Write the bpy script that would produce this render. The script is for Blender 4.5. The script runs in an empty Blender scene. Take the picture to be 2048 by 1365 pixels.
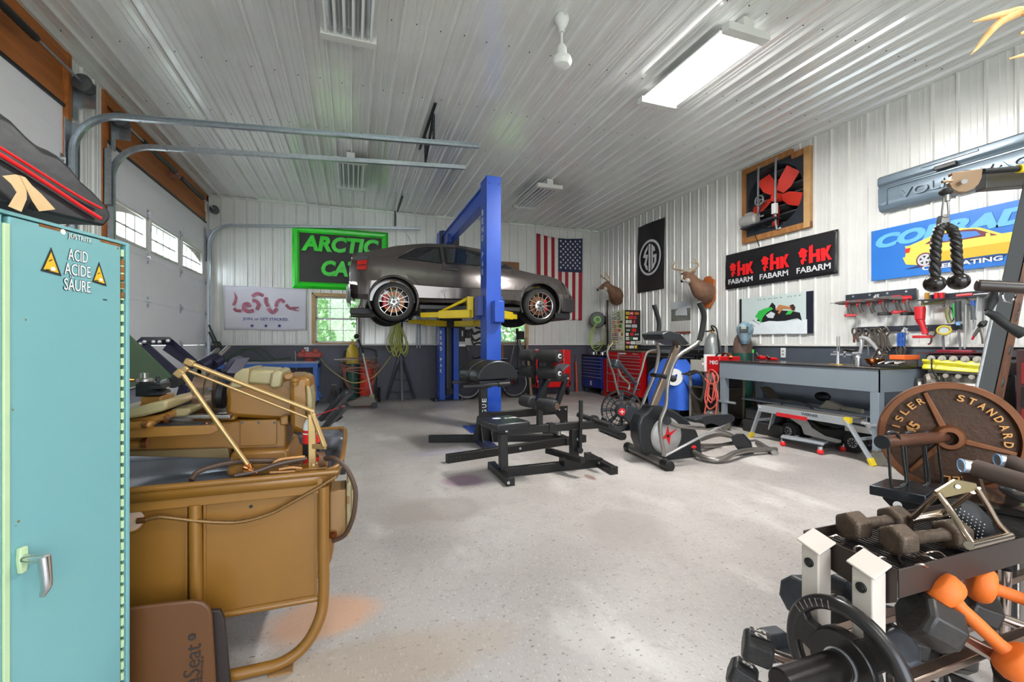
import bpy, bmesh, math, random
from mathutils import Vector as V, Matrix as M
from math import sin, cos, pi, radians as R, atan2, sqrt
random.seed(7)
S = bpy.context.scene; COL = S.collection
# ---- camera: level lens 1.25 m above the floor, turned 19.5 degrees right of the room's long axis
FPX = 896.0; TH = math.atan(317/896); cT, sT = cos(TH), sin(TH); EYE = 1.25
cam = bpy.data.cameras.new('camera'); co = bpy.data.objects.new('camera', cam); COL.objects.link(co)
cam.sensor_width = 36; cam.lens = 36*FPX/2048; cam.shift_y = 5.5/2048; cam.clip_start = .02
co.location = (0, 0, EYE); co.rotation_euler = (pi/2, 0, -TH); S.camera = co
# ---- room size (metres): back wall, side walls, ceiling
YB, XL, XR, ZC, YF = 10.5, -2.73, 6.2, 4.25, -3.2
# ---- world, exposure
S.view_settings.view_transform = 'Standard'; S.view_settings.look = 'None'; S.view_settings.gamma = 1; S.view_settings.use_curve_mapping = False
S.view_settings.exposure = 0.45
W = bpy.data.worlds.new('sky'); S.world = W; W.use_nodes = True
wn = W.node_tree; bg = wn.nodes['Background']
sky = wn.nodes.new('ShaderNodeTexSky'); sky.sky_type = 'NISHITA'; sky.sun_disc = False; sky.sun_elevation = R(50); sky.sun_rotation = R(250)
mixw = wn.nodes.new('ShaderNodeMixRGB'); mixw.inputs[0].default_value = .75; mixw.inputs[2].default_value = (.85, .9, 1, 1)
sm = wn.nodes.new('ShaderNodeVectorMath'); sm.operation = 'SCALE'; sm.inputs[3].default_value = .35
wn.links.new(sky.outputs[0], sm.inputs[0]); wn.links.new(sm.outputs[0], mixw.inputs[1]); wn.links.new(mixw.outputs[0], bg.inputs[0])
bg.inputs[1].default_value = 3.0
def area(name, loc, rot, sx, sy, power, col=(1, 1, 1), spread=pi):
    l = bpy.data.lights.new(name, 'AREA'); l.shape = 'RECTANGLE'; l.size = sx; l.size_y = sy; l.energy = power; l.color = col; l.spread = spread
    o = bpy.data.objects.new(name, l); COL.objects.link(o); o.location = loc; o.rotation_euler = rot; return o
# fill light added at an invented open door behind the camera, and the lamp rows (same tube fixtures as in view)
area('added_door_fill', (1.2, YF+.05, 1.9), (R(82), 0, 0), 4.6, 3.4, 90, (.93, .96, 1))
LAMPS = [(-.04, 3.8, 0), (3.4, 3.8, 1), (-.04, 8.07, 0), (3.35, 8.07, 0), (-.04, -.9, 1), (3.4, -.9, 1)]  # the two lit fixtures behind the camera are added to brighten the room
for lx, ly, on in LAMPS:
    if on: area('lamp_tubes', (lx, ly, 4.035), (0, 0, 0), .36, 1.2, 150 if ly > 0 else (14 if lx < 1 else 34), (1, .98, .95))
# daylight falling through the door windows and back windows
area('window_light', (XL-.25, 8.3, 2.78), (0, R(-78), 0), .4, 3.4, 250, (.80, .88, 1))

# ================= helpers =================
def dirpx(x): a = (x-1024)/FPX; return sT+a*cT, cT-a*sT
def onZ(x, y, z=0.0): t = (EYE-z)*FPX/(y-688); a = dirpx(x); return V((a[0]*t, a[1]*t, z))
def onX(x, y, X=XR): a = dirpx(x); t = X/a[0]; return V((X, a[1]*t, EYE-t*(y-688)/FPX))
def onY(x, y, Y=YB): a = dirpx(x); t = Y/a[1]; return V((a[0]*t, Y, EYE-t*(y-688)/FPX))
def at(x, y, t): a = dirpx(x); return V((a[0]*t, a[1]*t, EYE-t*(y-688)/FPX))
X3, Y3, Z3 = V((1, 0, 0)), V((0, 1, 0)), V((0, 0, 1))
def v(*a): return V(a)
def lin(h):
    h = h.lstrip('#'); return tuple(((c/12.92) if c <= .04045 else ((c+.055)/1.055)**2.4) for c in (int(h[i:i+2], 16)/255 for i in (0, 2, 4)))+(1,)
MC = {}
def mat(name, col, rough=.5, metal=0, col2=None, scale=8, amt=.5, bump=0, bscale=60, emit=0, coat=0, trans=0, alpha=1, stretch=None, detail=4, spec=.5):
    if name in MC: return MC[name]
    m = bpy.data.materials.new(name); m.use_nodes = True; n = m.node_tree.nodes; L = m.node_tree.links.new; b = n['Principled BSDF']
    c = lin(col) if isinstance(col, str) else col
    b.inputs['Base Color'].default_value = c; b.inputs['Roughness'].default_value = rough; b.inputs['Metallic'].default_value = metal
    b.inputs['Coat Weight'].default_value = coat; b.inputs['Transmission Weight'].default_value = trans; b.inputs['Alpha'].default_value = alpha; b.inputs['Specular IOR Level'].default_value = spec
    if coat: b.inputs['Coat Roughness'].default_value = .05
    if emit: b.inputs['Emission Color'].default_value = c; b.inputs['Emission Strength'].default_value = emit
    elif not trans:
        tc = n.new('ShaderNodeTexCoord'); mp = n.new('ShaderNodeMapping'); L(tc.outputs['Object'], mp.inputs[0])
        if stretch: mp.inputs['Scale'].default_value = stretch
        no = n.new('ShaderNodeTexNoise'); no.inputs['Scale'].default_value = scale; no.inputs['Detail'].default_value = detail; no.inputs['Roughness'].default_value = .62
        L(mp.outputs[0], no.inputs['Vector'])
        c2 = (lin(col2) if isinstance(col2, str) else col2) if col2 else tuple(x*.8 for x in c[:3])+(1,)
        mx = n.new('ShaderNodeMixRGB'); mx.inputs[1].default_value = c; mx.inputs[2].default_value = c2
        rp = n.new('ShaderNodeMapRange'); rp.inputs[1].default_value = .35; rp.inputs[2].default_value = .75; rp.inputs[4].default_value = amt
        L(no.outputs['Fac'], rp.inputs[0]); L(rp.outputs[0], mx.inputs[0]); L(mx.outputs[0], b.inputs['Base Color'])
        if bump:
            nb = n.new('ShaderNodeTexNoise'); nb.inputs['Scale'].default_value = bscale; nb.inputs['Detail'].default_value = 3; L(tc.outputs['Object'], nb.inputs['Vector'])
            bp = n.new('ShaderNodeBump'); bp.inputs['Strength'].default_value = bump; bp.inputs['Distance'].default_value = .01; L(nb.outputs['Fac'], bp.inputs['Height']); L(bp.outputs[0], b.inputs['Normal'])
    MC[name] = m; return m

class MB:
    def __init__(s): s.b = bmesh.new(); s.mi = 0
    def _f(s, vs):
        try: f = s.b.faces.new(vs); f.material_index = s.mi; return f
        except ValueError: return None
    def poly(s, pts): s._f([s.b.verts.new(p) for p in pts]); return s
    def prism(s, pts, vec):
        vec = V(vec); a = [s.b.verts.new(p) for p in pts]; c = [s.b.verts.new(V(p)+vec) for p in pts]; n = len(a)
        s._f(a[::-1]); s._f(c)
        for i in range(n): s._f([a[i], a[(i+1) % n], c[(i+1) % n], c[i]])
        return s
    def box(s, c, d, rz=0, rx=0, ry=0, m=None):
        if m is None: m = M.Rotation(rz, 3, 'Z') @ M.Rotation(ry, 3, 'Y') @ M.Rotation(rx, 3, 'X')
        c = V(c); hx, hy, hz = (x/2 for x in d)
        p = [c+m @ V((i*hx, j*hy, k*hz)) for i in (-1, 1) for j in (-1, 1) for k in (-1, 1)]
        q = [s.b.verts.new(x) for x in p]
        for f in ((0, 1, 3, 2), (4, 6, 7, 5), (0, 4, 5, 1), (2, 3, 7, 6), (0, 2, 6, 4), (1, 5, 7, 3)): s._f([q[i] for i in f])
        return s
    def bb(s, x0, x1, y0, y1, z0, z1): return s.box(((x0+x1)/2, (y0+y1)/2, (z0+z1)/2), (abs(x1-x0), abs(y1-y0), abs(z1-z0)))
    def bar(s, a, b, w, h=None, up=None):      # rectangular bar from a to b
        a, b = V(a), V(b); h = h or w; d = b-a; z = d.normalized(); u = V(up) if up else (Z3 if abs(z.z) < .95 else X3)
        x = z.cross(u).normalized(); y = x.cross(z).normalized(); m = M((x, y, z)).transposed()
        return s.box((a+b)/2, (w, h, d.length), m=m)
    def ring(s, c, x, y, r, n): return [s.b.verts.new(c+x*(r*cos(2*pi*i/n))+y*(r*sin(2*pi*i/n))) for i in range(n)]
    def cyl(s, a, b, r, r2=None, n=16, caps=True):
        return s.lathe([(r, 0), (r if r2 is None else r2, 1)], a, b, n, caps)
    def lathe(s, prof, a, b, n=20, caps=True):   # profile of (radius, fraction along a-b)
        a, b = V(a), V(b); d = b-a; z = d.normalized(); u = Z3 if abs(z.z) < .9 else X3; x = z.cross(u).normalized(); y = z.cross(x)
        rs = [s.ring(a+d*t, x, y, max(r, 1e-4), n) for r, t in prof]
        for p, q in zip(rs, rs[1:]):
            for i in range(n): s._f([p[i], p[(i+1) % n], q[(i+1) % n], q[i]])
        if caps: s._f(rs[0][::-1]); s._f(rs[-1])
        return s
    def tube(s, pts, r, n=8, sub=4, closed=False):
        pts = [V(p) for p in pts]
        if sub > 1 and len(pts) > 2:
            o = []; N = len(pts); rr = r if isinstance(r, (list, tuple)) else None; ro = []
            for i in range(N if closed else N-1):
                p0 = pts[(i-1) % N] if closed or i else pts[0]*2-pts[1]; p1 = pts[i]; p2 = pts[(i+1) % N]; p3 = pts[(i+2) % N] if closed or i+2 < N else p2*2-p1
                for k in range(sub):
                    t = k/sub; o.append(.5*((2*p1)+(p2-p0)*t+(2*p0-5*p1+4*p2-p3)*t*t+(3*p1-p0-3*p2+p3)*t**3))
                    if rr: ro.append(rr[i]*(1-t)+rr[(i+1) % N]*t)
            if not closed: o.append(pts[-1]); rr and ro.append(rr[-1])
            pts = o; r = ro if rr else r
        N = len(pts); rad = (lambda i: r[i]) if isinstance(r, (list, tuple)) else (lambda i: r)
        u = None; rs = []
        for i in range(N):
            if closed: d = (pts[(i+1) % N]-pts[i-1])
            else: d = pts[min(i+1, N-1)]-pts[max(i-1, 0)]
            if d.length < 1e-9: d = Z3
            d = d.normalized()
            if u is None: u = d.cross(Z3 if abs(d.z) < .9 else X3).normalized()
            else:
                u = (u-d*u.dot(d)); u = u.normalized() if u.length > 1e-6 else d.cross(X3).normalized()
            rs.append(s.ring(pts[i], u, d.cross(u), rad(i), n))
        for a in range(N if closed else N-1):
            p, q = rs[a], rs[(a+1) % N]
            for i in range(n): s._f([p[i], p[(i+1) % n], q[(i+1) % n], q[i]])
        if not closed: s._f(rs[0][::-1]); s._f(rs[-1])
        return s
    def ball(s, c, r, n=16, k=10, m=None, half=0):
        r = (r, r, r) if not isinstance(r, (list, tuple)) else r; c = V(c); m = m or M.Identity(3); rows = []
        for j in range(k+1):
            a = -pi/2+pi*j/k
            if half and a < 0: continue
            rows.append([s.b.verts.new(c+m @ V((r[0]*max(cos(a), 1e-3)*cos(2*pi*i/n), r[1]*max(cos(a), 1e-3)*sin(2*pi*i/n), r[2]*sin(a)))) for i in range(n)])
        for p, q in zip(rows, rows[1:]):
            for i in range(n): s._f([p[i], p[(i+1) % n], q[(i+1) % n], q[i]])
        s._f(rows[0][::-1]); s._f(rows[-1]); return s
    def loft(s, rings, caps=True, closed=True):
        rs = [[s.b.verts.new(p) for p in r] for r in rings]; n = len(rs[0])
        for p, q in zip(rs, rs[1:]):
            for i in range(n if closed else n-1): s._f([p[i], p[(i+1) % n], q[(i+1) % n], q[i]])
        if caps and closed: s._f(rs[0][::-1]); s._f(rs[-1])
        return s
    def sheet(s, fn, nu, nv, mf=None):
        g = [[s.b.verts.new(fn(i/nu, j/nv)) for i in range(nu+1)] for j in range(nv+1)]
        for j in range(nv):
            for i in range(nu):
                f = s._f([g[j][i], g[j][i+1], g[j+1][i+1], g[j+1][i]])
                if f and mf: f.material_index = mf((i+.5)/nu, (j+.5)/nv)
        return s
    def add(s, other): # merge another MB
        me = bpy.data.meshes.new('t'); other.b.to_mesh(me); s.b.from_mesh(me); bpy.data.meshes.remove(me); return s
WM = {}
def wm(o): return WM.get(o.name, M.Identity(4))
def part(name, mb, m, parent=None, bevel=0, smooth=35, kind=None, label=None, solid=0):
    me = bpy.data.meshes.new(name)
    bmesh.ops.recalc_face_normals(mb.b, faces=mb.b.faces[:])
    mb.b.to_mesh(me); mb.b.free()
    for x in (m if isinstance(m, (list, tuple)) else [m]): me.materials.append(x)
    if smooth:
        for p in me.polygons: p.use_smooth = True
        me.set_sharp_from_angle(angle=R(smooth))
    o = bpy.data.objects.new(name, me); COL.objects.link(o)
    if parent: me.transform(wm(parent).inverted()); o.parent = parent; WM[o.name] = wm(parent)
    if bevel:
        b = o.modifiers.new('bevel', 'BEVEL'); b.width = bevel; b.segments = 2; b.limit_method = 'ANGLE'; b.angle_limit = R(40)
    if solid: so = o.modifiers.new('solid', 'SOLIDIFY'); so.thickness = solid; so.offset = 0
    if kind: o['kind'] = kind
    if label: o['label'] = label
    return o
def tag(o, label=None, cat=None, group=None, kind=None):
    if label: o['label'] = label
    if cat: o['category'] = cat
    if group: o['group'] = group
    if kind: o['kind'] = kind
    return o
def thing(name, label, cat, loc=(0, 0, 0), rz=0, group=None, kind=None):
    o = bpy.data.objects.new(name, None); COL.objects.link(o); o.location = loc; o.rotation_euler = (0, 0, rz); o.empty_display_size = .1
    WM[o.name] = M.Translation(V(loc)) @ M.Rotation(rz, 4, 'Z'); return tag(o, label, cat, group, kind)
def solo(name, mb, m, label, cat, group=None, **k):
    o = part(name, mb, m, **k); c = [V(x) for x in o.bound_box]; lo = min(p.z for p in c); ce = sum(c, V((0, 0, 0)))/8; ce.z = lo
    o.data.transform(M.Translation(-ce)); o.location = ce; WM[o.name] = M.Translation(ce); return tag(o, label, cat, group)
def struct(name, mb, m, parent=None, **k):
    o = part(name, mb, m, parent, **k)
    if not parent: o['kind'] = 'structure'
    return o
def dup(root, loc=None, rz=None, label=None, group=None):
    r = root.copy(); COL.objects.link(r)
    if loc is not None: r.location = loc
    if rz is not None: r.rotation_euler = (0, 0, rz)
    if label: r['label'] = label
    if group: r['group'] = group
    for ch in [c for c in COL.objects if c.parent == root]:
        c = ch.copy(); COL.objects.link(c); c.parent = r
        for g in [q for q in COL.objects if q.parent == ch]: d = g.copy(); COL.objects.link(d); d.parent = c
    return r
TX = {}
def txt(s, w=None, h=None, bold=.0, ext=.001, shear=0):   # lettering as flat geometry: list of (verts, faces) in the XY plane, centred, scaled to w x h
    key = (s, bold, shear)
    if key not in TX:
        cu = bpy.data.curves.new('t', 'FONT'); cu.body = s; cu.size = 1; cu.offset = bold; cu.shear = shear; cu.extrude = .5; cu.resolution_u = 3
        o = bpy.data.objects.new('t', cu); COL.objects.link(o); dg = bpy.context.evaluated_depsgraph_get(); dg.update()
        me = bpy.data.meshes.new_from_object(o.evaluated_get(dg)); vs = [x.co.copy() for x in me.vertices]; fs = [tuple(p.vertices) for p in me.polygons]
        bpy.data.objects.remove(o); bpy.data.curves.remove(cu); bpy.data.meshes.remove(me); TX[key] = (vs, fs)
    vs, fs = TX[key]; x0 = min(p.x for p in vs); x1 = max(p.x for p in vs); y0 = min(p.y for p in vs); y1 = max(p.y for p in vs)
    sc = (w/(x1-x0)) if w else None; sy = (h/(y1-y0)) if h else sc; sc = sc or sy
    return [V(((p.x-(x0+x1)/2)*sc, (p.y-(y0+y1)/2)*sy, (p.z+.5)*ext)) for p in vs], fs
def put_txt(mb, s, c, ux, uy, w=None, h=None, bold=0, ext=.001, shear=0, warp=None):
    vs, fs = txt(s, w, h, bold, ext, shear); c = V(c); ux = V(ux).normalized(); uy = V(uy).normalized(); nz = ux.cross(uy)
    q = [mb.b.verts.new(warp(p) if warp else c+ux*p.x+uy*p.y+nz*p.z) for p in vs]
    for f in fs: mb._f([q[i] for i in f])
    return mb
# ================= materials =================
steel_white = mat('white_painted_steel', '#dededa', .27, .12, '#cbcbc6', 3, .4, coat=.15)
ceil_white = mat('ceiling_steel', '#ebebe9', .2, .12, '#dadad8', 2, .5, coat=.25)
wain = mat('wainscot_paint', '#54535f', .55, 0, '#46444c', 4, .6)
trimw = mat('white_trim', '#d8d6d0', .5)
doorw = mat('garage_door_white', '#ececee', .5, 0, '#e0e0e4', 2, .4)
galv = mat('galvanised_steel', '#b4bac0', .32, .85, '#8d949c', 25, .7)
dkmetal = mat('dark_steel', '#2b2b2e', .45, .5, '#1d1d1f', 20, .5)
blk = mat('black_paint', '#161616', .4, .1, '#222222', 12, .5)
blksat = mat('satin_black_steel', '#1a1919', .38, .2, '#2a2826', 20, .4, bump=.05, bscale=200)
rubber = mat('black_rubber', '#191919', .7, 0, '#2b2a29', 20, .6, bump=.08, bscale=120)
vinyl = mat('black_vinyl', '#1d1f22', .33, 0, '#15171a', 6, .5)
chrome = mat('chrome', '#d0d0d0', .12, 1, '#b0b0b0', 30, .3)
steel = mat('bare_steel', '#9a9894', .3, .9, '#77736c', 30, .6)
alum = mat('aluminium', '#c9cacb', .3, .75, '#a9abae', 40, .5)
woodh = mat('header_lumber', '#b26a2c', .6, 0, '#7c4419', 1.6, .8, stretch=(6, .6, 9), detail=8, bump=.1)
woodf = mat('pale_lumber', '#a8743f', .6, 0, '#74481f', 3, .8, stretch=(6, 6, 1), detail=7)
blue = mat('lift_blue', '#154bb4', .35, .1, '#113f98', 3, .5, coat=.3)
yellow = mat('lift_yellow', '#e3c620', .45, 0, '#c7a818', 4, .5)
red = mat('red_enamel', '#c01018', .3, 0, '#a00d14', 5, .5, coat=.3)
white = mat('white_plastic', '#e2e2e0', .4)
bluedk = mat('chest_blue', '#1b2f86', .3, 0, '#15246c', 5, .4, coat=.4)
teal = mat('cabinet_teal', '#6ca1a6', .45, 0, '#78a7a2', 2.2, .6, bump=.03, bscale=30)
rust = mat('rust', '#8c5a22', .8, 0, '#5e3414', 60, .9, bump=.2)
tan = mat('machine_tan', '#875c20', .36, .05, '#744d19', 3, .6, coat=.12, bump=.02, bscale=40)
glass = mat('window_glass', (.95, .98, .97, 1), .02, 0, trans=1)
print('lib ok')
# ================= room shell =================
m = mat('concrete', '#b5afab', .42, 0, '#989088', .9, .8, bump=.12, bscale=70, detail=9, stretch=(1, 1, 1))
nt = m.node_tree; n = nt.nodes; b = n['Principled BSDF']; tc = n.new('ShaderNodeTexCoord')
prev = b.inputs['Base Color'].links[0].from_socket
def layer(prev, sc, lo, hi, col, amt, stretch=(1, 1, 1), det=6, kind='NOISE'):
    mp = n.new('ShaderNodeMapping'); mp.inputs['Scale'].default_value = stretch; nt.links.new(tc.outputs['Object'], mp.inputs[0])
    t = n.new('ShaderNodeTexNoise'); t.inputs['Scale'].default_value = sc; t.inputs['Detail'].default_value = det; nt.links.new(mp.outputs[0], t.inputs['Vector'])
    r = n.new('ShaderNodeMapRange'); r.inputs[1].default_value = lo; r.inputs[2].default_value = hi; r.inputs[4].default_value = amt; nt.links.new(t.outputs['Fac'], r.inputs[0])
    x = n.new('ShaderNodeMixRGB'); x.inputs[2].default_value = lin(col); nt.links.new(r.outputs[0], x.inputs[0]); nt.links.new(prev, x.inputs[1]); return x.outputs[0]
prev = layer(prev, .5, .47, .62, '#8f8985', .75); prev = layer(prev, 3.2, .52, .66, '#a09994', .6)
prev = layer(prev, 1.3, .56, .7, '#cfcbc6', .6, (1.6, .7, 1))
prev = layer(prev, 14, .58, .68, '#857d74', .3)
prev = layer(prev, 60, .6, .7, '#d8d2cb', .4, (2.2, .5, 1), 2)
prev = layer(prev, 38, .64, .70, '#544c45', .7, (1, 1.6, 1), 2)
def stain(prev, x, y, rx, ry, col, amt):   # oil and paint stains that lie on the slab
    mp = n.new('ShaderNodeMapping'); mp.vector_type = 'POINT'; mp.inputs['Location'].default_value = (-x/rx, -y/ry, 0); mp.inputs['Scale'].default_value = (1/rx, 1/ry, 0); nt.links.new(tc.outputs['Object'], mp.inputs[0])
    w = n.new('ShaderNodeTexNoise'); w.inputs['Scale'].default_value = 2.3; nt.links.new(tc.outputs['Object'], w.inputs['Vector'])
    g = n.new('ShaderNodeVectorMath'); g.operation = 'LENGTH'; nt.links.new(mp.outputs[0], g.inputs[0])
    a = n.new('ShaderNodeMath'); a.operation = 'ADD'; nt.links.new(g.outputs['Value'], a.inputs[0]); nt.links.new(w.outputs['Fac'], a.inputs[1])
    r = n.new('ShaderNodeMapRange'); r.inputs[1].default_value = 1.45; r.inputs[2].default_value = 1.1; r.inputs[4].default_value = amt; nt.links.new(a.outputs[0], r.inputs[0])
    q = n.new('ShaderNodeMixRGB'); q.inputs[2].default_value = lin(col); nt.links.new(r.outputs[0], q.inputs[0]); nt.links.new(prev, q.inputs[1]); return q.outputs[0]
for px, py, rx, ry, c, am in [(930, 962, .24, .22, '#8a6f80', .8), (860, 1020, .6, .3, '#908880', .6), (1260, 1060, .35, .4, '#99918a', .55), (640, 1240, .3, .2, '#c59a7c', .8), (880, 905, .5, .2, '#8d8fa8', .4), (900, 800, .3, .15, '#6f6c70', .5), (1180, 955, .05, .12, '#7a5b52', .8), (1270, 815, .3, .15, '#5f5a58', .6), (690, 1340, .9, .2, '#a08b72', .4)]:
    p = onZ(px, py); prev = stain(prev, p.x, p.y, rx, ry, c, am)
nt.links.new(prev, b.inputs['Base Color'])
struct('floor', MB().bb(XL-.3, XR+.3, YF-.3, YB+.3, -.15, 0), m, smooth=0)

RIB = [(0, 0), (.075, 0), (.077, .004), (.086, .004), (.088, 0), (.128, 0), (.130, .004), (.139, .004), (.141, 0), (.188, 0), (.2, .019), (.217, .019), (.2286, 0)]
def ribsheet(u0, w, fn, z0, z1, holes=()):  # fn(u, d, z) -> point; real ribs, one mesh per sheet
    prof = []; k = 0
    while k*.2286 < w-1e-6:
        prof += [(u0+k*.2286+a, d) for a, d in RIB[:-1]]; k += 1
    prof.append((u0+k*.2286, 0)); us = sorted({h[i] for h in holes for i in (0, 1) if u0 < h[i] < u0+w})
    for q in us:
        for i in range(len(prof)-1):
            if prof[i][0] < q < prof[i+1][0]: prof.insert(i+1, (q, prof[i][1]+(prof[i+1][1]-prof[i][1])*(q-prof[i][0])/(prof[i+1][0]-prof[i][0]))); break
    mb = MB()
    for (a, d), (c, e) in zip(prof, prof[1:]):
        if a >= u0+w-1e-6: break
        mid = (a+c)/2; iv = [(z0, z1)]
        for h in holes:
            if h[0] <= mid <= h[1]:
                nv = []
                for lo, hi in iv:
                    if h[2] > lo: nv.append((lo, min(hi, h[2])))
                    if h[3] < hi: nv.append((max(lo, h[3]), hi))
                iv = nv
        for lo, hi in iv:
            if hi > lo: mb.poly([fn(a, d, lo), fn(c, e, lo), fn(c, e, hi), fn(a, d, hi)])
    return mb
SW = .9144
# ceiling: sheets with their ribs running towards the back wall
ce = struct('ceiling', MB().bb(XL-.3, XR+.3, YF-.3, YB+.3, ZC+.03, ZC+.1), ceil_white, smooth=0)
k = 0; x = XL-.02
while x < XR:
    w = min(SW, XR+.02-x); part('panel', ribsheet(x, w, lambda u, d, z: v(u, z, ZC-d*1.75+.004*(k % 2)), YF, YB), ceil_white, ce, smooth=25); x += SW; k += 1
sc = MB()
for yy in [.6+1.22*i for i in range(9)]:
    for i in range(39):
        sc.cyl((XL+.09+i*.2286, yy+(i % 2)*.02, ZC), (XL+.09+i*.2286, yy+(i % 2)*.02, ZC-.006), .006, n=6)
part('screw_heads', sc, dkmetal, ce, kind='stuff')
# back wall
W1 = (-.80, .115, 1.262, 2.30); W2 = (3.18, 4.10, 1.262, 2.30); ZW = 1.235
bw = struct('wall_back', MB().bb(XL-.2, XR+.2, YB, YB+.03, 0, ZW), wain, smooth=0)
x = XL
while x < XR:
    w = min(SW, XR-x); part('panel', ribsheet(x, w, lambda u, d, z: v(u, YB-d, z), ZW, ZC, [W1, W2]), steel_white, bw, smooth=25); x += SW
struct('trim_1', MB().bb(XL, XR, YB-.03, YB, ZW-.02, ZW+.012), trimw)
struct('trim_2', MB().bb(XL, XR, YB-.04, YB-.001, ZC-.045, ZC-.02), steel_white)
# right wall, with the opening of the exhaust fan
FANH = (4.70, 5.72, 3.0, 4.1)
rw = struct('wall_right', MB().bb(XR, XR+.03, YF, YB, 0, ZW), mat('wainscot_paint_right', '#4d535c', .5, 0, '#41464e', 4, .6), smooth=0)
y = YB
while y > YF:
    w = min(SW, y-YF); y0 = y
    part('panel', ribsheet(YB-y, w, lambda u, d, z: v(XR-d, YB-u, z), ZW, ZC, [(YB-FANH[1], YB-FANH[0], FANH[2], FANH[3])]), steel_white, rw, smooth=25); y -= SW
struct('trim_3', MB().bb(XR-.03, XR, YF, YB, ZW-.02, ZW+.012), trimw)
struct('trim_4', MB().bb(XR-.045, XR-.001, YF, YB, ZC-.05, ZC-.022), steel_white)
# front wall behind the camera with a door opening added to let daylight in
fw = MB(); fw.bb(XL-.2, -1.2, YF-.1, YF, 0, ZC).bb(3.6, XR+.2, YF-.1, YF, 0, ZC).bb(-1.2, 3.6, YF-.1, YF, 3.66, ZC); struct('wall_front', fw, steel_white, smooth=0)
# left wall: posts, lumber headers and the two overhead doors
D2 = (6.56, 10.35); D1 = (1.95, 5.74)
lw = MB().bb(XL-.12, XL, YF, D1[0], 0, ZC).bb(XL-.12, XL-.02, D1[1]+.03, D2[0]-.03, 0, ZC).bb(XL-.12, XL, D2[1], YB, 0, ZC).bb(XL-.14, XL-.12, YF, YB, 3.6, ZC)
wl = struct('wall_left', lw, steel_white, smooth=0)
for y0, y1 in (D1, D2):
    for z0, z1, dx in ((3.66, 3.86, .0), (3.865, 4.06, -.015), (4.065, 4.2, .02)):
        part('header_board', MB().bb(XL-.1, XL-.02+dx, y0-.04, y1+.1, z0, z1), woodh, wl, bevel=.004)
for yy in (5.80, 6.50): part('jamb_board', MB().bb(XL-.1, XL+.01, yy-.035, yy+.035, 0, 4.2), woodh, wl, bevel=.003)
part('panel', ribsheet(5.84, .62, lambda u, d, z: v(XL-.015+d, u, z), 0, 4.22), steel_white, wl, smooth=25)
part('edge_trim', MB().bb(XL-.02, XL+.03, YF, YB, ZC-.05, ZC), steel_white, wl)
winw = mat('door_window_frame', '#cfcfc4', .5)
def garage(name, y0, y1, wins):
    rows = [0, .61, 1.225, 1.84, 2.455, 3.075, 3.66]; D = None
    for i in range(6):
        hs = wins if i == 4 else []; mb = MB(); z0, z1 = rows[i]+.003, rows[i+1]-.003; ys = [y0]+[q for h in hs for q in h[:2]]+[y1]
        X0, X1 = XL-.07, XL-.02
        if hs:
            a, bq = z0+.13, z1-.08
            mb.bb(X0, X1, y0, y1, z0, a).bb(X0, X1, y0, y1, bq, z1)
            for q in range(0, len(ys), 2): mb.bb(X0, X1, ys[q], ys[q+1], a, bq)
        else: mb.bb(X0, X1, y0, y1, z0, z1)
        if D is None: D = tag(part(name, mb, doorw, bevel=.003), kind='structure')
        else: part('section', mb, doorw, D, bevel=.003)
        for h in hs:
            fr = MB(); a, bq = z0+.13, z1-.08; X1f = X1+.018
            for q in ((h[0]-.03, h[1]+.03, a-.03, a), (h[0]-.03, h[1]+.03, bq, bq+.03), (h[0]-.03, h[0], a, bq), (h[1], h[1]+.03, a, bq)): fr.bb(X1-.005, X1f, *q)
            n_ = 4; w_ = (h[1]-h[0])
            for q in range(1, n_): fr.bb(X1-.03, X1-.012, h[0]+w_*q/n_-.014, h[0]+w_*q/n_+.014, a, bq)
            fr.bb(X1-.03, X1-.012, h[0], h[1], (a+bq)/2-.035, (a+bq)/2-.01)
            # arched top infill
            arc = []
            for q in range(13):
                s_ = q/12; yy = h[0]+w_*s_
                zz = bq-.02-.17*((1-s_)**2.2 if h[2] < 0 else s_**2.2) if h[2] else bq-.02
                arc.append((yy, zz))
            fr.prism([v(X1-.035, yy, zz) for yy, zz in arc]+[v(X1-.035, h[1], bq), v(X1-.035, h[0], bq)], (.02, 0, 0))
            fo = part('window_frame', fr, winw, D); part('pane', MB().bb(X0+.01, X0+.015, h[0], h[1], a, bq), glass, fo, smooth=0)
        # groove lines of the embossed skin
        gr = MB()
        for q in range(1, 4):
            zz = z0+(z1-z0)*q/4
            if not hs: gr.bb(X1, X1+.0015, y0, y1, zz-.003, zz+.003)
        if not hs: part('embossed_line', gr, doorw, D, kind='stuff')
    for zz in rows[1:-1]:
        for yy in [y0+.03, y0+1.14, y0+2.41, y1-.03]:
            hb = MB().bb(XL-.021, XL-.012, yy-.02, yy+.02, zz-.075, zz+.075).prism([v(XL-.012, yy-.03, zz-.03), v(XL+.02, yy, zz-.02), v(XL-.012, yy+.03, zz-.03)], (0, 0, .06)).cyl((XL, yy-.04, zz), (XL, yy+.04, zz), .012, n=8)
            part('hinge', hb, galv, D)
    part('top_seal', MB().bb(XL-.1, XL+.0, y0, y1, 3.63, 3.66), dkmetal, D)
    return D
garage('door_1', D2[0], D2[1], [(6.58, 7.60, -1), (7.80, 8.80, 0), (9.05, 10.07, 1)])
garage('door_2', D1[0], D1[1], [])
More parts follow.
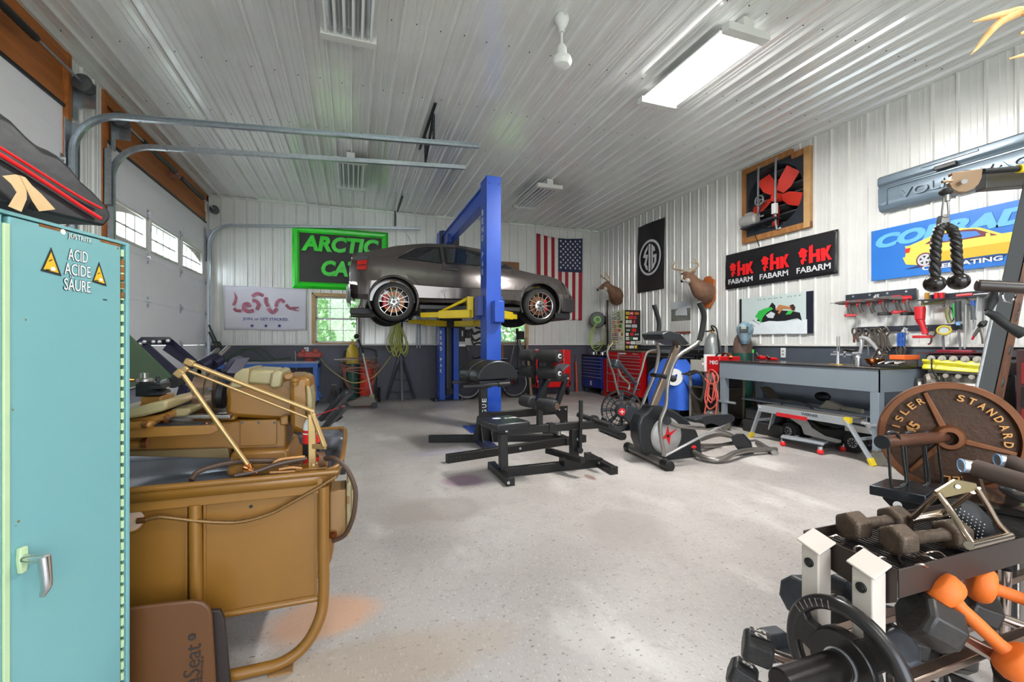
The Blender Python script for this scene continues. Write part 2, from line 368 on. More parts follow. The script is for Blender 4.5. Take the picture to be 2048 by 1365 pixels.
# windows of the back wall
woodtrim = mat('window_wood', '#c8a878', .55, 0, '#a5824f', 6, .6)
def bwin(name, w):
    x0, x1, z0, z1 = w; zm = z0+.53*(z1-z0)-.02
    f = MB().bb(x0-.005, x0+.03, YB-.05, YB+.07, z0, z1).bb(x1-.03, x1+.005, YB-.05, YB+.07, z0, z1).bb(x0-.005, x1+.005, YB-.05, YB+.07, z1-.03, z1+.01).bb(x0-.03, x1+.03, YB-.06, YB+.07, z0-.02, z0+.012)
    o = struct(name, f, woodtrim, bevel=.003)
    part('casing', MB().bb(x0-.045, x0-.006, YB-.045, YB-.002, z0, z1+.045).bb(x0-.045, x1+.045, YB-.045, YB-.002, z1+.011, z1+.045).bb(x1+.006, x1+.045, YB-.045, YB-.002, z0, z1+.045), woodtrim, o)
    for a, c, dy in ((z0+.012, zm+.02, .012), (zm-.02, z1-.03, .042)):
        s = MB(); xa, xb = x0+.03, x1-.03; Y0 = YB+dy-.012; Y1 = YB+dy+.012
        s.bb(xa, xa+.035, Y0, Y1, a, c).bb(xb-.035, xb, Y0, Y1, a, c).bb(xa, xb, Y0, Y1, a, a+.035).bb(xa, xb, Y0, Y1, c-.035, c)
        so = part('sash', s, white, o)
        mu = MB()
        for q in (1, 2): xx = xa+.035+(xb-xa-.07)*q/3; mu.bb(xx-.007, xx+.007, Y0+.004, Y1-.004, a, c)
        mu.bb(xa, xb, Y0+.004, Y1-.004, (a+c)/2-.007, (a+c)/2+.007); part('muntin', mu, white, o)
        part('pane', MB().bb(xa, xb, YB+dy-.002, YB+dy+.002, a, c), glass, o, smooth=0)
bwin('window_1', W1); bwin('window_2', W2)
# outside: grass and trees
grass = mat('grass', '#6f9a4c', .9, 0, '#a8c684', 3, .9)
struct('ground', MB().bb(-25, 30, YB+.4, 40, -.3, -.2).bb(-25, XL-.4, YF-6, YB+.4, -.3, -.2).bb(-3, 8, YF-14, YF-.35, -.3, -.2), grass, smooth=0)
leafm = mat('tree_leaves', '#86b070', .7, 0, '#b4d29c', 4, .9)
barkm = mat('bark', '#6c5a48', .9)
for i, (tx, ty, h, lab) in enumerate([(-2.2, 15.5, 5, 'leafy green tree outside the left back window, nearest the building'), (.4, 17.5, 5.5, 'leafy green tree outside the left back window, farther off'), (4.9, 16, 5, 'leafy green tree outside the right back window')]):
    t = thing('tree', lab, 'tree', (tx, ty, -.2), group='trees behind the building')
    part('trunk', MB().tube([(tx, ty, -.2), (tx+.1, ty, h*.4), (tx, ty+.1, h*.8)], [.14, .1, .05]), barkm, t)
    lb = MB(); rr = random.Random(i)
    for q in range(4200):
        while 1:
            a = V((rr.uniform(-1, 1), rr.uniform(-1, 1), rr.uniform(-1, 1)))
            if a.length < 1: break
        c = V((tx+a.x*2.1, ty+a.y*1.2, h*.5+a.z*h*.5)); d1 = V((rr.uniform(-1, 1), rr.uniform(-.4, .4), rr.uniform(-1, 1))).normalized()*.09; d2 = d1.cross(V((rr.random(), 1, rr.random()))).normalized()*.05
        lb.poly([c-d1, c+d2, c+d1, c-d2])
    part('foliage', lb, leafm, t, kind='stuff', smooth=0)

# ================= ceiling fittings =================
tubeoff = mat('fluorescent_tube', '#e4e6e6', .25, 0); tubeon = mat('lit_tube', (1, 1, 1, 1), .4, emit=22)
refl = mat('lamp_reflector', '#d8dadb', .18, .8)
LL = {(-.04, 3.8): 'unlit white six-tube ceiling light, nearest, cut by the top edge', (3.4, 3.8): 'lit six-tube ceiling light glowing white on the right side of the ceiling', (-.04, 8.07): 'unlit six-tube ceiling light beyond the garage door tracks', (3.35, 8.07): 'unlit six-tube ceiling light right of the blue lift column', (-.04, -.9): 'added unseen six-tube ceiling light behind the viewer on the left', (3.4, -.9): 'added unseen six-tube ceiling light behind the viewer on the right'}
for lx, ly, on in LAMPS:
    t = thing('ceiling_light', LL[(lx, ly)], 'light', (lx, ly, 4.05), group='fluorescent ceiling lights')
    hw, hl, z = .235, .64, 4.10
    h = MB().bb(lx-hw, lx+hw, ly-hl+.08, ly+hl-.08, z+.01, z+.03).bb(lx-.06, lx+.06, ly-hl-.03, ly+hl+.03, z+.03, ZC-.02)
    part('housing', h, steel_white, t)
    for e in (-1, 1): part('end_cap', MB().bb(lx-hw-.01, lx+hw+.01, ly+e*hl-.045, ly+e*hl+.045, z-.035, z+.035), steel_white, t, bevel=.003)
    for q in range(6):
        xx = lx-hw+.04+q*(2*hw-.08)/5; part('tube', MB().cyl((xx, ly-hl+.02, z-.018), (xx, ly+hl-.02, z-.018), .0125, n=10), tubeon if on else tubeoff, t)
    for q in range(5): xx = lx-hw+.079+q*(2*hw-.08)/5; part('reflector_fin', MB().prism([v(xx-.025, ly-hl+.05, z+.01), v(xx, ly-hl+.05, z-.02), v(xx+.025, ly-hl+.05, z+.01)], (0, 2*hl-.1, 0)), refl, t)
fx, fy = 1.80, 3.72; t = thing('ceiling_fan_motor', 'white bladeless ceiling fan motor on a short down rod', 'fan', (fx, fy, 3.8))
part('canopy', MB().lathe([(.065, 0), (.07, .15), (.06, .4), (.03, .75), (.028, 1)], (fx, fy, ZC-.002), (fx, fy, ZC-.15), 24), white, t)
part('down_rod', MB().cyl((fx, fy, ZC-.15), (fx, fy, ZC-.31), .011), white, t)
part('coupling', MB().lathe([(.03, 0), (.045, .3), (.05, 1)], (fx, fy, ZC-.26), (fx, fy, ZC-.36)), white, t)
part('motor_housing', MB().lathe([(.04, 0), (.085, .25), (.095, .5), (.09, .65), (.075, .85), (.03, 1)], (fx, fy, ZC-.35), (fx, fy, ZC-.47), 28), white, t)
# torsion shafts, springs and drums over the doors
for y0, y1, lab in ((D2[0], D2[1], 'far'), (D1[0], D1[1], 'near')):
    t = thing('torsion_spring_assembly', 'torsion spring shaft with black springs and cable drums above the %s garage door' % lab, 'door springs', (XL+.1, y0, 3.9), group='garage door spring shafts')
    zs = 3.93; xs = XL+.11; ym = (y0+y1)/2
    part('shaft', MB().cyl((xs, y0+.03, zs), (xs, y1+.2, zs), .0125, n=10), galv, t)
    for a, c in ((ym+.12, ym+1.25), (ym-1.25, ym-.12)): part('spring', MB().lathe([(.028, 0), (.03, .03)]+[(.029 if i % 2 else .034, .04+i*.92/40) for i in range(41)]+[(.028, 1)], (xs, a, zs), (xs, c, zs), 14), blk, t)
    for a in (y0+.09, y1+.13):
        part('cable_drum', MB().lathe([(.03, 0), (.085, .05), (.085, .15), (.07, .2), (.07, .8), (.05, 1)], (xs, a-.09, zs), (xs, a+.05, zs), 24), mat('grey_cast', '#5f6266', .5, .6), t)
        part('end_bracket', MB().bb(XL+.01, XL+.16, a+.07, a+.075, zs-.2, zs+.06).bb(XL, XL+.01, a-.02, a+.08, zs-.35, zs+.06), galv, t)
    part('center_bracket', MB().bb(XL, XL+.13, ym-.03, ym+.03, zs-.07, zs+.07), mat('red_tag', '#8d5a48', .5), t)
# door tracks: vertical rail, quarter bend, long horizontal rail with perforated hangers
def track(y, side, lab, xend):
    t = thing('garage_door_track', lab, 'track', (XL, y, 0), group='garage door tracks')
    pts = []; r = .42; zt = 3.62
    for i in range(6): pts.append(v(XL+.05, y, .0+i*(zt-r)/5))
    for i in range(1, 10): a = pi/2*i/9; pts.append(v(XL+.05+r*(1-cos(a)), y, zt-r+r*sin(a)))
    pts.append(v(xend, y, zt+.26)); pr = []
    for i, p in enumerate(pts):
        d = (pts[min(i+1, len(pts)-1)]-pts[max(i-1, 0)]).normalized(); nn = V((d.z, 0, -d.x))  # points to the inside of the bend
        q = [(-.028, 0), (-.028, .05*side), (-.022, .05*side), (-.022, .006*side), (.022, .006*side), (.022, .05*side), (.028, .05*side), (.028, 0)]
        pr.append([p+nn*a+Y3*bq for a, bq in q])
    part('rail', MB().loft(pr), galv, t)
    part('bolt', MB().ball((XL+.6, y-.004*side, zt-.02), .012), steel, t)
    part('flag_bracket', MB().bb(XL, XL+.075, y-.045*side, y-.04*side, zt-.75, zt-.1).bb(XL, XL+.01, y-.045*side, y+.07*side, zt-.75, zt-.1), galv, t)
    return t
track(D1[1]+.05, -1, 'galvanised door track curving up over the near garage door, upper of the two rails', 1.57)
track(D2[0]-.05, 1, 'galvanised door track of the far garage door, lower of the two rails', 1.57)
track(D2[1]-.02, -1, 'galvanised door track running along the back wall', 1.45)
perf = mat('perforated_angle', '#3a3d42', .45, .6)
def hanger(lab, segs):
    t = thing('perforated_hanger', lab, 'bracket', segs[0][0], group='track hangers')
    for a, c in segs:
        part('angle', MB().bar(a, c, .036, .005).bar(V(a)+V((.0, .016, 0)), V(c)+V((0, .016, 0)), .005, .034), perf, t); hm = MB(); a, c = V(a), V(c); L = (c-a).length; nq = int(L/.05)
        for i in range(nq): p = a.lerp(c, (i+.5)/nq); hm.cyl(p+v(-.0, -.0035, 0), p+v(0, -.002, 0), .007, n=6)
        part('hole', hm, mat('pale_hole', '#a8acb0'), t, kind='stuff')
yy1, yy2 = 5.8, 6.5
hanger('dark perforated steel hanger holding the two near door tracks to the ceiling', [((.95, yy1-.3, ZC-.04), (.95, yy2+.4, ZC-.04)), ((.98, yy1, 3.865), (.98, yy1, ZC-.02)), ((.98, yy2, 3.865), (.98, yy2, ZC-.02)), ((.98, yy1+.05, ZC-.05), (.98, yy2-.02, 3.9))])
hanger('dark perforated steel hanger of the track by the back wall', [((.88, YB-.19, 3.86), (.88, YB-.19, ZC-.02)), ((.93, YB-1.3, ZC-.04), (.93, YB-.2, ZC-.04))])
# antler chandelier hanging in at the upper right
antm = mat('antler', '#d9a05c', .5, 0, '#f0cf9c', 14, .8, bump=.1)
t = thing('antler_chandelier', 'orange-brown antlers of a hanging chandelier at the upper right corner', 'chandelier', at(2090, 75, 1.5))
for pts, r in (([(2120, 40), (2048, 22), (2010, 28), (1975, 36), (1945, 44)], [.017, .014, .012, .008, .002]), ([(2035, 26), (2000, 45), (1975, 70), (1958, 92), (1941, 110)], [.014, .012, .010, .007, .001]), ([(2120, 70), (2090, 100), (2055, 108), (2017, 118)], [.013, .011, .008, .002]), ([(2120, 40), (2090, 70), (2060, 62), (2040, 68)], [.014, .012, .008, .004])):
    part('antler', MB().tube([at(a, c, 1.5) for a, c in pts], r, 10), antm, t)
part('chain', MB().cyl(at(2120, 40, 1.5), at(2120, 40, 1.5)+v(0, 0, ZC-at(2120, 40, 1.5).z-.02), .006, n=6), dkmetal, t)
print('shell ok')
# ================= back wall =================
def grommets(mb, pts, r=.009, ax=(0, -.004, 0)):
    for p in pts: mb.cyl(p, V(p)+V(ax), r, n=10)
    return mb
green = mat('sign_green', '#22c41e', .35, 0, '#1aa816', 4, .4, coat=.3); sblack = mat('sign_black', '#221d1c', .5, 0, '#2c2624', 8, .5)
a = onY(585, 452); d = onY(776, 585); x0, x1, z0, z1 = a.x, d.x, d.z+.01, a.z
t = thing('wall_sign', 'big green framed sign with raised green lettering reading ARCTIC CAT on black', 'sign', ((x0+x1)/2, YB-.03, z0))
fr = MB()
def rect_ring(mb, x0, x1, z0, z1, w, y0, y1):
    mb.bb(x0, x1, y0, y1, z1-w, z1).bb(x0, x1, y0, y1, z0, z0+w).bb(x0, x0+w, y0, y1, z0+w, z1-w).bb(x1-w, x1, y0, y1, z0+w, z1-w)
def ramp_ring(mb, x0, x1, z0, z1, w, ya, yb):
    o = [(x0, z0), (x1, z0), (x1, z1), (x0, z1)]; i = [(x0+w, z0+w), (x1-w, z0+w), (x1-w, z1-w), (x0+w, z1-w)]
    for k in range(4): j = (k+1) % 4; mb.poly([v(o[k][0], ya, o[k][1]), v(o[j][0], ya, o[j][1]), v(i[j][0], yb, i[j][1]), v(i[k][0], yb, i[k][1])])
fr.bb(x0, x1, YB-.06, YB-.025, z0, z1); ramp_ring(fr, x0, x1, z0, z1, .05, YB-.06, YB-.1); ramp_ring(fr, x0+.05, x1-.05, z0+.05, z1-.05, .05, YB-.1, YB-.09); ramp_ring(fr, x0+.1, x1-.1, z0+.1, z1-.1, .04, YB-.09, YB-.065)
part('frame', fr, green, t, smooth=0)
part('face_panel', MB().bb(x0+.14, x1-.14, YB-.07, YB-.062, z0+.14, z1-.14), sblack, t)
for s_, l, r_, tp, bt in (('ARCTIC', 603, 757, 473, 511), ('CAT', 643, 722, 520, 559)):
    pa, pb = onY(l, tp), onY(r_, bt); mb = MB(); put_txt(mb, s_, ((pa.x+pb.x)/2, YB-.082, (pa.z+pb.z)/2), X3, Z3, pb.x-pa.x, .34 if l == 603 else .34, .05, .024, .15); part('lettering', mb, green, t, smooth=0)
# snake banner
cloth = mat('white_banner_cloth', '#dedce4', .8, 0, '#d0cedc', 2, .4); maroon = mat('maroon_ink', '#8f3a52', .7, 0, '#c98fa0', 90, .9); navy = mat('navy_ink', '#23308c', .7)
a = onY(449, 572); d = onY(614, 662); x0, x1, z0, z1 = a.x, d.x, d.z, a.z
t = thing('cloth_banner', 'white cloth banner with a cut-up maroon snake and the words JOIN, or GET STACKED.', 'banner', ((x0+x1)/2, YB-.05, z0))
part('cloth', MB().sheet(lambda u, w: v(x0+(x1-x0)*u, YB-.035-.012*sin(u*9+w*3)-.02*w*(1-u), z0+(z1-z0)*w+.012*sin(u*7)*(1-w)), 40, 16), cloth, t, solid=.002)
def bxz(px, py, y=.068): p = onY(px, py); return v(p.x, YB-y, p.z)
def inv6(x, y): return 400+x/3.4125, 430+y/3.4125
for seg, r in (([(237, 530), (250, 565), (243, 600), (232, 620)], [.004, .022, .028, .03]), ([(236, 640), (255, 655), (292, 658)], .03), ([(372, 655), (330, 660), (305, 640), (310, 612), (335, 612), (345, 632)], .036), ([(392, 650), (405, 615), (385, 590), (362, 588)], .034), ([(360, 560), (395, 540), (438, 555)], .034), ([(455, 565), (455, 600), (470, 628)], .034), ([(465, 640), (500, 668), (530, 640)], .036), ([(522, 630), (530, 600), (555, 582), (580, 600)], .032), ([(590, 615), (615, 640), (645, 640), (678, 632)], [.03, .028, .03, .008]), ([(640, 650), (660, 655), (678, 660)], [.014, .012, .006])):
    pts = [bxz(*inv6(*q)) for q in seg]; mb = MB(); mb.tube(pts, r, 8, 5)
    for q in mb.b.verts: q.co.y = YB-.064-(.002 if q.co.y < YB-.068 else 0)
    part('snake_print', mb, maroon, t)
mb = MB(); put_txt(mb, 'JOIN, or GET STACKED.', bxz(*inv6(454, 716)), X3, Z3, .84, .075, .008); mb.bar(bxz(*inv6(315, 735)), bxz(*inv6(592, 735)), .006, .001); part('lettering', mb, navy, t, smooth=0)
def star(c, ux, uy, r, ph=pi/2): return [V(c)+V(ux)*(r*(1 if i % 2 == 0 else .4)*cos(ph+i*pi/5))+V(uy)*(r*(1 if i % 2 == 0 else .4)*sin(ph+i*pi/5)) for i in range(10)]
for q in (360, 454, 546): part('star', MB().prism(star(bxz(*inv6(q, 759), .066), X3, Z3, .045), (0, -.002, 0)), navy, t, smooth=0)
# flag hung by its fly end: stripes run down
fred = mat('flag_red', '#a32033', .75, 0, '#8c1a2c', 5, .5); fwh = mat('flag_white', '#e4dfd6', .75); fnv = mat('flag_navy', '#2c3556', .75)
fx0, fx1, fz0, fz1 = 4.36, 5.655, 1.89, 4.04
def flagp(u, w): return v(fx0+(fx1-fx0)*u+.03*(1-w)*(u-.5)*-1, YB-.045-.014*sin(u*26)*(.6+.4*(1-w)), fz0+(fz1-fz0)*w-.10*sin(pi*u)*w*w*.6-.03*u)
fm = MB(); fm.sheet(flagp, 52, 24, lambda u, w: 2 if (u > 6/13 and w > .6) else (0 if int(u*13) % 2 == 0 else 1))
t = thing('national_flag', 'American flag hanging vertically with stars at its upper right', 'flag', ((fx0+fx1)/2, YB-.04, fz0))
part('cloth', fm, [fred, fwh, fnv], t, solid=.002)
sm_ = MB()
for i in range(9):
    for j in range(11):
        if (i+j) % 2 == 0:
            u = 6/13+(7/13)*(i+1)/10; w = .6+.4*(j+1)/12; p = flagp(u, w)-v(0, .004, 0); sm_.poly(star(p, X3, Z3, .038, pi/2))
part('stars', sm_, fwh, t, kind='stuff', smooth=0, solid=.001)
a, d = onY(1003, 524), onY(1037, 545); solo('wooden_plaque', MB().bb(a.x, d.x, YB-.05, YB-.022, d.z, a.z).bb(a.x+.04, d.x-.04, YB-.056, YB-.05, d.z+.04, a.z-.04), mat('plaque_wood', '#8a5a30', .5, 0, '#5a381c', 10, .7), 'small brown wooden plaque on the back wall above the car hood', 'plaque')
for p, l in ((onY(613, 701), 'white outlet on the back wall above the blue bench vise'), (onY(1073, 704), 'white outlet on the back wall near the red tool cart')):
    t = thing('outlet', l, 'outlet', p, group=None); part('cover_plate', MB().bb(p.x-.045, p.x+.045, YB-.012, YB, p.z-.065, p.z+.065), white, t, bevel=.003)
    for s_ in (-.025, .025): part('socket', MB().bb(p.x-.018, p.x+.018, YB-.017, YB-.012, p.z+s_-.014, p.z+s_+.014), mat('socket_grey', '#9a9a98', .5), t)
p = onX(1567, 706); t = thing('outlet', 'white outlet on the right wall above the welding table', 'outlet', p); part('cover_plate', MB().bb(XR-.012, XR, p.y-.04, p.y+.04, p.z-.075, p.z+.075), white, t, bevel=.003)
for s_ in (-.025, .025): part('socket', MB().bb(XR-.017, XR-.012, p.y-.016, p.y+.016, p.z+s_-.014, p.z+s_+.014), mat('socket_grey', '#9a9a98', .5), t)
# conduit lengths leaning upright on the wall
for i, (px, top, bot, l) in enumerate([(716, 600, 702, 'left rod of the leftmost pair'), (722, 600, 703, 'right rod of the leftmost pair'), (834, 600, 697, 'left of pair by lift column'), (840, 600, 697, 'right of pair by lift column')]):
    a = onY(px, bot, YB-.06); solo('conduit_rod', MB().cyl(a, (a.x, a.y, 2.75), .017, n=10), galv, 'grey metal rod on the back wall, '+l, 'rod')
mb = MB()   # black cut-out wall art
for pts, r in (([(944, 650), (955, 646), (970, 650), (978, 660)], .05), ([(942, 658), (948, 668), (960, 664), (972, 670)], .04), ([(942, 672), (950, 682), (964, 676), (976, 684)], .032), ([(946, 690), (958, 686), (970, 692)], .03), ([(950, 655), (962, 658), (970, 662)], .03), ([(943, 664), (944, 680), (948, 692)], .022)):
    mb.tube([onY(*q, YB-.04) for q in pts], r*.8, 8, 3)
for q in mb.b.verts: q.co.y = YB-.035+(q.co.y-(YB-.04))*.12
solo('metal_wall_art', mb, blk, 'black cut-out metal wall art left of the front lift column', 'wall art')
# ---- blue workbench with vise at the back left
bt = mat('bench_blue', '#2f66b5', .45, 0, '#26549a', 4, .5)
t = thing('workbench', 'blue steel workbench against the back wall under the snake banner', 'workbench', (-1.6, 10.05, 0))
part('top', MB().bb(-2.5, -.65, 9.7, 10.45, .86, .9), mat('worn_grey_top', '#8f8f98', .4, .4, '#6d6d76', 5, .7), t, bevel=.004)
part('apron', MB().bb(-2.5, -.65, 9.7, 9.72, .78, .86).bb(-.67, -.65, 9.7, 10.45, .78, .86), bt, t)
for x in (-2.45, -.72):
    for y in (9.75, 10.38): part('leg', MB().bb(x-.04, x+.04, y-.03, y+.03, .1, .86).prism([v(x-.09, y-.035, .12), v(x+.09, y-.035, .12), v(x+.04, y-.035, .24), v(x-.04, y-.035, .24)], (0, .07, 0)), bt, t, bevel=.003); part('caster', MB().cyl((x-.015, y, .05), (x+.015, y, .05), .048, n=14).bb(x-.03, x+.03, y-.02, y+.02, .06, .12), dkmetal, t)
part('rail', MB().bar((-2.45, 9.75, .32), (-.72, 9.75, .32), .05, .07).bar((-.72, 9.75, .32), (-.72, 10.38, .32), .05, .07), bt, t)
vz = .9; t = thing('bench_vise', 'red bench vise on the right end of the blue workbench', 'vise', (-.85, 9.85, vz)); vm = mat('vise_red', '#a33a2e', .45, .1, '#7c2a20', 10, .6)
part('swivel_base', MB().cyl((-.83, 9.88, vz), (-.83, 9.88, vz+.05), .11, .09), vm, t)
part('body', MB().box((-.78, 9.88, vz+.13), (.30, .12, .12)).box((-.72, 9.88, vz+.2), (.1, .16, .09)).cyl((-.66, 9.88, vz+.13), (-.6, 9.88, vz+.13), .055), vm, t, bevel=.012)
part('moving_jaw', MB().box((-.98, 9.88, vz+.13), (.14, .1, .1)).box((-.95, 9.88, vz+.2), (.07, .16, .08)), vm, t, bevel=.012)
part('screw_handle', MB().cyl((-1.0, 9.88, vz+.12), (-1.1, 9.88, vz+.12), .018).cyl((-1.09, 9.8, vz+.2), (-1.06, 9.75, vz-.16), .009), steel, t)
t = thing('pipe_stand', 'green wire frame of bent bars lying on the blue workbench', 'frame', (-1.75, 9.95, .9)); gm = mat('dark_green_enamel', '#33502f', .5)
for pts in ([(-2.35, 9.9, .92), (-2.1, 10, 1.12), (-1.85, 9.9, 1.14), (-1.6, 9.9, .93)], [(-2.3, 10.1, .92), (-2.0, 10.2, 1.14), (-1.75, 10.2, 1.15), (-1.5, 10.2, .93)], [(-2.1, 9.9, .93), (-1.5, 9.9, .93), (-1.2, 10, .97)]): part('bar', MB().tube(pts, .012, 8, 3), gm, t)
t = thing('hand_truck', 'dark green hand truck frame leaning in the back left corner', 'hand truck', onY(425, 760, 10.2))
for pts in ([(418, 650), (424, 665), (436, 690), (448, 720), (450, 760)], [(418, 664), (430, 690), (440, 715), (443, 760)], [(424, 686), (438, 685), (442, 694), (440, 710)]): part('frame_tube', MB().tube([onY(*q, 10.2) for q in pts], .018, 8, 3), mat('truck_tube_dark', '#1f2a1e', .5), t)
# ---- gas cylinder cart
Yt = 9.9; t = thing('welding_cart', 'two-wheeled gas cylinder cart with a curved handle in front of the back wall', 'cart', onY(722, 800, Yt)); ct = mat('cart_green', '#2d3a34', .5)
A, B = onY(687, 702, Yt), onY(753, 702, Yt); zt = A.z
part('handle_frame', MB().tube([v(A.x, Yt+.1, .1), v(A.x, Yt+.1, zt-.1), v(A.x+.05, Yt+.1, zt+.0), v(A.x+.15, Yt+.1, zt+.04), v(B.x-.15, Yt+.1, zt+.04), v(B.x-.05, Yt+.1, zt), v(B.x, Yt+.1, zt-.1), v(B.x, Yt+.1, .1)], .018, 8, 3), ct, t)
part('toe_plate', MB().bb(A.x, B.x, Yt-.12, Yt+.12, .04, .06), ct, t)
for x in (A.x-.06, B.x+.06): part('wheel', MB().cyl((x-.025, Yt+.12, .16), (x+.025, Yt+.12, .16), .16, n=22).cyl((x-.03, Yt+.12, .16), (x+.03, Yt+.12, .16), .05), rubber, t, bevel=.01)
part('tank_chain', MB().tube([v(A.x, Yt-.02, .55), v((A.x+B.x)/2, Yt-.16, .52), v(B.x, Yt-.02, .55)], .008, 6), steel, t)
def gascyl(name, p, r, h, mats, lab, grp=None, split=.5):
    t = thing(name, lab, 'gas cylinder', p, group=grp); x, y, z = p
    part('tank', MB().lathe([(r*.93, 0), (r, .03), (r, split)], (x, y, z), (x, y, z+h), 24), mats[0], t)
    part('shoulder', MB().lathe([(r, split), (r, .82), (r*.85, .92), (r*.45, .985), (r*.25, 1)], (x, y, z), (x, y, z+h), 24), mats[1], t)
    part('valve', MB().cyl((x, y, z+h), (x, y, z+h+.05), .022).cyl((x-.045, y, z+h+.045), (x+.045, y, z+h+.045), .016).cyl((x, y, z+h+.05), (x, y, z+h+.085), .009).cyl((x, y, z+h+.08), (x, y, z+h+.1), .028), mat('brass', '#b08d45', .35, .8), t)
    return t
cgr = mat('cylinder_green', '#1f4a3d', .4, 0, '#173a30', 4, .5); cye = mat('cylinder_yellow', '#c9a82a', .45, 0, '#a98c20', 5, .5); cre = mat('cylinder_red', '#c8321e', .4, 0, '#a82715', 5, .5)
pa = onY(705, 796, Yt); gascyl('gas_cylinder', (pa.x, Yt-.02, .06), .125, 1.18, [cgr, cye], 'tall green gas cylinder with a yellow top on the two-wheeled cart', split=.66)
pa = onY(733, 796, Yt); gascyl('gas_cylinder', (pa.x, Yt-.03, .06), .14, .80, [cre, cre], 'short orange-red gas cylinder on the two-wheeled cart', split=.6)
hs = MB(); rr = random.Random(3); cx = (A.x+B.x)/2
hm = mat('red_hose', '#a85a52', .6, 0, '#7a4f3c', 12, .7)
t = thing('gas_hose', 'coils of red and tan hose hung around the cylinder cart', 'hose', (cx, Yt, .6))
for i in range(9):
    z = .92-.035*i; k = .37+rr.uniform(-.03, .03); part('coil', MB().tube([v(cx+k*cos(a_), Yt-.0+.21*sin(a_), z+rr.uniform(-.02, .02)-.05*sin(a_*1+i)) for a_ in [q*pi/5 for q in range(10)]], .009, 6, 3, closed=True), hm if i % 2 else mat('tan_hose', '#9a7a62', .6), t)
for k, ph in ((.33, 0), (.3, .3)): part('coil', MB().tube([v(cx-k, Yt-.24, .8), v(cx-k+.05, Yt-.26, .45), v(cx-.05, Yt-.28, .25+ph*.3), v(cx+k-.08, Yt-.26, .42), v(cx+k, Yt-.24, .8)], .009, 6, 4), hm, t)
part('torch', MB().cyl(onY(668, 720, Yt-.3), onY(715, 720, Yt-.3), .012), steel, t)
# hose line from the bench wall to the hose stand
solo('air_hose', MB().tube([onY(640, 716, 10.2), onY(655, 735, 9.95), onY(690, 760, 9.5), onY(716, 766, 9.45), onY(750, 752, 9.5), onY(775, 722, 9.8), onY(782, 712, 10)], .010, 6, 4), mat('olive_hose', '#b5a25a', .6), 'thin yellow-green hose sagging from the blue bench to the hose stand', 'hose')
# floor jack
t = thing('floor_jack', 'low grey floor jack with a long upright handle beside the cylinder cart', 'floor jack', onZ(720, 808)); P = lambda px, z, dy=0: v(onY(px, 700, 9.2).x, 9.2+dy, z)
jm = mat('jack_brown', '#6a5f55', .45, .3, '#4d443c', 8, .6)
for s_ in (-.12, .12): part('side_frame', MB().prism([P(688, .06, s_), P(748, .05, s_), P(752, .14, s_), P(742, .22, s_), P(725, .22, s_), P(700, .15, s_), P(690, .12, s_)], (0, .02, 0)), jm, t, bevel=.004)
part('lift_arm', MB().prism([P(692, .1, -.05), P(738, .12, -.05), P(738, .19, -.05), P(694, .16, -.05)], (0, .12, 0)), dkmetal, t)
for px in (692, 748):
    for s_ in (-.15, .15): part('wheel', MB().cyl(P(px, .05, s_), P(px, .05, s_+.03), .05 if px == 692 else .065, n=14), dkmetal, t)
part('handle_socket', MB().box(P(744, .2, .01), (.09, .1, .12)), mat('jack_label', '#8d8a55', .5), t, bevel=.005)
part('handle', MB().cyl(P(744, .24, .01), onY(726, 707, 9.35), .018, n=10), alum, t); part('grip', MB().cyl(onY(726, 707, 9.35), onY(716, 680, 9.45), .026, n=10).ball(onY(713, 673, 9.45), .05, 10, 6), blk, t)
def jackstand(px, py, lab):
    p = onZ(px, py); t = thing('jack_stand', lab, 'jack stand', p); zt = .38
    for a in range(4): q = p+v(.12*cos(a*pi/2+.8), .12*sin(a*pi/2+.8), 0); part('leg', MB().bar(q, p+v(.03*cos(a*pi/2+.8), .03*sin(a*pi/2+.8), .26), .035, .006), jm, t)
    part('post', MB().cyl(p+v(0, 0, .2), p+v(0, 0, zt), .02).box(p+v(0, 0, zt), (.11, .05, .03)), jm, t)
jackstand(668, 806, 'brown metal jack stand on the floor right of the blue workbench'); jackstand(681, 801, 'brown metal jack stand next to the cylinder cart wheel')
# hose on a tripod
p = onZ(799, 797); p.y = 10.0; t = thing('tripod_stand', 'grey angle-iron tripod stand in front of the back wall', 'stand', p); top = v(p.x, 10.2, 1.05)
for q in (v(.70, 10.4, 0), v(p.x, 9.95, 0), v(1.32, 10.4, 0)): part('leg', MB().bar(q, top+(q-top)*.05, .05, .05), mat('stand_grey', '#55565c', .5, .3), t, bevel=.004)
for z in (.18, .45, .72):
    f = 1-z/1.05; pts = [top+(q-top)*f for q in (v(.70, 10.4, 0), v(p.x, 9.95, 0), v(1.32, 10.4, 0))]
    for i in range(3): part('brace', MB().bar(pts[i], pts[(i+1) % 3], .03, .01), mat('stand_grey', '#55565c', .5, .3), t)
part('post', MB().cyl((p.x+.02, 10.2, 1.0), (p.x+.02, 10.2, 1.78), .02).cyl((p.x-.1, 10.2, 1.75), (p.x+.3, 10.2, 1.75), .01), dkmetal, t)
t = thing('coiled_hose', 'long yellow-green hose coiled over the tripod stand', 'hose', (p.x-.1, 10.1, 1.0)); cm1 = mat('hose_lime', '#b9b95c', .55); cm2 = mat('hose_pale', '#8f9a52', .55)
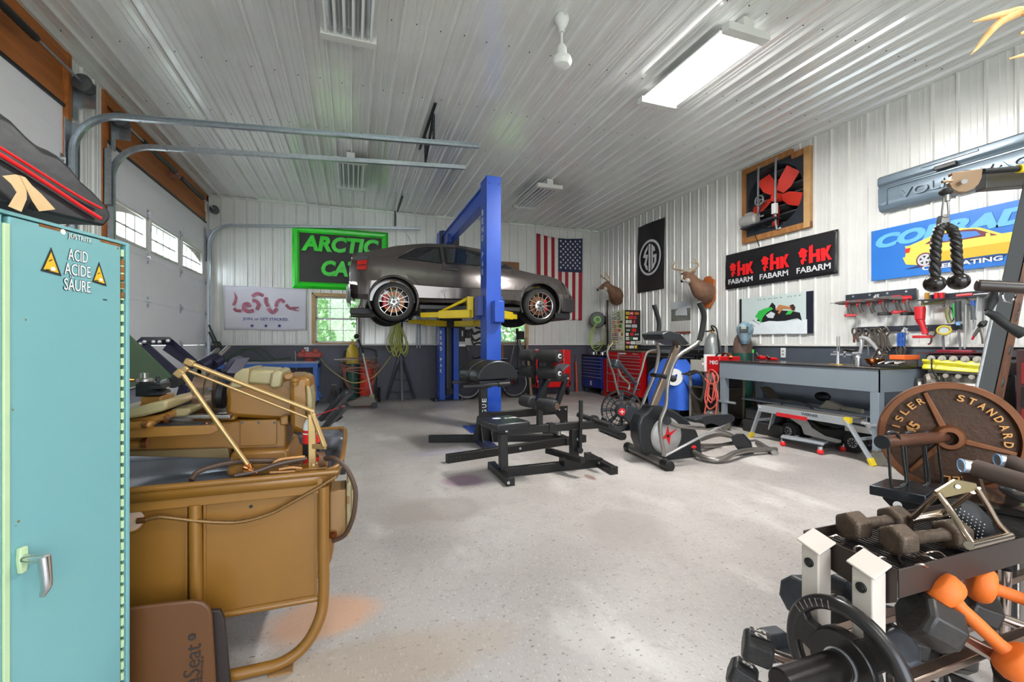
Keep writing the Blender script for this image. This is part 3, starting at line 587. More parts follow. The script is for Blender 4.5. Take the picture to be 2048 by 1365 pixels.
for i in range(15):
    k = rr.uniform(-.17, .17); zb = rr.uniform(.92, 1.15); yy = 10.08-rr.uniform(0, .12); zt = 1.75+rr.uniform(-.03, .03); wdt = rr.uniform(.05, .15)
    part('loop', MB().tube([v(p.x-.1, yy, zt), v(p.x-.1+k*.6-wdt*.6, yy, zt-.25), v(p.x-.1+k-wdt, yy-.03, zb+.2), v(p.x-.1+k, yy-.04, zb), v(p.x-.1+k+wdt, yy-.03, zb+.2), v(p.x-.1+k*.6+wdt*.6, yy, zt-.25)], .010, 6, 3, closed=True), cm1 if i % 3 else cm2, t)
# ---- fire extinguisher, bicycle, propped poles
p = onZ(908, 790); p.y = 10.25; p.x = 2.05; t = thing('fire_extinguisher', 'red fire extinguisher on the floor beside the rear lift column', 'fire extinguisher', p)
part('cylinder', MB().lathe([(.07, 0), (.08, .05), (.08, .8), (.05, .95), (.02, 1)], p, p+v(0, 0, .42)), red, t); part('valve_handle', MB().box(p+v(0, 0, .45), (.1, .03, .03)).cyl(p+v(0, 0, .42), p+v(0, 0, .46), .02), blk, t)
def bike():
    t = thing('bicycle', 'red and black mountain bicycle standing in front of the back wall behind the lift column', 'bicycle', (3.0, 9.85, 0)); y = 9.85; r = .335
    c1, c2 = v(2.42, y, r), v(3.55, y, r)
    for c in (c1, c2):
        w = part('tire', MB().tube([c+v(r*cos(a), 0, r*sin(a)) for a in [q*2*pi/28 for q in range(28)]], .03, 8, 1, closed=True), rubber, t)
        part('rim', MB().tube([c+v((r-.04)*cos(a), 0, (r-.04)*sin(a)) for a in [q*2*pi/28 for q in range(28)]], .012, 6, 1, closed=True), alum if c is c2 else mat('white_rim', '#c9c9c9', .4), t)
        sp = MB()
        for k in range(20): a = k*pi/10; sp.cyl(c+v(.02*cos(a+.6), .02*(-1)**k, .02*sin(a+.6)), c+v((r-.045)*cos(a), 0, (r-.045)*sin(a)), .0022, n=4)
        part('spokes', sp, dkmetal, t, kind='stuff'); part('hub', MB().cyl(c-v(0, .05, 0), c+v(0, .05, 0), .025, n=10), dkmetal, t)
    bbk, seat, head = v(3.13, y, .30), v(3.28, y, .80), v(2.62, y, .82)
    part('frame', MB().tube([bbk, seat], .018, 8, 1).tube([seat-v(0, 0, .08), head], .02, 8, 1).tube([bbk, head-v(0, 0, .1)], .024, 8, 1).tube([bbk, c2], .013, 8, 1).tube([seat-v(0, 0, .1), c2], .011, 8, 1), red, t)
    part('fork', MB().tube([head+v(0, 0, .03), head-v(-.02, 0, .16)], .02, 8, 1).tube([head-v(-.02, .05, .16), c1-v(0, .05, 0)], .016, 8, 1).tube([head-v(-.02, -.05, .16), c1+v(0, .05, 0)], .016, 8, 1), blk, t)
    part('handlebar', MB().tube([head+v(.02, -.32, .14), head+v(-.04, -.1, .1), head+v(-.04, .1, .1), head+v(.02, .32, .14)], .014, 8, 3).cyl(head, head+v(-.03, 0, .11), .016), blk, t)
    part('saddle', MB().ball(seat+v(.0, 0, .08), (.14, .07, .03), 14, 8).cyl(seat, seat+v(0, 0, .08), .014), blk, t)
    part('crankset', MB().cyl(bbk-v(0, .06, 0), bbk-v(0, .05, 0), .09, n=20).bar(bbk-v(0, .07, 0), bbk+v(.1, -.07, -.14), .02, .012).box(bbk+v(.12, -.11, -.15), (.09, .08, .02)), dkmetal, t)
    part('chain', MB().tube([bbk+v(0, -.05, .09), c2+v(0, -.05, .04), c2+v(.04, -.05, 0), c2+v(0, -.05, -.04), bbk+v(0, -.05, -.09)], .005, 5, 2), dkmetal, t)
bike()
def pole(nm, a, b, w, m_, lab, cat, h=None): return solo(nm, MB().bar(a, b, w, h or w), m_, lab, cat, bevel=.003)
pole('wooden_post', onY(1006, 790, 10.3), onY(1004, 690, 10.44), .06, woodf, 'wooden post leaning on the back wall just right of the front lift column', 'post')
pole('wooden_post', onY(1063, 800, 10.15), onY(1052, 676, 10.44), .055, mat('pale_post', '#9a8468', .6, 0, '#6f5a43', 6, .6), 'pale wooden post leaning on the wall left of the red tool cart', 'post')
pole('wooden_board', onY(1046, 740, 10.3), onY(1040, 680, 10.42), .06, mat('grey_board', '#8b8375', .7), 'short grey board leaning on the wall under the right back window', 'board', .02)
t = thing('photo_tripod', 'black and silver folding tripod standing before the right back window', 'tripod', (3.62, 10.1, 0)); tp = onY(1034, 668, 10.15)
for q, m_ in ((onY(1018, 738, 10.0), galv), (onY(1036, 770, 10.2), blk), (onY(1053, 750, 10.3), galv)): part('leg', MB().tube([tp, q], [.02, .012], 8, 1), m_, t)
part('head', MB().box(tp+v(0, 0, .06), (.06, .06, .14)).box(onY(1041, 671, 10.15), (.16, .12, .2)), blk, t, bevel=.01)
# ---- red service cart
cr = mat('cart_red', '#dc1616', .3, 0, '#c41212', 4, .4, coat=.3)
x0, x1, y0, y1 = 4.10, 5.0, 9.85, 10.35; t = thing('tool_cart', 'red open service cart with drawers against the back wall', 'tool cart', ((x0+x1)/2, 10.1, 0))
part('top_tray', MB().bb(x0, x1, y0, y1, 1.0, 1.03).bb(x0, x1, y0, y0+.02, 1.03, 1.1).bb(x0, x0+.02, y0, y1, 1.03, 1.1).bb(x1-.02, x1, y0, y1, 1.03, 1.1), cr, t)
part('bottom_tray', MB().bb(x0, x1, y0, y1, .2, .23).bb(x0, x1, y0, y0+.02, .2, .33), cr, t)
part('back_panel', MB().bb(x0, x1-.02, y1-.02, y1, .23, 1.0), blk, t)
part('drawer_unit', MB().bb(x1-.25, x1, y0, y1, .52, 1.0), cr, t)
for i in range(4): part('drawer_pull', MB().bb(x1-.24, x1-.17, y0-.02, y0, .6+i*.1, .63+i*.1), blk, t)
part('post', MB().bb(x1-.03, x1, y0, y0+.03, .23, .52), cr, t); part('post', MB().bb(x0, x0+.03, y0, y0+.03, .23, 1.0), cr, t)
for x in (x0+.06, x1-.06): part('caster', MB().cyl((x-.02, y0+.05, .08), (x+.02, y0+.05, .08), .08, n=16).bb(x-.03, x+.03, y0+.02, y0+.08, .12, .2), dkmetal, t)
for i in range(9): q = V((x0+.08+i*.09, y0+.1+.15*rr.random(), .23)); solo('hand_tool', MB().tube([q+v(-.05, 0, .03), q+v(0, .02, .10), q+v(.06, 0, .12)], .015, 6, 2), dkmetal if i % 3 else steel, 'small dark hand tool heaped on the bottom tray of the red service cart', 'tool', group='tools on the red cart tray')
solo('work_light', MB().prism([v(4.55, 9.83, 1.05), v(4.75, 9.83, 1.05), v(4.7, 9.83, .93), v(4.62, 9.83, .93)], (0, .015, 0)), cr, 'red funnel shaped light clipped to the service cart', 'light')
solo('cart_rod', MB().cyl((4.83, 9.82, .24), (4.8, 9.82, 1.12), .006, n=6), alum, 'thin silver rod standing in the red service cart', 'rod')
a = onY(1149, 782, 10.42); solo('level', MB().bar((a.x, 10.30, .0), (a.x+.03, 10.42, .78), .05, .03), mat('orange_level', '#d9522a', .5), 'orange spirit level leaning on the wall beside the red service cart', 'level')
solo('broom_handle', MB().cyl((a.x+.04, 10.42, .72), (a.x+.05, 10.44, .98), .01, n=8), mat('dark_handle', '#6b4b38', .5), 'short brown handle behind the orange level', 'handle')
# ---- tool chests on the right wall
def chest(name, lab, cat, y0, y1, z0, z1, x0, m_, cols, hm_, casters=True, top=None, x1=6.15, side=None):
    t = thing(name, lab, cat, ((x0+x1)/2, (y0+y1)/2, 0))
    part('body', MB().bb(x0+.02, x1, y0, y1, z0, z1), side or m_, t, bevel=.006)
    for (ya, yb, zs) in cols:
        for a, c in zip(zs, zs[1:]):
            dr = part('drawer', MB().bb(x0-.004, x0+.02, ya+.008, yb-.008, a+.006, c-.006), m_, t, bevel=.003)
            part('handle', MB().prism([v(x0-.004, ya+.03, c-.012), v(x0-.024, ya+.03, c-.012), v(x0-.02, ya+.03, c-.028), v(x0-.004, ya+.03, c-.03)], (0, yb-ya-.06, 0)), hm_, dr)
    if casters:
        for y in (y0+.08, y1-.08):
            for x in (x0+.1, x1-.1): part('caster', MB().cyl((x, y-.025, .065), (x, y+.025, .065), .065, n=16).bb(x-.04, x+.04, y-.03, y+.03, .09, z0), mat('caster_grey', '#4b4f52', .5, .3), t)
    if top: part('top', MB().bb(x0-.01, x1+.01, y0-.01, y1+.01, z1, z1+.035), top, t, bevel=.004)
    return t
bc = chest('tool_chest', 'blue rolling tool chest in the back right corner', 'tool chest', 9.42, 10.38, .16, .94, 5.62, bluedk, [(9.44, 10.36, [.34, .44, .53, .60, .67, .76, .84, .92])], alum, top=dkmetal)
part('kick_panel', MB().bb(5.612, 5.63, 9.44, 10.36, .17, .33), bluedk, bc); mb = MB(); put_txt(mb, 'S', (5.608, 9.92, .27), -Y3, Z3, .09, .11, .05); part('emblem', mb, white, bc, smooth=0)
rc = chest('tool_chest', 'long red rolling tool chest with many drawers under the sticker cabinet', 'tool chest', 7.78, 9.12, .13, 1.07, 5.58, red, [(8.68, 9.1, [.15, .4, .58, .76, .9, 1.0]), (7.82, 8.64, [.15, .32, .44, .55, .64, .73, .81, .88, .95, 1.0])], alum, casters=False, top=mat('brown_worktop', '#6a5446', .5))
part('corner_post', MB().bb(5.575, 5.6, 8.645, 8.675, .13, 1.06), alum, rc); part('corner_post', MB().bb(5.575, 5.6, 9.105, 9.13, .13, 1.06), alum, rc)
mb = MB(); put_txt(mb, 'Snap-on', (5.573, 8.0, 1.035), -Y3, Z3, .2, .035, .02, shear=.2); part('badge', mb, white, rc, smooth=0); part('name_plate', MB().bb(5.572, 5.58, 8.35, 8.6, 1.02, 1.05), white, rc)
kc = chest('tool_chest', 'black rolling tool chest beside the red one, behind the elliptical', 'tool chest', 6.25, 7.66, .13, 1.03, 5.6, blk, [(6.28, 7.63, [.16, .32, .45, .56, .66, .76, .86, .93, 1.0])], dkmetal, top=dkmetal)
part('edge_strip', MB().bb(5.57, 5.6, 6.3, 7.6, .995, 1.02), steel, kc)
def sticker_field(parent, c, ux, uy, w, h, n, seed, base):
    rg = random.Random(seed); cols = ['#d8d4c8', '#b3202a', '#e0c030', '#2b2b2b', '#3c6a3c', '#8fa3b8', '#dcdcdc', '#c96a2a', '#ffffff', '#c01820']
    rows = int(n**.5*1.5); k = 0; words = ['SW', 'RACE', 'AW', 'TOOLS', 'MOTO', 'R4', 'GT', 'FUEL', 'PARTS', 'ACE', 'HD', 'OIL']
    for j in range(rows):
        u = -w/2+.02; 
        while u < w/2-.05:
            ww = rg.uniform(.05, .14); hh = h/rows*rg.uniform(.55, .85)
            if u+ww > w/2: break
            cc = rg.choice(cols); m_ = mat('sticker_'+cc, cc, .4); p = V(c)+V(ux)*(u+ww/2)+V(uy)*(h/2-h/rows*(j+.5)); nz = V(ux).cross(V(uy))*.0015
            ex = V(ux)*(ww/2); ey = V(uy)*(hh/2); so = part('sticker', MB().prism([p-ex-ey, p+ex-ey, p+ex+ey, p-ex+ey], nz), m_, parent, smooth=0)
            if rg.random() < .6:
                mb = MB(); put_txt(mb, rg.choice(words), p+nz*1.1, ux, uy, ww*.8, hh*.5, .02); part('print', mb, mat('sticker_ink_w', '#e8e8e8', .4) if cc in ('#b3202a', '#2b2b2b', '#3c6a3c', '#c01820') else mat('sticker_ink_k', '#242424', .4), so, smooth=0)
            u += ww+rg.uniform(.01, .04)
t = thing('sticker_cabinet', 'tall cabinet covered in stickers standing on the red tool chest', 'cabinet', (5.9, 8.8, 1.106)); sx0, sx1, sy0, sy1, sz0, sz1 = 5.66, 6.08, 8.52, 9.03, 1.106, 2.0
part('body', MB().bb(sx0, sx1, sy0, sy1, sz0, sz1), blk, t, bevel=.006); part('door', MB().bb(sx0-.02, sx0-.001, sy0, sy1, sz0, sz1), mat('cream_door', '#c4c8a6', .5), t, bevel=.004)
sticker_field(t, (sx0-.0215, (sy0+sy1)/2, (sz0+sz1)/2), -Y3, Z3, sy1-sy0-.04, sz1-sz0-.06, 36, 4, 0); sticker_field(t, ((sx0+sx1)/2, sy0-.001, (sz0+sz1)/2), X3, Z3, sx1-sx0-.02, sz1-sz0-.05, 44, 9, 0)
# tops of the chests
for i, (x, y, z, m_) in enumerate([(5.75, 9.6, .975, alum), (5.85, 9.8, .975, steel), (5.7, 9.95, .975, alum), (5.9, 10.15, .975, steel)]): solo('machined_part', MB().cyl((x, y, z), (x, y, z+.07), .05, .04).cyl((x, y, z+.05), (x+.12, y-.08, z+.13), .014), m_, 'silver metal part in the clutter on top of the blue tool chest', 'part', group='parts on the blue chest')
solo('spray_can', MB().lathe([(.035, 0), (.035, .8), (.015, .9), (.015, 1)], (5.72, 9.28, .9), (5.72, 9.28, 1.25)), mat('can_yellow', '#c7b234', .4), 'tall yellow can between the blue and red tool chests', 'can')
solo('can_shelf', MB().bb(5.64, 5.84, 9.2, 9.38, .0, .9), red, 'narrow red cabinet between the blue and red tool chests', 'cabinet', bevel=.005)
for i, (y, l, m_) in enumerate([(8.35, .3, blk), (7.95, .4, dkmetal), (7.5, .35, mat('wood_block', '#a3703f', .6)), (7.15, .5, mat('pipe_grey', '#6a6c70', .4)), (6.6, .3, blk)]): solo('chest_top_item', MB().bb(5.7, 5.95, y-l/2, y+l/2, 1.107 if y > 7.7 else 1.066, (1.107 if y > 7.7 else 1.066)+.035+.01*i), m_, ['black box lying on the red tool chest by the sticker cabinet', 'dark flat case on the right end of the red tool chest', 'wooden block on the left end of the black tool chest', 'grey flat tray in the middle of the black tool chest', 'black box on the right end of the black tool chest'][i], 'box', bevel=.004)
# corner conduit, hose reel
p = onX(1207, 600, XR-.06); solo('corner_pipe', MB().cyl((XR-.1, 9.95, 1.2), (XR-.1, 9.95, 2.36), .025, n=10), mat('rusty_pipe', '#4e3c34', .6), 'brown vertical pipe in the back right corner', 'pipe')
c = v(XR-.34, 10.05, 1.86); t = thing('hose_reel', 'black wall hose reel with a lime centre and lime hose in the corner', 'hose reel', c-v(0, 0, .2))
ax = V((-.45, -.9, 0)).normalized()
part('drum', MB().cyl(c-ax*.08, c+ax*.07, .2, n=28), blk, t, bevel=.015); part('hub', MB().cyl(c+ax*.07, c+ax*.09, .10, n=24), mat('lime', '#6dbb3a', .4), t, bevel=.004); part('hub_cap', MB().cyl(c+ax*.09, c+ax*.1, .05, n=20), blk, t)
part('wall_arm', MB().bar(c+ax*-.09, (XR-.03, 10.2, c.z), .08, .2), blk, t)
for k, (a_, b_) in enumerate(((1.0, .22), (.85, .12), (1.05, .05))): part('hose_loop', MB().tube([c+v(-.05, -.1, .1-.1*k), c+v(-.18-.05*k, -.15, -.3), c+v(-.28, -.2, -.65), c+v(-.1, -.2, -.78+.1*k), c+v(.12, -.15, -.5), c+v(.1, -.1, -.1)], .011, 6, 4), mat('lime_hose', '#a4b85a', .5), t)
print('back ok')
# ================= right wall =================
def rwp(px, py, d=.03): return onX(px, py, XR-d)
bcl = mat('black_banner', '#1b1b1d', .35, 0, '#242427', 3, .5)
# helper: printed items on the right wall; u runs towards the viewer (-Y), w up
def rwsheet(y0, y1, z0, z1, d, amp=.006): return lambda u, w: v(XR-d-amp*sin(u*7+w*5)-amp*.6*sin(w*11), y0+(y1-y0)*u, z0+(z1-z0)*w)
t = thing('hanging_banner', 'tall black vinyl banner with a white ring around the letters SIG', 'banner', (XR-.04, 8.27, 2.41))
y0, y1, z0, z1 = 8.745, 7.807, 2.415, 3.92
part('cloth', MB().sheet(rwsheet(y0, y1, z0, z1, .04, .01), 20, 30), bcl, t, solid=.002)
cy, cz = (y0+y1)/2, (z0+z1)/2-.02; bx = XR-.062; gw = mat('print_white', '#d2d4d8', .5)
mb = MB(); nseg = 48
def oval(r, k): a = 2*pi*k/nseg; return v(bx, cy-.385*r*cos(a), cz+.385*r*sin(a)*1.02)
for k in range(nseg): mb.prism([oval(1, k), oval(1, k+1), oval(.87, k+1), oval(.87, k)], (-.002, 0, 0))
part('ring_print', mb, gw, t, smooth=0)
L2 = lambda pts: [v(bx, cy-a*.385, cz+b_*.385) for a, b_ in pts]
for pts in ([(-.18, .72), (-.45, .45), (-.62, .1), (-.36, .02), (-.52, -.32), (-.30, -.66), (-.18, -.7), (-.18, -.5), (-.30, -.35), (-.14, .18), (-.38, .25), (-.26, .42), (-.18, .5)], [(-.1, .78), (.08, .78), (.08, -.8), (-.1, -.8)], [(.16, .75), (.45, .5), (.5, .3), (.32, .3), (.3, .42), (.3, -.45), (.42, -.3), (.42, -.05), (.32, -.05), (.32, .1), (.62, .1), (.6, -.3), (.38, -.62), (.16, -.76)]): part('letter_print', MB().prism(L2(pts), (-.002, 0, 0)), gw, t, smooth=0)
part('grommets', grommets(MB(), [v(XR-.055, y, z) for y in (y0-.03, y1+.03) for z in (z0+.03, z1-.03)], ax=(-.004, 0, 0)), steel, t, kind='stuff')
# black and red banner
y0, y1, z0, z1 = 6.165, 4.23, 2.20, 2.80; t = thing('hanging_banner', 'wide black banner with three red emblems over the word FABARM', 'banner', (XR-.04, 5.2, 2.2)); pr = mat('print_red', '#e01c20', .45)
part('cloth', MB().sheet(rwsheet(y0, y1, z0, z1, .04, .006), 40, 12), bcl, t, solid=.002)
bx = XR-.058
for k in range(3):
    yc = y0-.33-k*.635; q = lambda a, b_: v(bx, yc-a, z0+b_)
    mb = MB(); put_txt(mb, 'FABARM', q(0, .12), -Y3, Z3, .5, .085, .02); part('lettering', mb, gw, t, smooth=0)
    for pts in ([(-.06, .2), (0, .2), (.0, .28), (.05, .28), (.05, .2), (.11, .2), (.10, .38), (.04, .38), (.05, .33), (0, .33), (0, .46), (-.06, .44)], [(.12, .2), (.18, .2), (.18, .27), (.22, .2), (.27, .2), (.21, .3), (.26, .4), (.20, .4), (.18, .34), (.17, .38), (.11, .38)]): part('emblem_print', MB().prism([q(a, b_) for a, b_ in pts], (-.002, 0, 0)), pr, t, smooth=0)
    part('emblem_print', MB().prism([q(a, b_) for a, b_ in [(-.17, .2), (-.19, .26), (-.15, .3), (-.2, .31), (-.21, .36), (-.23, .38), (-.2, .4), (-.18, .44), (-.13, .43), (-.1, .4), (-.07, .38), (-.1, .36), (-.09, .31), (-.12, .29), (-.09, .24), (-.13, .25), (-.14, .2)]], (-.002, 0, 0)), pr, t, smooth=0)
part('grommets', grommets(MB(), [v(XR-.055, y, z) for y in (y0-.03, y1+.03) for z in (z0+.03, z1-.03)], ax=(-.004, 0, 0)), steel, t, kind='stuff')
# snowmobile poster on a dark backing
y0, y1, z0, z1 = 5.865, 4.58, 1.40, 2.005; t = thing('poster', 'pale poster of a green snowmobile on snow with dark side bars', 'poster', (XR-.04, 5.2, 1.4)); bx = XR-.045
part('backing', MB().bb(XR-.04, XR-.024, y1, y0, z0, z1), mat('poster_dark', '#1f2230', .35), t)
part('sheet', MB().bb(bx, XR-.04, y1+.1, y0-.05, z0, z1), mat('poster_pale', '#bccbc8', .4, 0, '#cfd8d8', 1.5, .5), t, smooth=0)
q = lambda px, py, e=0: v(bx-.001-e, onX(px, py, XR-.045).y, onX(px, py, XR-.045).z)
def pp(l): return [(1440+x/4.874, 440+y/4.874) for x, y in l]
def pr_(nm, l, m_, e=.001): part(nm, MB().prism([q(a, b_, e) for a, b_ in pp(l)], (-.0012, 0, 0)), m_, t, smooth=0)
pk = mat('print_black', '#1b1c20', .5); pg = mat('print_green', '#35b84a', .45)
pr_('snow_print', [(252, 1000), (400, 985), (600, 990), (850, 970), (850, 1112), (252, 1112)], mat('print_snow', '#dfe6ea', .5), .0)
pr_('machine_print', [(360, 985), (400, 930), (480, 850), (510, 805), (540, 835), (545, 880), (620, 885), (700, 890), (780, 905), (800, 985), (760, 960), (700, 970), (640, 985), (560, 990), (480, 985), (420, 1000)], pk, .0015)
pr_('cowl_print', [(345, 945), (380, 890), (440, 865), (500, 850), (520, 870), (460, 905), (420, 950), (400, 1010), (380, 970)], pg, .003)
pr_('cowl_print', [(640, 925), (670, 885), (715, 890), (690, 920)], pg, .003)
pr_('panel_print', [(450, 930), (500, 895), (540, 915), (520, 960), (470, 955)], mat('print_grey', '#c9ced2', .5), .004)
pr_('rider_print', [(540, 880), (580, 828), (620, 835), (690, 850), (735, 870), (715, 888), (680, 870), (620, 868), (600, 890), (580, 920), (565, 905), (590, 875), (560, 885)], mat('print_skin', '#b77a4e', .5), .004)
pr_('hair_print', [(680, 835), (715, 822), (738, 850), (730, 885), (705, 880)], mat('print_hair', '#3d211a', .5), .005)
for l in ([(320, 980), (355, 1000), (385, 1020)], [(285, 1010), (320, 1025), (340, 1040)]): part('ski_print', MB().tube([q(a, b_, .002) for a, b_ in pp(l)], .004, 5, 2), pk, t)
mb = MB(); put_txt(mb, 'H A N D S   O F F', q(*pp([(570, 760)])[0]), -Y3, Z3, .75, .018, 0); part('lettering', mb, mat('print_dgreen', '#2c5c44', .5), t, smooth=0)
# calendar
a, d = rwp(1343, 605, .03), rwp(1381, 664, .03); yA, yB = a.y, d.y; t = thing('calendar', 'wall calendar with a truck picture over a white month grid', 'calendar', (XR-.03, (yA+yB)/2, d.z)); zm = rwp(1380, 641, .03).z
part('picture', MB().bb(XR-.034, XR-.026, yB, yA, zm, a.z), mat('calendar_photo', '#7d8078', .5, 0, '#4d4a44', 6, .9), t, smooth=0); part('sky_print', MB().bb(XR-.036, XR-.034, yB, yA, zm+(a.z-zm)*.62, a.z), mat('print_sky', '#c8cdd2', .5), t, smooth=0)
part('truck_print', MB().prism([v(XR-.037, yA-.12, zm+.12), v(XR-.037, yB+.08, zm+.1), v(XR-.037, yB+.1, zm+.25), v(XR-.037, yB+.25, zm+.27), v(XR-.037, yA-.14, zm+.22)], (-.001, 0, 0)), mat('print_grey', '#c9ced2', .5), t, smooth=0)
part('month_sheet', MB().bb(XR-.033, XR-.027, yB, yA, d.z, zm), trimw, t, smooth=0); gl = MB()
for i in range(8): y = yB+(yA-yB)*i/7; gl.bb(XR-.0345, XR-.033, y-.002, y+.002, d.z+.03, zm-.03)
for i in range(6): z = d.z+.03+(zm-d.z-.06)*i/5; gl.bb(XR-.0345, XR-.033, yB, yA, z-.002, z+.002)
part('grid_print', gl, mat('grid_grey', '#9a9a9a', .5), t, kind='stuff', smooth=0)
part('header_strip', MB().bb(XR-.036, XR-.027, yB, yA-.1, d.z-.035, d.z+.01), mat('strip_brown', '#7d3f2a', .5), t)
# exhaust fan in its wood frame
fy0, fy1, fz0, fz1 = 5.80, 4.61, 2.92, 4.16; t = thing('exhaust_fan', 'large wall exhaust fan with orange-red blades in a lumber frame', 'fan', (XR, 5.2, fz0)); wl_ = woodf
part('frame_board', MB().bb(XR-.06, XR, fy1, fy0, fz0, fz0+.09), wl_, t, bevel=.003); part('frame_board', MB().bb(XR-.06, XR, 4.9, fy0, fz1-.09, fz1), wl_, t, bevel=.003)
part('frame_board', MB().bb(XR-.06, XR, fy0-.07, fy0, fz0+.09, fz1-.09), wl_, t, bevel=.003); part('frame_board', MB().bb(XR-.07, XR, fy1, fy1+.09, fz0, fz1-.07), mat('lumber_lighter', '#c19a68', .6, 0, '#9a7040', 4, .7), t, bevel=.003)
part('frame_board', MB().bb(XR-.06, XR, fy1+.09, 4.9, fz1-.16, fz1-.07), wl_, t, bevel=.003)
cy, cz, fr_ = (fy0+fy1)/2+.01, (fz0+fz1)/2+.0, .485; pm = mat('fan_panel', '#3d434c', .4, .5, '#2c3138', 5, .6); mb = MB(); N = 40
for k in range(N):  # square panel with a round opening
    a0, a1 = 2*pi*k/N, 2*pi*(k+1)/N
    def sq(a): c_, s_ = cos(a), sin(a); f = .55/max(abs(c_), abs(s_)); return c_*f, s_*f
    p0, p1 = sq(a0), sq(a1); mb.poly([v(XR-.03, cy-fr_*cos(a0), cz+fr_*sin(a0)), v(XR-.03, cy-p0[0], cz+p0[1]), v(XR-.03, cy-p1[0], cz+p1[1]), v(XR-.03, cy-fr_*cos(a1), cz+fr_*sin(a1))])
    mb.poly([v(XR-.03, cy-fr_*cos(a0), cz+fr_*sin(a0)), v(XR-.03, cy-fr_*cos(a1), cz+fr_*sin(a1)), v(XR+.16, cy-fr_*cos(a1)*.97, cz+fr_*sin(a1)*.97), v(XR+.16, cy-fr_*cos(a0)*.97, cz+fr_*sin(a0)*.97)])
part('venturi_panel', mb, pm, t)
for i in range(7): z = cz-.48+i*.14; part('shutter_slat', MB().bar((XR+.2, cy-.52, z+.06), (XR+.2, cy+.52, z+.06), .16, .012, up=(.3, 0, 1)), mat('slat_grey', '#6f7478', .5, .3), t)
part('rear_box', MB().bb(XR+.24, XR+.26, fy1-.1, fy0+.1, fz0-.1, fz1+.1).bb(XR+.03, XR+.25, fy1-.1, fy1-.05, fz0-.1, fz1+.1).bb(XR+.03, XR+.25, fy0+.05, fy0+.1, fz0-.1, fz1+.1).bb(XR+.03, XR+.25, fy1, fy0, fz1+.02, fz1+.06).bb(XR+.03, XR+.25, fy1, fy0, fz0-.1, fz0-.05), dkmetal, t)
frd = mat('fan_blade_red', '#d83a2a', .4, 0, '#c22f22', 5, .5)
for k in range(5):
    a = radians_ = R(48+72*k); u = V((0, -cos(a), sin(a))); w = V((0, sin(a), cos(a))); tw = w*.9-X3*.42; tw0 = w*.72-X3*.65; c = v(XR+.04, cy, cz)
    part('blade', MB().loft([[c+u*.09-tw0*.05, c+u*.09+tw0*.06, c+u*.09+tw0*.06-X3*.006, c+u*.09-tw0*.05-X3*.006], [c+u*.22-tw*.09, c+u*.22+tw*.12, c+u*.22+tw*.12-X3*.006, c+u*.22-tw*.09-X3*.006], [c+u*.45-tw*.08, c+u*.45+tw*.13, c+u*.45+tw*.13-X3*.006, c+u*.45-tw*.08-X3*.006]]), frd, t, smooth=50)
part('hub', MB().cyl((XR-.02, cy, cz), (XR+.1, cy, cz), .07), frd, t)
gry = mat('fan_grey', '#8b8f92', .4, .3)
for dy in (.22, -.09): part('support_post', MB().tube([(XR-.06, cy+dy, cz+.54), (XR-.1, cy+dy, cz+.48), (XR-.1, cy+dy, cz-.45 if dy < 0 else cz-.2), (XR-.06, cy+dy-.06, cz-.52 if dy < 0 else cz-.25)], .016, 8, 3), gry, t)
pc = v(XR-.11, cy+.22-.16, cz-.02); pc = v(XR-.12, cy+.19, cz-.01)
part('pulley', MB().tube([pc+v(0, .075*cos(a_), .075*sin(a_)) for a_ in [q_*pi/10 for q_ in range(20)]], .011, 8, 1, closed=True).bar(pc-v(0, .07, 0), pc+v(0, .07, 0), .015).bar(pc-v(0, .03, .06), pc+v(0, .03, .06), .015).cyl(pc-v(.02, 0, 0), pc+v(.13, 0, 0), .02), gry, t)
part('belt', MB().cyl(pc+v(0, .07, 0), pc+v(0, .2, -.3), .007, n=6).cyl(pc+v(0, -.07, 0), pc+v(0, .05, -.32), .007, n=6), dkmetal, t)
mo = v(XR-.16, cy+.36, cz-.30); part('motor', MB().lathe([(.05, 0), (.09, .06), (.095, .3), (.095, .9), (.06, 1)], mo+v(-.02, .12, 0), mo+v(.02, -.16, .0), 22).box(mo+v(0, -.02, .1), (.07, .12, .05)), mat('motor_grey', '#a5a5a0', .4, .3), t)
part('motor_mount', MB().bar(mo+v(0, .1, -.11), mo+v(.05, -.5, -.07), .14, .02), pm, t); part('junction_box', MB().box((XR-.12, cy-.09, cz-.22), (.06, .07, .16)), white, t, bevel=.004); part('pull_cord', MB().cyl(mo+v(.03, -.05, -.12), mo+v(.1, -.12, -.42), .006, n=6), blk, t)
# ---- truck tailgate
tg = mat('tailgate_slate', '#6a7a86', .32, .25, '#56646f', 1.6, .7, coat=.2, bump=.03)
ya, yb = 3.70, 2.05; z0, z1 = 2.86, 3.30; t = thing('truck_tailgate', 'slate blue pickup tailgate with raised brand lettering hung on the right wall', 'tailgate', (XR-.05, 2.9, z0))
def tgprof(s_): return [(XR-.03, z0+.0), (XR-.09, z0+.02), (XR-.11, z0+.08), (XR-.115, z1-.16), (XR-.10, z1-.13), (XR-.125, z1-.10), (XR-.12, z1-.02), (XR-.09, z1), (XR-.03, z1)]
part('shell', MB().loft([[v(x, y, z) for x, z in tgprof(0)] for y in (ya, ya-.04, yb)]), tg, t, bevel=.006, smooth=45)
rr_ = MB(); xr = XR-.125; ins = [(ya-.1, z0+.08), (ya-.1, z1-.19), (ya-.13, z1-.165), (yb, z1-.165)]
rr_.tube([v(xr+.01, *p) for p in ins], .012, 6, 1); part('stamped_edge', rr_, tg, t)
part('handle', MB().box((XR-.135, 3.02, z1-.115), (.03, .2, .05)), blk, t, bevel=.01); part('upper_stamp', MB().box((XR-.125, 3.0, z1-.05), (.015, .5, .02)), tg, t, bevel=.005)
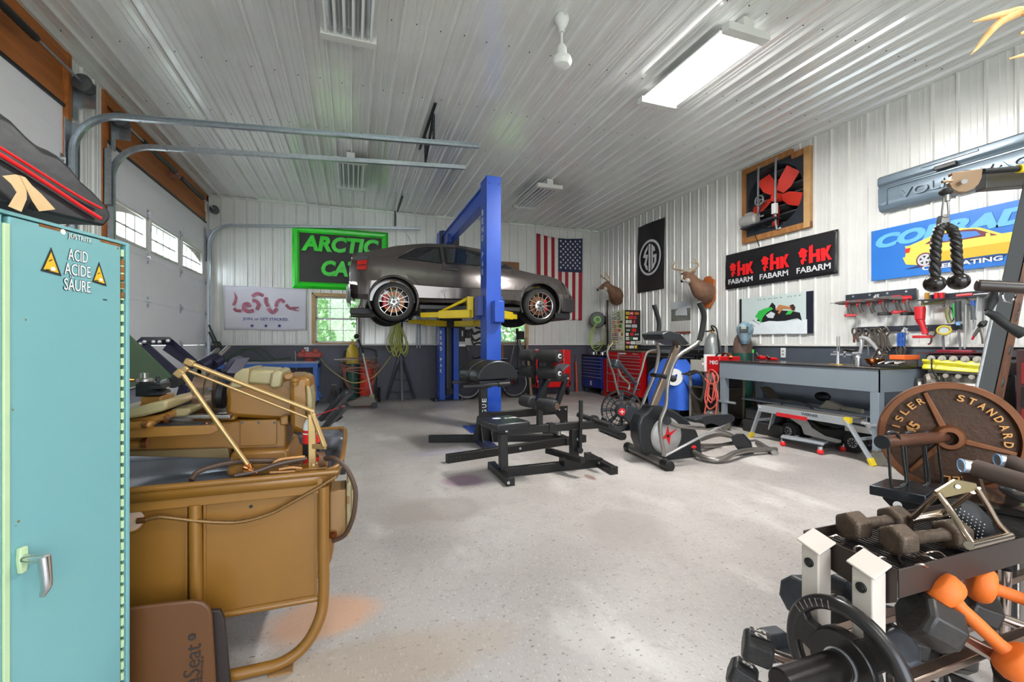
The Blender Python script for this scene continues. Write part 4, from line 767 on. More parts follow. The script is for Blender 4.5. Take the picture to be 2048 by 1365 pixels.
mb = MB(); put_txt(mb, 'VOLKSWAGEN', (XR-.117, 2.79, z0+.155), -Y3, Z3, 1.35, .10, .02, .014); part('lettering', mb, tg, t, smooth=0)
# ---- blue car banner
bb_ = mat('banner_blue', '#2573c8', .35, 0, '#1d62b4', 1.2, .6); y0, y1, z0, z1 = 3.815, 2.2, 2.04, 2.665; bx = XR-.05
t = thing('printed_banner', 'bright blue banner of a yellow coupe, celebrating 30 years', 'banner', (XR-.04, 3.0, z0))
part('sheet', MB().bb(XR-.045, XR-.03, y1, y0, z0, z1), bb_, t, smooth=0)
Q = lambda px, py, e=0: V((bx+.002-e, onX(px, py, XR-.05).y, onX(px, py, XR-.05).z))
def c2(l): return [(1740+x/6.65, 380+y/6.65) for x, y in l]
def pb_(nm, l, m_, e=.001): part(nm, MB().prism([Q(a, b_, e) for a, b_ in c2(l)], (-.0012, 0, 0)), m_, t, smooth=0)
lb_ = mat('print_lightblue', '#62b0e6', .4); yc_ = mat('print_yellow', '#e8cf58', .4); ylo = mat('print_gold', '#d9ae2e', .4); mp_ = mat('print_plum', '#6d2034', .4)
mb = MB(); put_txt(mb, 'CORRADO', ((bx, 2.93, z1-.15)), -Y3, Z3, 1.66, .17, .06, .001, .25); part('lettering', mb, lb_, t, smooth=0)
pb_('car_print', [(435, 905), (470, 895), (480, 800), (465, 750), (520, 745), (850, 600), (950, 540), (1200, 510), (1460, 500), (1750, 580), (1880, 560), (2048, 560), (2048, 840), (1720, 850), (1200, 920), (850, 960), (620, 1000), (480, 995)], yc_, .002)
pb_('car_print', [(860, 830), (1840, 690), (2040, 660), (2048, 830), (1720, 850), (1200, 920), (860, 958), (800, 880)], ylo, .003)
pb_('window_print', [(730, 722), (860, 640), (960, 580), (1250, 530), (1400, 520), (1700, 600), (1480, 625), (1200, 670), (950, 705)], mp_, .004)
pb_('window_print', [(950, 690), (950, 610), (1000, 590), (1250, 555), (1420, 548), (1480, 600), (1200, 655)], mat('print_glass', '#3f7cc8', .4), .005)
pb_('mirror_print', [(1540, 620), (1545, 575), (1590, 570), (1610, 600), (1580, 625)], yc_, .006)
pb_('lamp_print', [(470, 785), (540, 772), (525, 835), (470, 845)], pr, .004)
pb_('shadow_print', [(460, 1060), (620, 1010), (850, 965), (1200, 930), (1830, 850), (1780, 880), (1200, 980), (850, 1010)], mat('print_navy', '#16305e', .4), .0015)
for nm, r_, m_, e in (('arch_print', .083, mp_, .004), ('wheel_print', .068, mat('print_silver', '#c4c6cc', .4), .006)):
    c = Q(*c2([(728, 932)])[0], e); part(nm, MB().cyl(c, c-v(.0012, 0, 0), r_, n=28), m_, t)
c = Q(*c2([(728, 932)])[0], .008)
for k in range(5): a = k*2*pi/5+.3; part('spoke_print', MB().prism([c+v(0, .02*cos(a), .02*sin(a)), c+v(0, .05*cos(a-.35), .05*sin(a-.35)), c+v(0, .05*cos(a+.35), .05*sin(a+.35))], (-.001, 0, 0)), pk, t, smooth=0)
mb = MB(); put_txt(mb, 'CELEBRATING 30 YEARS', (bx-.003, 2.70, z0+.075), -Y3, Z3, 1.15, .05, .03); part('lettering', mb, gw, t, smooth=0)
part('grommets', grommets(MB(), [v(XR-.047, y, z) for y in (y0-.03, 3.1) for z in (z0+.03, z1-.03)], ax=(-.004, 0, 0)), steel, t, kind='stuff')

# ---- magnetic tool racks
rk = mat('rack_slate', '#30343c', .4, .3)
def rack(lab, pxa, pxb, pyt, pyb, holes, badge=None, shelf=True):
    a, b_ = rwp(pxa, pyt[0], .03), rwp(pxb, pyt[1], .03); c = rwp(pxa, pyb[0], .03); zt = (a.z+b_.z)/2; zb = c.z
    t = thing('tool_rack', lab, 'tool rack', (XR-.03, (a.y+b_.y)/2, zb), group=None)
    part('back_plate', MB().bb(XR-.032, XR-.022, b_.y, a.y, zb, zt), rk, t, bevel=.004)
    if shelf: part('shelf_lip', MB().bb(XR-.16, XR-.03, b_.y, a.y, zb-.006, zb+.006), rk, t)
    for i in range(holes): y = a.y+(b_.y-a.y)*(i+.5)/holes; part('screw', MB().cyl((XR-.032, y, zt-.03), (XR-.038, y, zt-.03), .012, n=10), alum, t)
    if badge: y = a.y+(b_.y-a.y)*badge; mb = MB(); put_txt(mb, '4S', (XR-.034, y, zt-.06), -Y3, Z3, .07, .06, .03); part('badge', mb, gw, t, smooth=0)
    return a.y, b_.y, zb, zt
ra = rack('upper left slate tool rack holding six cordless drills', 1691, 1833, (588, 579), (610, 603), 4, .47)
rb = rack('upper right slate tool rack behind the rope handles', 1850, 2010, (586, 583), (602, 600), 3, None)
rcx = rack('lower slate tool rack holding pliers and clamps', 1714, 1925, (654, 649), (665, 665), 5, .5, shelf=False)
drd = mat('drill_red', '#c41e26', .4, 0, '#a0161e', 8, .4); dgy = mat('drill_grey', '#5a5350', .5)
def drill(px, py, lab, s=1, foot='red', big=0, bodyc=drd, px2=0):
    p = rwp(px, py, .16); t = thing('cordless_drill', lab, 'drill', p+v(0, 0, -.2), group='cordless drills on the rack'); ax = V((-.75, .66, 0)).normalized(); sd = ax.cross(Z3)
    part('motor_body', MB().lathe([(.020*s, 0), (.029*s, .08), (.030*s, .5), (.026*s, 1)], p-ax*.07*s, p+ax*.02*s, 14), bodyc, t)
    part('gear_case', MB().lathe([(.027*s, 0), (.024*s, .5), (.016*s, .8), (.013*s, 1)], p+ax*.02*s, p+ax*(.13+.05*big)*s, 14), dgy, t)
    part('bit', MB().cyl(p+ax*.12*s, p+ax*(.19+.05*big)*s, .005, n=6), steel, t)
    h0, h1 = p-ax*.03*s-Z3*.02, p-ax*.06*s-Z3*.16*s
    part('grip', MB().tube([h0, (h0+h1)/2+ax*.012, h1], [.024*s, .020*s, .026*s], 10, 3), dgy, t); part('trigger', MB().ball(h0+ax*.03-Z3*.02, (.012, .012, .02), 8, 6), drd, t)
    if foot: part('battery', MB().box(h1-Z3*.012+ax*.015, (.13*s, .06*s, .035*s), rz=atan2(ax.y, ax.x)), drd if foot == 'red' else blk, t, bevel=.006)
for i, (px, py, foot, big, s) in enumerate([(1693, 606, 'red', 0, .95), (1715, 604, None, 0, .85), (1737, 603, None, 0, .9), (1760, 600, 'black', .4, 1), (1788, 596, 'red', 1, 1), (1807, 597, 'black', 0, 1.05)]):
    drill(px, py, ['leftmost drill on the rack, with a flat red foot', 'small red drill without battery, second from the left', 'red drill with dark grip, third from the left', 'drill with black battery foot, fourth from the left', 'longest drill on the rack, with a flat red foot', 'rightmost of the six drills, with a black battery foot'][i], s, foot, big)
# bent red light, hanging tools
p = rwp(1840, 626, .2); t = thing('cordless_work_light', 'red cordless work light hanging between the tool racks', 'light', p-v(0, 0, .2))
part('head', MB().lathe([(.045, 0), (.05, .2), (.045, .9), (.03, 1)], p+v(0, 0, .07), p-v(0, 0, .09), 14), drd, t); part('grip', MB().tube([p-v(0, 0, .08), p+v(.0, -.03, -.16), p+v(0, -.05, -.24)], [.04, .025, .03], 10, 3), drd, t); part('foot', MB().box(p+v(-.01, -.03, -.27), (.08, .16, .03)), drd, t, bevel=.006)
def hang(nm, lab, cat, px, py, segs, grp=None, d=.1):
    t = thing(nm, lab, cat, rwp(px, py, d), group=grp)
    a0 = segs[0][1][0]; h0 = rwp(px+a0[0], py+a0[1], d); part('hook', MB().cyl(h0, V((XR-.03, h0.y, h0.z)), .005, n=6), steel, t)
    for pn, pts, r, m_ in segs: part(pn, MB().tube([rwp(px+a, py+b_, d+(e[0] if e else 0)) for a, b_, *e in pts], r, 8, 3), m_, t)
bpl = mat('plier_blue', '#2a56a8', .45); oli = mat('olive_metal', '#8c8f66', .45, .5); gld = mat('gunmetal', '#6f655c', .35, .8)
for i, px in enumerate((1799, 1806)): hang('pliers', 'blue-handled pliers on the lower rack, %s one' % ('left', 'right')[i], 'pliers', px, 668, [('handle', [(-2, -2), (-3, 12), (-2, 25)], .013, bpl), ('handle', [(2, -2), (3, 12), (1, 25)], .013, bpl), ('jaw', [(-2, 25), (-6, 32), (-3, 42)], .012, gld), ('jaw', [(1, 25), (5, 32), (3, 42)], .012, gld)])
for i, (px, py, k) in enumerate([(1709, 660, .8), (1718, 662, .7), (1732, 662, .9), (1745, 660, .9), (1756, 660, 1.3), (1766, 656, 1.6), (1772, 662, 1.2)]):
    hang('locking_clamp', ['thin locking clamp hooked on the left end of the lower rack', 'locking clamp, second from the left end of the lower rack', 'locking clamp, third from the left end of the lower rack', 'locking clamp above the metal bowl on the table', 'tall bronze locking clamp on the lower rack', 'tallest bronze locking clamp on the lower rack', 'curved-jaw locking clamp left of the blue pliers'][i], 'clamp', px, py, [('jaw', [(-4*k, -3), (-6*k, 4), (-3*k, 9)], .011, gld), ('jaw', [(3*k, -3), (6*k, 3), (2*k, 10)], .011, gld), ('handle', [(-3*k, 8), (-1*k, 20*k), (-1, 32*k)], .012, gld), ('handle', [(2*k, 10), (4*k, 20*k), (9*k, 29*k)], .010, gld), ('screw', [(0, 12), (1, 26*k)], .006, drd if i < 2 else steel)])
hang('locking_clamp', 'small clamp with red tips right of the work light', 'clamp', 1863, 662, [('jaw', [(-6, 0), (-9, 6), (-4, 12)], .009, gld), ('jaw', [(6, -2), (8, 6), (0, 14)], .009, gld), ('handle', [(-2, 8), (0, 18), (-3, 26)], .009, gld), ('tip', [(-5, 25), (-5, 28)], .012, drd)])
c = rwp(1888, 661, .14); t = thing('round_magnifier', 'round yellow-rimmed dial hanging on the lower rack', 'dial', c-v(0, 0, .1)); part('rim', MB().tube([c+v(-.03*cos(a_), .045*cos(a_), .045*sin(a_)) for a_ in [q_*pi/10 for q_ in range(20)]], .011, 8, 1, closed=True), mat('rim_yellow', '#c9b23a', .4), t); part('lens', MB().cyl(c, c+v(.005, .004, 0), .04, n=20), mat('pale_lens', '#9aa29c', .2), t)
hang('bar_clamp', 'brass-coloured clamp lying along the upper right rack', 'clamp', 1862, 607, [('bar', [(-16, 2), (10, -2), (28, -4)], .016, oli), ('jaw', [(-16, -6), (-17, 2), (-14, 8)], .014, oli), ('jaw', [(24, -6), (24, 0), (26, 8)], .012, gld)])
hang('cutter', 'olive metal cutter hanging from the upper right rack', 'tool', 1897, 622, [('body', [(0, -6), (-2, 8), (3, 24)], .022, oli), ('loop', [(2, 22), (10, 18), (8, 0), (2, -8)], .006, blk)])
hang('pneumatic_tool', 'green-tipped tool with a black grip on the upper right rack', 'tool', 1912, 615, [('tip', [(-4, -8), (-3, 12), (-3, 22)], .014, mat('tool_green', '#2fae58', .4)), ('body', [(4, -12), (4, 6), (5, 28)], .028, mat('tool_dark', '#3a3c3e', .5)), ('cap', [(5, 28), (4, 36)], .018, mat('tool_lightblue', '#7aa4d4', .4))])
hang('pry_bar', 'long thin silver rod hanging down the wall from the upper right rack', 'rod', 1932, 610, [('rod', [(0, 0), (-1, 40), (-3, 88)], .009, alum)])
hang('pry_bar', 'long silver bar with a hook beside the slanting gym post', 'rod', 1955, 600, [('rod', [(0, -8), (-3, 30), (-9, 60)], .009, alum)])
hang('pneumatic_tool', 'grey air tool with a blue collar on the upper right rack', 'tool', 1946, 610, [('collar', [(0, -8), (0, 2)], .018, bpl), ('body', [(0, 2), (1, 20), (1, 30)], .024, mat('tool_grey', '#5d6266', .4, .3)), ('tip', [(1, 30), (2, 40)], .008, steel)])
hang('caulk_gun', 'red and silver trigger tool on top of the upper right rack', 'tool', 1930, 590, [('body', [(-16, 3), (0, 1), (16, 0)], .02, drd), ('rod', [(16, 0), (40, -2), (60, -2)], .007, steel), ('trigger', [(-2, 4), (8, 12), (14, 24)], .008, steel)])
hang('grease_gun', 'silver tool with a black bulb low on the wall beside the gym post', 'tool', 1962, 652, [('bulb', [(-4, 2), (4, -4), (12, -10)], [.02, .035, .01], blk), ('body', [(-14, 20), (-4, 6), (2, 0)], .016, steel), ('lever', [(-2, 8), (2, 24), (3, 36)], .008, gld), ('tip', [(-14, 20), (-18, 28)], .01, drd)])
hang('pipe_bender', 'grey bent steel pipe hanging below the yellow dial', 'pipe', 1886, 672, [('pipe', [(0, 0), (1, 20), (4, 36), (16, 38), (34, 34)], .012, mat('pipe_grey', '#6a6c70', .4))])
hang('pipe_bender', 'short grey steel pipe right of the yellow dial', 'pipe', 1917, 660, [('pipe', [(0, 0), (2, 20), (4, 42)], .011, mat('pipe_grey', '#6a6c70', .4))])
for i, (px, m_) in enumerate([(1854, mat('amber_grip', '#a87a28', .4)), (1873, drd), (1884, drd)]): hang('screwdriver', ['amber-handled screwdriver in the upper right rack', 'red-handled screwdriver in the upper right rack, left one', 'red-handled screwdriver in the upper right rack, right one'][i], 'screwdriver', px, 594, [('handle', [(0, -8), (0, 6)], .022, m_)])
t = thing('extension_rail', 'thin dark shelf rail with a red clamp above the engine', 'shelf', rwp(1930, 708, .1)); A, B = rwp(1845, 706, .1), rwp(1985, 706, .1)
part('rail', MB().bar(A, B, .2, .012), mat('maroon_rail', '#5a2a2c', .4), t); part('clamp_jaw', MB().box(rwp(1926, 706, .12), (.08, .18, .05)).box(rwp(1908, 703, .12), (.03, .3, .03)), mat('clamp_red', '#8a2030', .4), t, bevel=.008)
# ---- deer heads
hide = mat('deer_hide', '#83604a', .75, 0, '#634636', 6, .7, bump=.15, bscale=90); hide2 = mat('deer_hide_pale', '#b9b3a8', .8); horn = mat('horn', '#9a8462', .45, 0, '#c4b08a', 12, .7)
def fused(nm, mb, m_, parent, vox):
    o = part(nm, mb, m_, parent, smooth=180); r = o.modifiers.new('remesh', 'REMESH'); r.mode = 'VOXEL'; r.voxel_size = vox; r.use_smooth_shade = True
    s_ = o.modifiers.new('smooth', 'SMOOTH'); s_.factor = .6; s_.iterations = 6; return o
def deer(lab, wall, nose, skull, ear, ants, eye, plaque, chest):
    t = thing('deer_mount', lab, 'deer mount', wall)
    mb = MB(); W_ = V(wall); K = V(skull); N_ = V(nose); C = V(chest)
    mb.tube([W_, C, (C+K)/2+V((-.01, 0, .0)), K], [.19, .17, .105, .07], 16, 4)
    f = (N_-K).normalized(); mb.tube([K-f*.03, K+(N_-K)*.35, K+(N_-K)*.75, N_], [.07, .066, .042, .034], 14, 3)
    sd = f.cross(Z3).normalized()
    for s_, e in zip((-1, 1), ear): e = V(e); b0 = K+sd*s_*.05+Z3*.03; mb.tube([b0, (b0+e)/2, e], [.018, .034, .006], 8, 3)
    fused('head_and_neck', mb, hide, t, .014)
    part('nose', MB().ball(N_+f*.02, .03, 12, 8), blk, t)
    for s_ in (-1, 1): part('eye', MB().ball(K+(N_-K)*.3+sd*s_*.058+Z3*.025, .016, 10, 8), blk, t); part('eye_ring', MB().ball(K+(N_-K)*.3+sd*s_*.048+Z3*.025, .022, 10, 8), hide2, t)
    part('muzzle_patch', MB().ball(K+(N_-K)*.86-Z3*.012, (.036, .036, .030), 12, 8), hide2, t); part('throat_patch', MB().ball(K+(N_-K)*.1-Z3*.085, (.055, .055, .06), 12, 8), hide2, t)
    for base, tines in ants:
        am = MB(); am.tube([V(q_) for q_ in base], [.018, .016, .014, .012, .004][:len(base)], 8, 4)
        for q_ in tines: am.tube([V(z_) for z_ in q_], [.011, .008, .002][:len(q_)], 6, 3)
        part('antler', am, horn, t)
    if plaque:
        pc_, ph, pw = plaque; pc_ = V(pc_); out = [(0, 1), (.35, .95), (.5, .8), (.85, .72), (.8, .3), (1, 0), (.85, -.5), (.5, -.75), (.35, -.95), (0, -1)]; out = out+[(-a, b_) for a, b_ in out[-2:0:-1]]
        part('plaque', MB().prism([v(XR-.022, pc_.y-a*pw, pc_.z+b_*ph) for a, b_ in out], (-.03, 0, 0)), mat('oak_plaque', '#b5612a', .4, 0, '#8d4518', 5, .6, coat=.3), t, bevel=.01)
    else: part('back_board', MB().cyl((XR-.022, W_.y, W_.z), (XR-.04, W_.y, W_.z), .16), mat('plaque_wood', '#8a5a30', .5), t)
def rq(px, py, X): return onX(px, py, X)
# right (nearer) deer
deer('deer head mount with a wide rack on a shaped oak plaque', rq(1416, 588, 6.17), rq(1366, 561, 5.62), rq(1377, 550, 5.68), [rq(1359, 549, 5.66), rq(1394, 542, 5.74)],
     [([rq(1373, 545, 5.68), rq(1362, 541, 5.66), rq(1349, 539, 5.66), rq(1344, 533, 5.68), rq(1347, 529, 5.7)], [[rq(1346, 533, 5.68), rq(1350, 524, 5.68), rq(1350, 520, 5.68)], [rq(1366, 543, 5.67), rq(1366, 536, 5.67)], [rq(1352, 540, 5.66), rq(1352, 533, 5.65)]]),
      ([rq(1380, 545, 5.70), rq(1388, 540, 5.72), rq(1396, 534, 5.74), rq(1396, 527, 5.76), rq(1386, 517, 5.78)], [[rq(1395, 528, 5.75), rq(1387, 526, 5.75), rq(1379, 526, 5.75)], [rq(1384, 543, 5.7), rq(1378, 536, 5.7)], [rq(1397, 530, 5.75), rq(1391, 522, 5.75)]])],
     None, (rq(1419, 585, XR), .30, .2), rq(1402, 580, 5.95))
deer('deer head mount without plaque above the sticker cabinet', rq(1234, 598, 6.15), rq(1197, 579, 5.62), rq(1213, 569, 5.74), [rq(1222, 564, 5.8), rq(1215, 560, 5.85)],
     [([rq(1214, 564, 5.75), rq(1212, 559, 5.76), rq(1205, 555, 5.72), rq(1201, 549, 5.7)], [[rq(1210, 557, 5.74), rq(1209, 549, 5.74)], [rq(1204, 554, 5.72), rq(1200, 554, 5.7)]]),
      ([rq(1218, 564, 5.78), rq(1219, 558, 5.8), rq(1215, 552, 5.78), rq(1211, 545, 5.76)], [[rq(1219, 557, 5.8), rq(1221, 548, 5.8)], [rq(1216, 553, 5.78), rq(1212, 550, 5.78)]])],
     None, None, rq(1230, 587, 5.98))
print('right wall ok')
# ================= two-post lift =================
t = thing('two_post_lift', 'blue two-post car lift with yellow swing arms', 'car lift', (1.95, 8, 0)); wlet = mat('decal_white', '#e6e6e6', .5)
part('base_plate', MB().bb(1.55, 2.15, 6.08, 6.6, 0, .02), blue, t); part('base_plate', MB().bb(1.62, 2.3, 9.6, 10.15, 0, .02), mat('base_grey', '#4a4d55', .5, .4), t)
for x, y in ((1.62, 6.12), (1.7, 6.12), (1.62, 6.5), (1.68, 9.66), (2.25, 9.66)): part('anchor_bolt', MB().cyl((x, y, .02), (x, y, .06), .018, n=6), steel, t)
fc = MB().bb(1.79, 2.01, 6.15, 6.17, .02, 3.66).bb(1.79, 1.81, 6.17, 6.47, .02, 3.66).bb(1.99, 2.01, 6.17, 6.47, .02, 3.66).bb(1.81, 1.85, 6.44, 6.47, .02, 3.66).bb(1.95, 1.99, 6.44, 6.47, .02, 3.66)
part('front_column', fc, blue, t, bevel=.004)
bc_ = MB().bb(1.77, 1.89, 9.74, 9.76, .02, 3.72).bb(2.08, 2.2, 9.74, 9.76, .02, 3.72).bb(1.77, 1.79, 9.76, 10.08, .02, 3.72).bb(2.18, 2.2, 9.76, 10.08, .02, 3.72).bb(1.77, 2.2, 10.06, 10.08, .02, 3.72)
part('rear_column', bc_, blue, t, bevel=.004)
part('inner_slide', MB().bb(1.93, 2.04, 9.8, 9.83, .1, 3.5), blk, t); part('cable', MB().cyl((1.96, 9.78, .1), (1.96, 9.78, 3.6), .006, n=6), steel, t)
part('pulley', MB().cyl((2.0, 9.74, .2), (2.0, 9.8, .2), .08, n=18), dkmetal, t); part('pulley', MB().cyl((1.98, 9.72, 3.5), (1.98, 9.78, 3.5), .09, n=18), dkmetal, t)
part('overhead_beam', MB().bb(1.83, 1.97, 6.47, 9.74, 3.36, 3.58).bb(1.80, 2.0, 6.47, 9.74, 3.58, 3.6), blue, t, bevel=.004); part('beam_head', MB().bb(1.79, 2.18, 9.62, 9.74, 3.3, 3.7), dkmetal, t); part('shutoff_box', MB().box((1.80, 8.9, 3.36), (.08, .2, .16)), mat('lift_darkblue', '#1d3a84', .4), t, bevel=.005)
mb = MB()
for i, ch in enumerate('BEND PAK'):
    if ch != ' ': put_txt(mb, ch, (1.788, 6.35, 3.18-i*.125), -Y3, Z3, .085, .085, .02, .001)
part('lettering', mb, wlet, t, smooth=0, kind='stuff'); mb = MB()
for i, ch in enumerate('BEND PAK'):
    if ch != ' ': put_txt(mb, ch, (1.80, 9.738, 1.50-i*.12), X3, Z3, .04, .08, .02, .001)
part('lettering', mb, wlet, t, smooth=0, kind='stuff')
part('lock_box', MB().bb(1.86, 2.01, 5.99, 6.15, 1.55, 1.86), blue, t, bevel=.012)
for x in (1.83, 1.97): part('bolt_hole', MB().cyl((x, 6.149, 3.55), (x, 6.147, 3.55), .01, n=8), blk, t)
part('carriage', MB().bb(1.70, 1.79, 6.3, 6.6, 1.66, 1.95).bb(2.01, 2.09, 6.3, 6.6, 1.66, 1.95).bb(1.7, 2.09, 6.5, 6.62, 1.62, 1.95), mat('lift_darkblue', '#1d3a84', .4), t, bevel=.005)
part('carriage', MB().bb(1.74, 2.24, 9.6, 9.72, 1.6, 1.9).bb(1.93, 2.04, 9.72, 9.8, 1.6, 1.9), dkmetal, t, bevel=.005)
def arm(a, b, pad, y0w=.15, y1w=.09):
    a, b = V(a), V(b); m_ = a.lerp(b, .6); mb = MB().bar(a, m_, y0w, .12).bar(a.lerp(b, .45), b, y1w, .08)
    ar = part('swing_arm', mb, yellow, t, bevel=.006); pd = V(pad); part('lift_pad', MB().cyl(pd-v(0, 0, .12), pd-v(0, 0, .03), .035).cyl(pd-v(0, 0, .03), pd, .075, .08), rubber, ar)
arm((1.68, 6.55, 1.70), (1.04, 7.28, 1.71), (1.02, 7.3, 1.82)); arm((2.1, 6.55, 1.70), (2.62, 7.26, 1.71), (2.62, 7.28, 1.82))
arm((1.84, 9.62, 1.68), (1.02, 8.72, 1.68), (1.02, 8.72, 1.82)); arm((2.12, 9.62, 1.68), (2.62, 8.72, 1.68), (2.62, 8.72, 1.82))
part('arm_gusset', MB().prism([v(1.66, 6.62, 1.93), v(1.64, 6.62, 1.97), v(1.28, 7.0, 1.77), v(1.3, 7.0, 1.75)], (.03, .03, 0)).bar((1.67, 6.58, 1.65), (1.67, 6.58, 1.96), .07, .12), yellow, t, bevel=.004)
t = thing('lift_power_unit', 'black hydraulic power unit and tank on the right side of the rear lift column', 'power unit', (2.3, 9.9, 1.0))
part('motor', MB().bb(2.21, 2.36, 9.82, 10.0, 1.3, 1.62), blk, t, bevel=.01); part('switch_box', MB().bb(2.37, 2.48, 9.84, 9.98, 1.38, 1.57), blk, t, bevel=.006); part('label', MB().bb(2.28, 2.31, 9.815, 9.82, 1.42, 1.54), wlet, t); part('valve_block', MB().bb(2.21, 2.36, 9.8, 9.96, 1.19, 1.24), alum, t); part('lever', MB().cyl((2.36, 9.85, 1.22), (2.46, 9.85, 1.1), .01), steel, t); part('oil_tank', MB().bb(2.21, 2.4, 9.8, 10.02, .68, 1.19), blk, t, bevel=.01)

# ================= the coupe on the lift =================
paint = mat('car_paint', '#5e5855', .18, .6, '#554f4c', 3, .3, coat=.8); trimk = mat('car_trim_black', '#17181a', .45); glk = mat('car_glass', '#1a2226', .04, 0, '#1a2226', 1, 0, spec=.8, coat=1)
car = thing('coupe_car', 'dark grey two-door coupe raised on the blue lift', 'car', (1.83, 8.0, 1.6)); CY = 8.0
def cxz(x, y, Y=7.2): p = onY(680+x/4.096, 460+y/4.096, Y); return p.x, p.z
def interp(tab, x):
    if x <= tab[0][0]: return tab[0][1]
    for (a, p), (b_, q) in zip(tab, tab[1:]):
        if x <= b_: return p+(q-p)*(x-a)/(b_-a)
    return tab[-1][1]
roof = sorted([cxz(*p, 7.55) for p in [(150, 205), (210, 205), (300, 178), (450, 132), (580, 112), (700, 106), (850, 110), (1000, 128), (1140, 152)]]+[cxz(*p, 7.45) for p in [(1310, 262), (1420, 338)]]+[cxz(*p, 7.35) for p in [(1560, 362), (1700, 387), (1800, 422), (1870, 470), (1905, 512)]])
belt = sorted([cxz(*p) for p in [(110, 215), (220, 215), (450, 235), (840, 288), (1140, 308), (1320, 325), (1430, 345), (1560, 372), (1700, 395), (1800, 432), (1905, 525)]])
crease = sorted([cxz(*p) for p in [(90, 405), (330, 410), (640, 450), (840, 465), (1140, 480), (1430, 500), (1780, 520), (1930, 540)]])
bot = sorted([cxz(*p) for p in [(85, 520), (130, 560), (250, 570), (640, 592), (1140, 600), (1430, 605), (1500, 625), (1760, 690), (1880, 685), (1925, 610)]])
xa, xb = cxz(75, 450)[0], cxz(1938, 570)[0]
def halfw(x):
    f = (x-xa)/(xb-xa); e = min(f, 1-f)
    return .84*(1-.25*max(0, 1-e/.09)**2.2)
st = [xa+(xb-xa)*i/64 for i in range(65)]; rings = []
for x in st:
    w = halfw(x); zb, zc_, zs, zr = interp(bot, x), interp(crease, x), interp(belt, x), interp(roof, x); zr = max(zr, zs+.012); zc_ = min(zc_, zs-.03); zc_ = max(zc_, zb+.06)
    zs = max(zs, zc_+.02); zr = max(zr, zs+.01); cab = min(1, max(0, (zr-zs-.03)/.3)); wr = w*(.92-.24*cab)
    e = min((x-xa), (xb-x)); k = min(1, e/.05); mid = (zb+zc_)/2
    if k < 1: f = .55+.45*sqrt(max(0, k)); zb = mid+(zb-mid)*f; zr = zc_+(zr-zc_)*(f if x < 1 else f); zs = zc_+(zs-zc_)*f
    h = [(0, zb), (w*.9, zb), (w*.985, zb+(zc_-zb)*.25), (w, zc_-.015), (w*.985, zc_+.01), (w*.97, (zc_+zs)/2), (w*.93, zs), (wr+(w*.92-wr)*.45, zs+(zr-zs)*.52), (wr, zr-.035*cab-.003), (wr*.8, zr-.012*cab), (0, zr)]
    rings.append([v(x, CY-a, z) for a, z in h]+[v(x, CY+a, z) for a, z in h[-2:0:-1]])
body = part('body', MB().loft(rings), paint, car, smooth=28)
WX = [(.592, 1.905), (3.065, 1.912)]; WR = .312
cut = MB()
for wx, wz in WX:
    for s_ in (-1, 1): cut.cyl((wx, CY+s_*.95, wz+.03), (wx, CY+s_*.58, wz+.03), .365, n=40)
cme = bpy.data.meshes.new('c'); cut.b.to_mesh(cme); cut.b.free(); cme.materials.append(paint); co_ = bpy.data.objects.new('c', cme); COL.objects.link(co_); co_.location = (0, 0, 0)
cme.transform(wm(car).inverted()); co_.parent = car
bm_ = body.modifiers.new('b', 'BOOLEAN'); bm_.object = co_; bm_.solver = 'EXACT'; dg = bpy.context.evaluated_depsgraph_get(); dg.update()
nm_ = bpy.data.meshes.new_from_object(body.evaluated_get(dg)); body.modifiers.clear(); body.data = nm_; bpy.data.objects.remove(co_)
# side surface: lateral distance of the flank at (x, z)
def flank(x, z):
    w = halfw(x); zs, zr = interp(belt, x), interp(roof, x); zr = max(zr, zs+.01); cab = min(1, max(0, (zr-zs-.03)/.3)); wr = w*(.92-.24*cab)
    if z <= zs: return w*(.985 if z < interp(crease, x) else .985-.055*(z-interp(crease, x))/max(.05, zs-interp(crease, x)))+.004
    f = (z-zs)/(zr-.035*cab-zs+1e-6); a, m_, b_ = w*.93, wr+(w*.92-wr)*.45, wr
    return (a+(m_-a)*f/.52 if f < .52 else m_+(b_-m_)*(f-.52)/.48)+.004
def sidept(px, py, s_=-1, e=0, Y=7.25): x, z = cxz(px, py, Y); return v(x, CY+s_*(flank(x, z)+e), z)
def sidepoly(nm, pts, m_, e=.002, th=.004, smooth=0, Y=7.32, far=True):
    for s_ in ((-1, 1) if far else (-1,)):
        mb = MB(); mb.prism([sidept(*p, s_, e, Y) for p in pts], (0, -s_*-th, 0)); part(nm, mb, m_, car, smooth=smooth)
sidepoly('rear_quarter_window', [(455, 236), (520, 200), (620, 150), (690, 137), (825, 135), (832, 285), (640, 262)], trimk, .001); sidepoly('rear_quarter_glass', [(505, 236), (560, 200), (650, 155), (700, 146), (810, 146), (815, 276), (640, 252)], glk, .004)
sidepoly('door_window', [(850, 135), (985, 138), (1100, 158), (1180, 185), (1290, 240), (1400, 325), (1310, 322), (1140, 305), (855, 287)], trimk, .001); sidepoly('door_glass', [(870, 148), (985, 150), (1095, 168), (1180, 200), (1290, 262), (1340, 305), (1310, 308), (1140, 293), (872, 275)], glk, .004)
def seam(pts, r=.004, m_=trimk, Y=7.2, nm='panel_gap'): part(nm, MB().tube([sidept(*p, -1, -.001, Y) for p in pts], r, 6, 1), m_, car)
seam([(843, 290), (838, 380), (846, 470), (852, 540), (866, 590)]); seam([(1420, 340), (1432, 400), (1436, 480), (1430, 540), (1420, 600)])
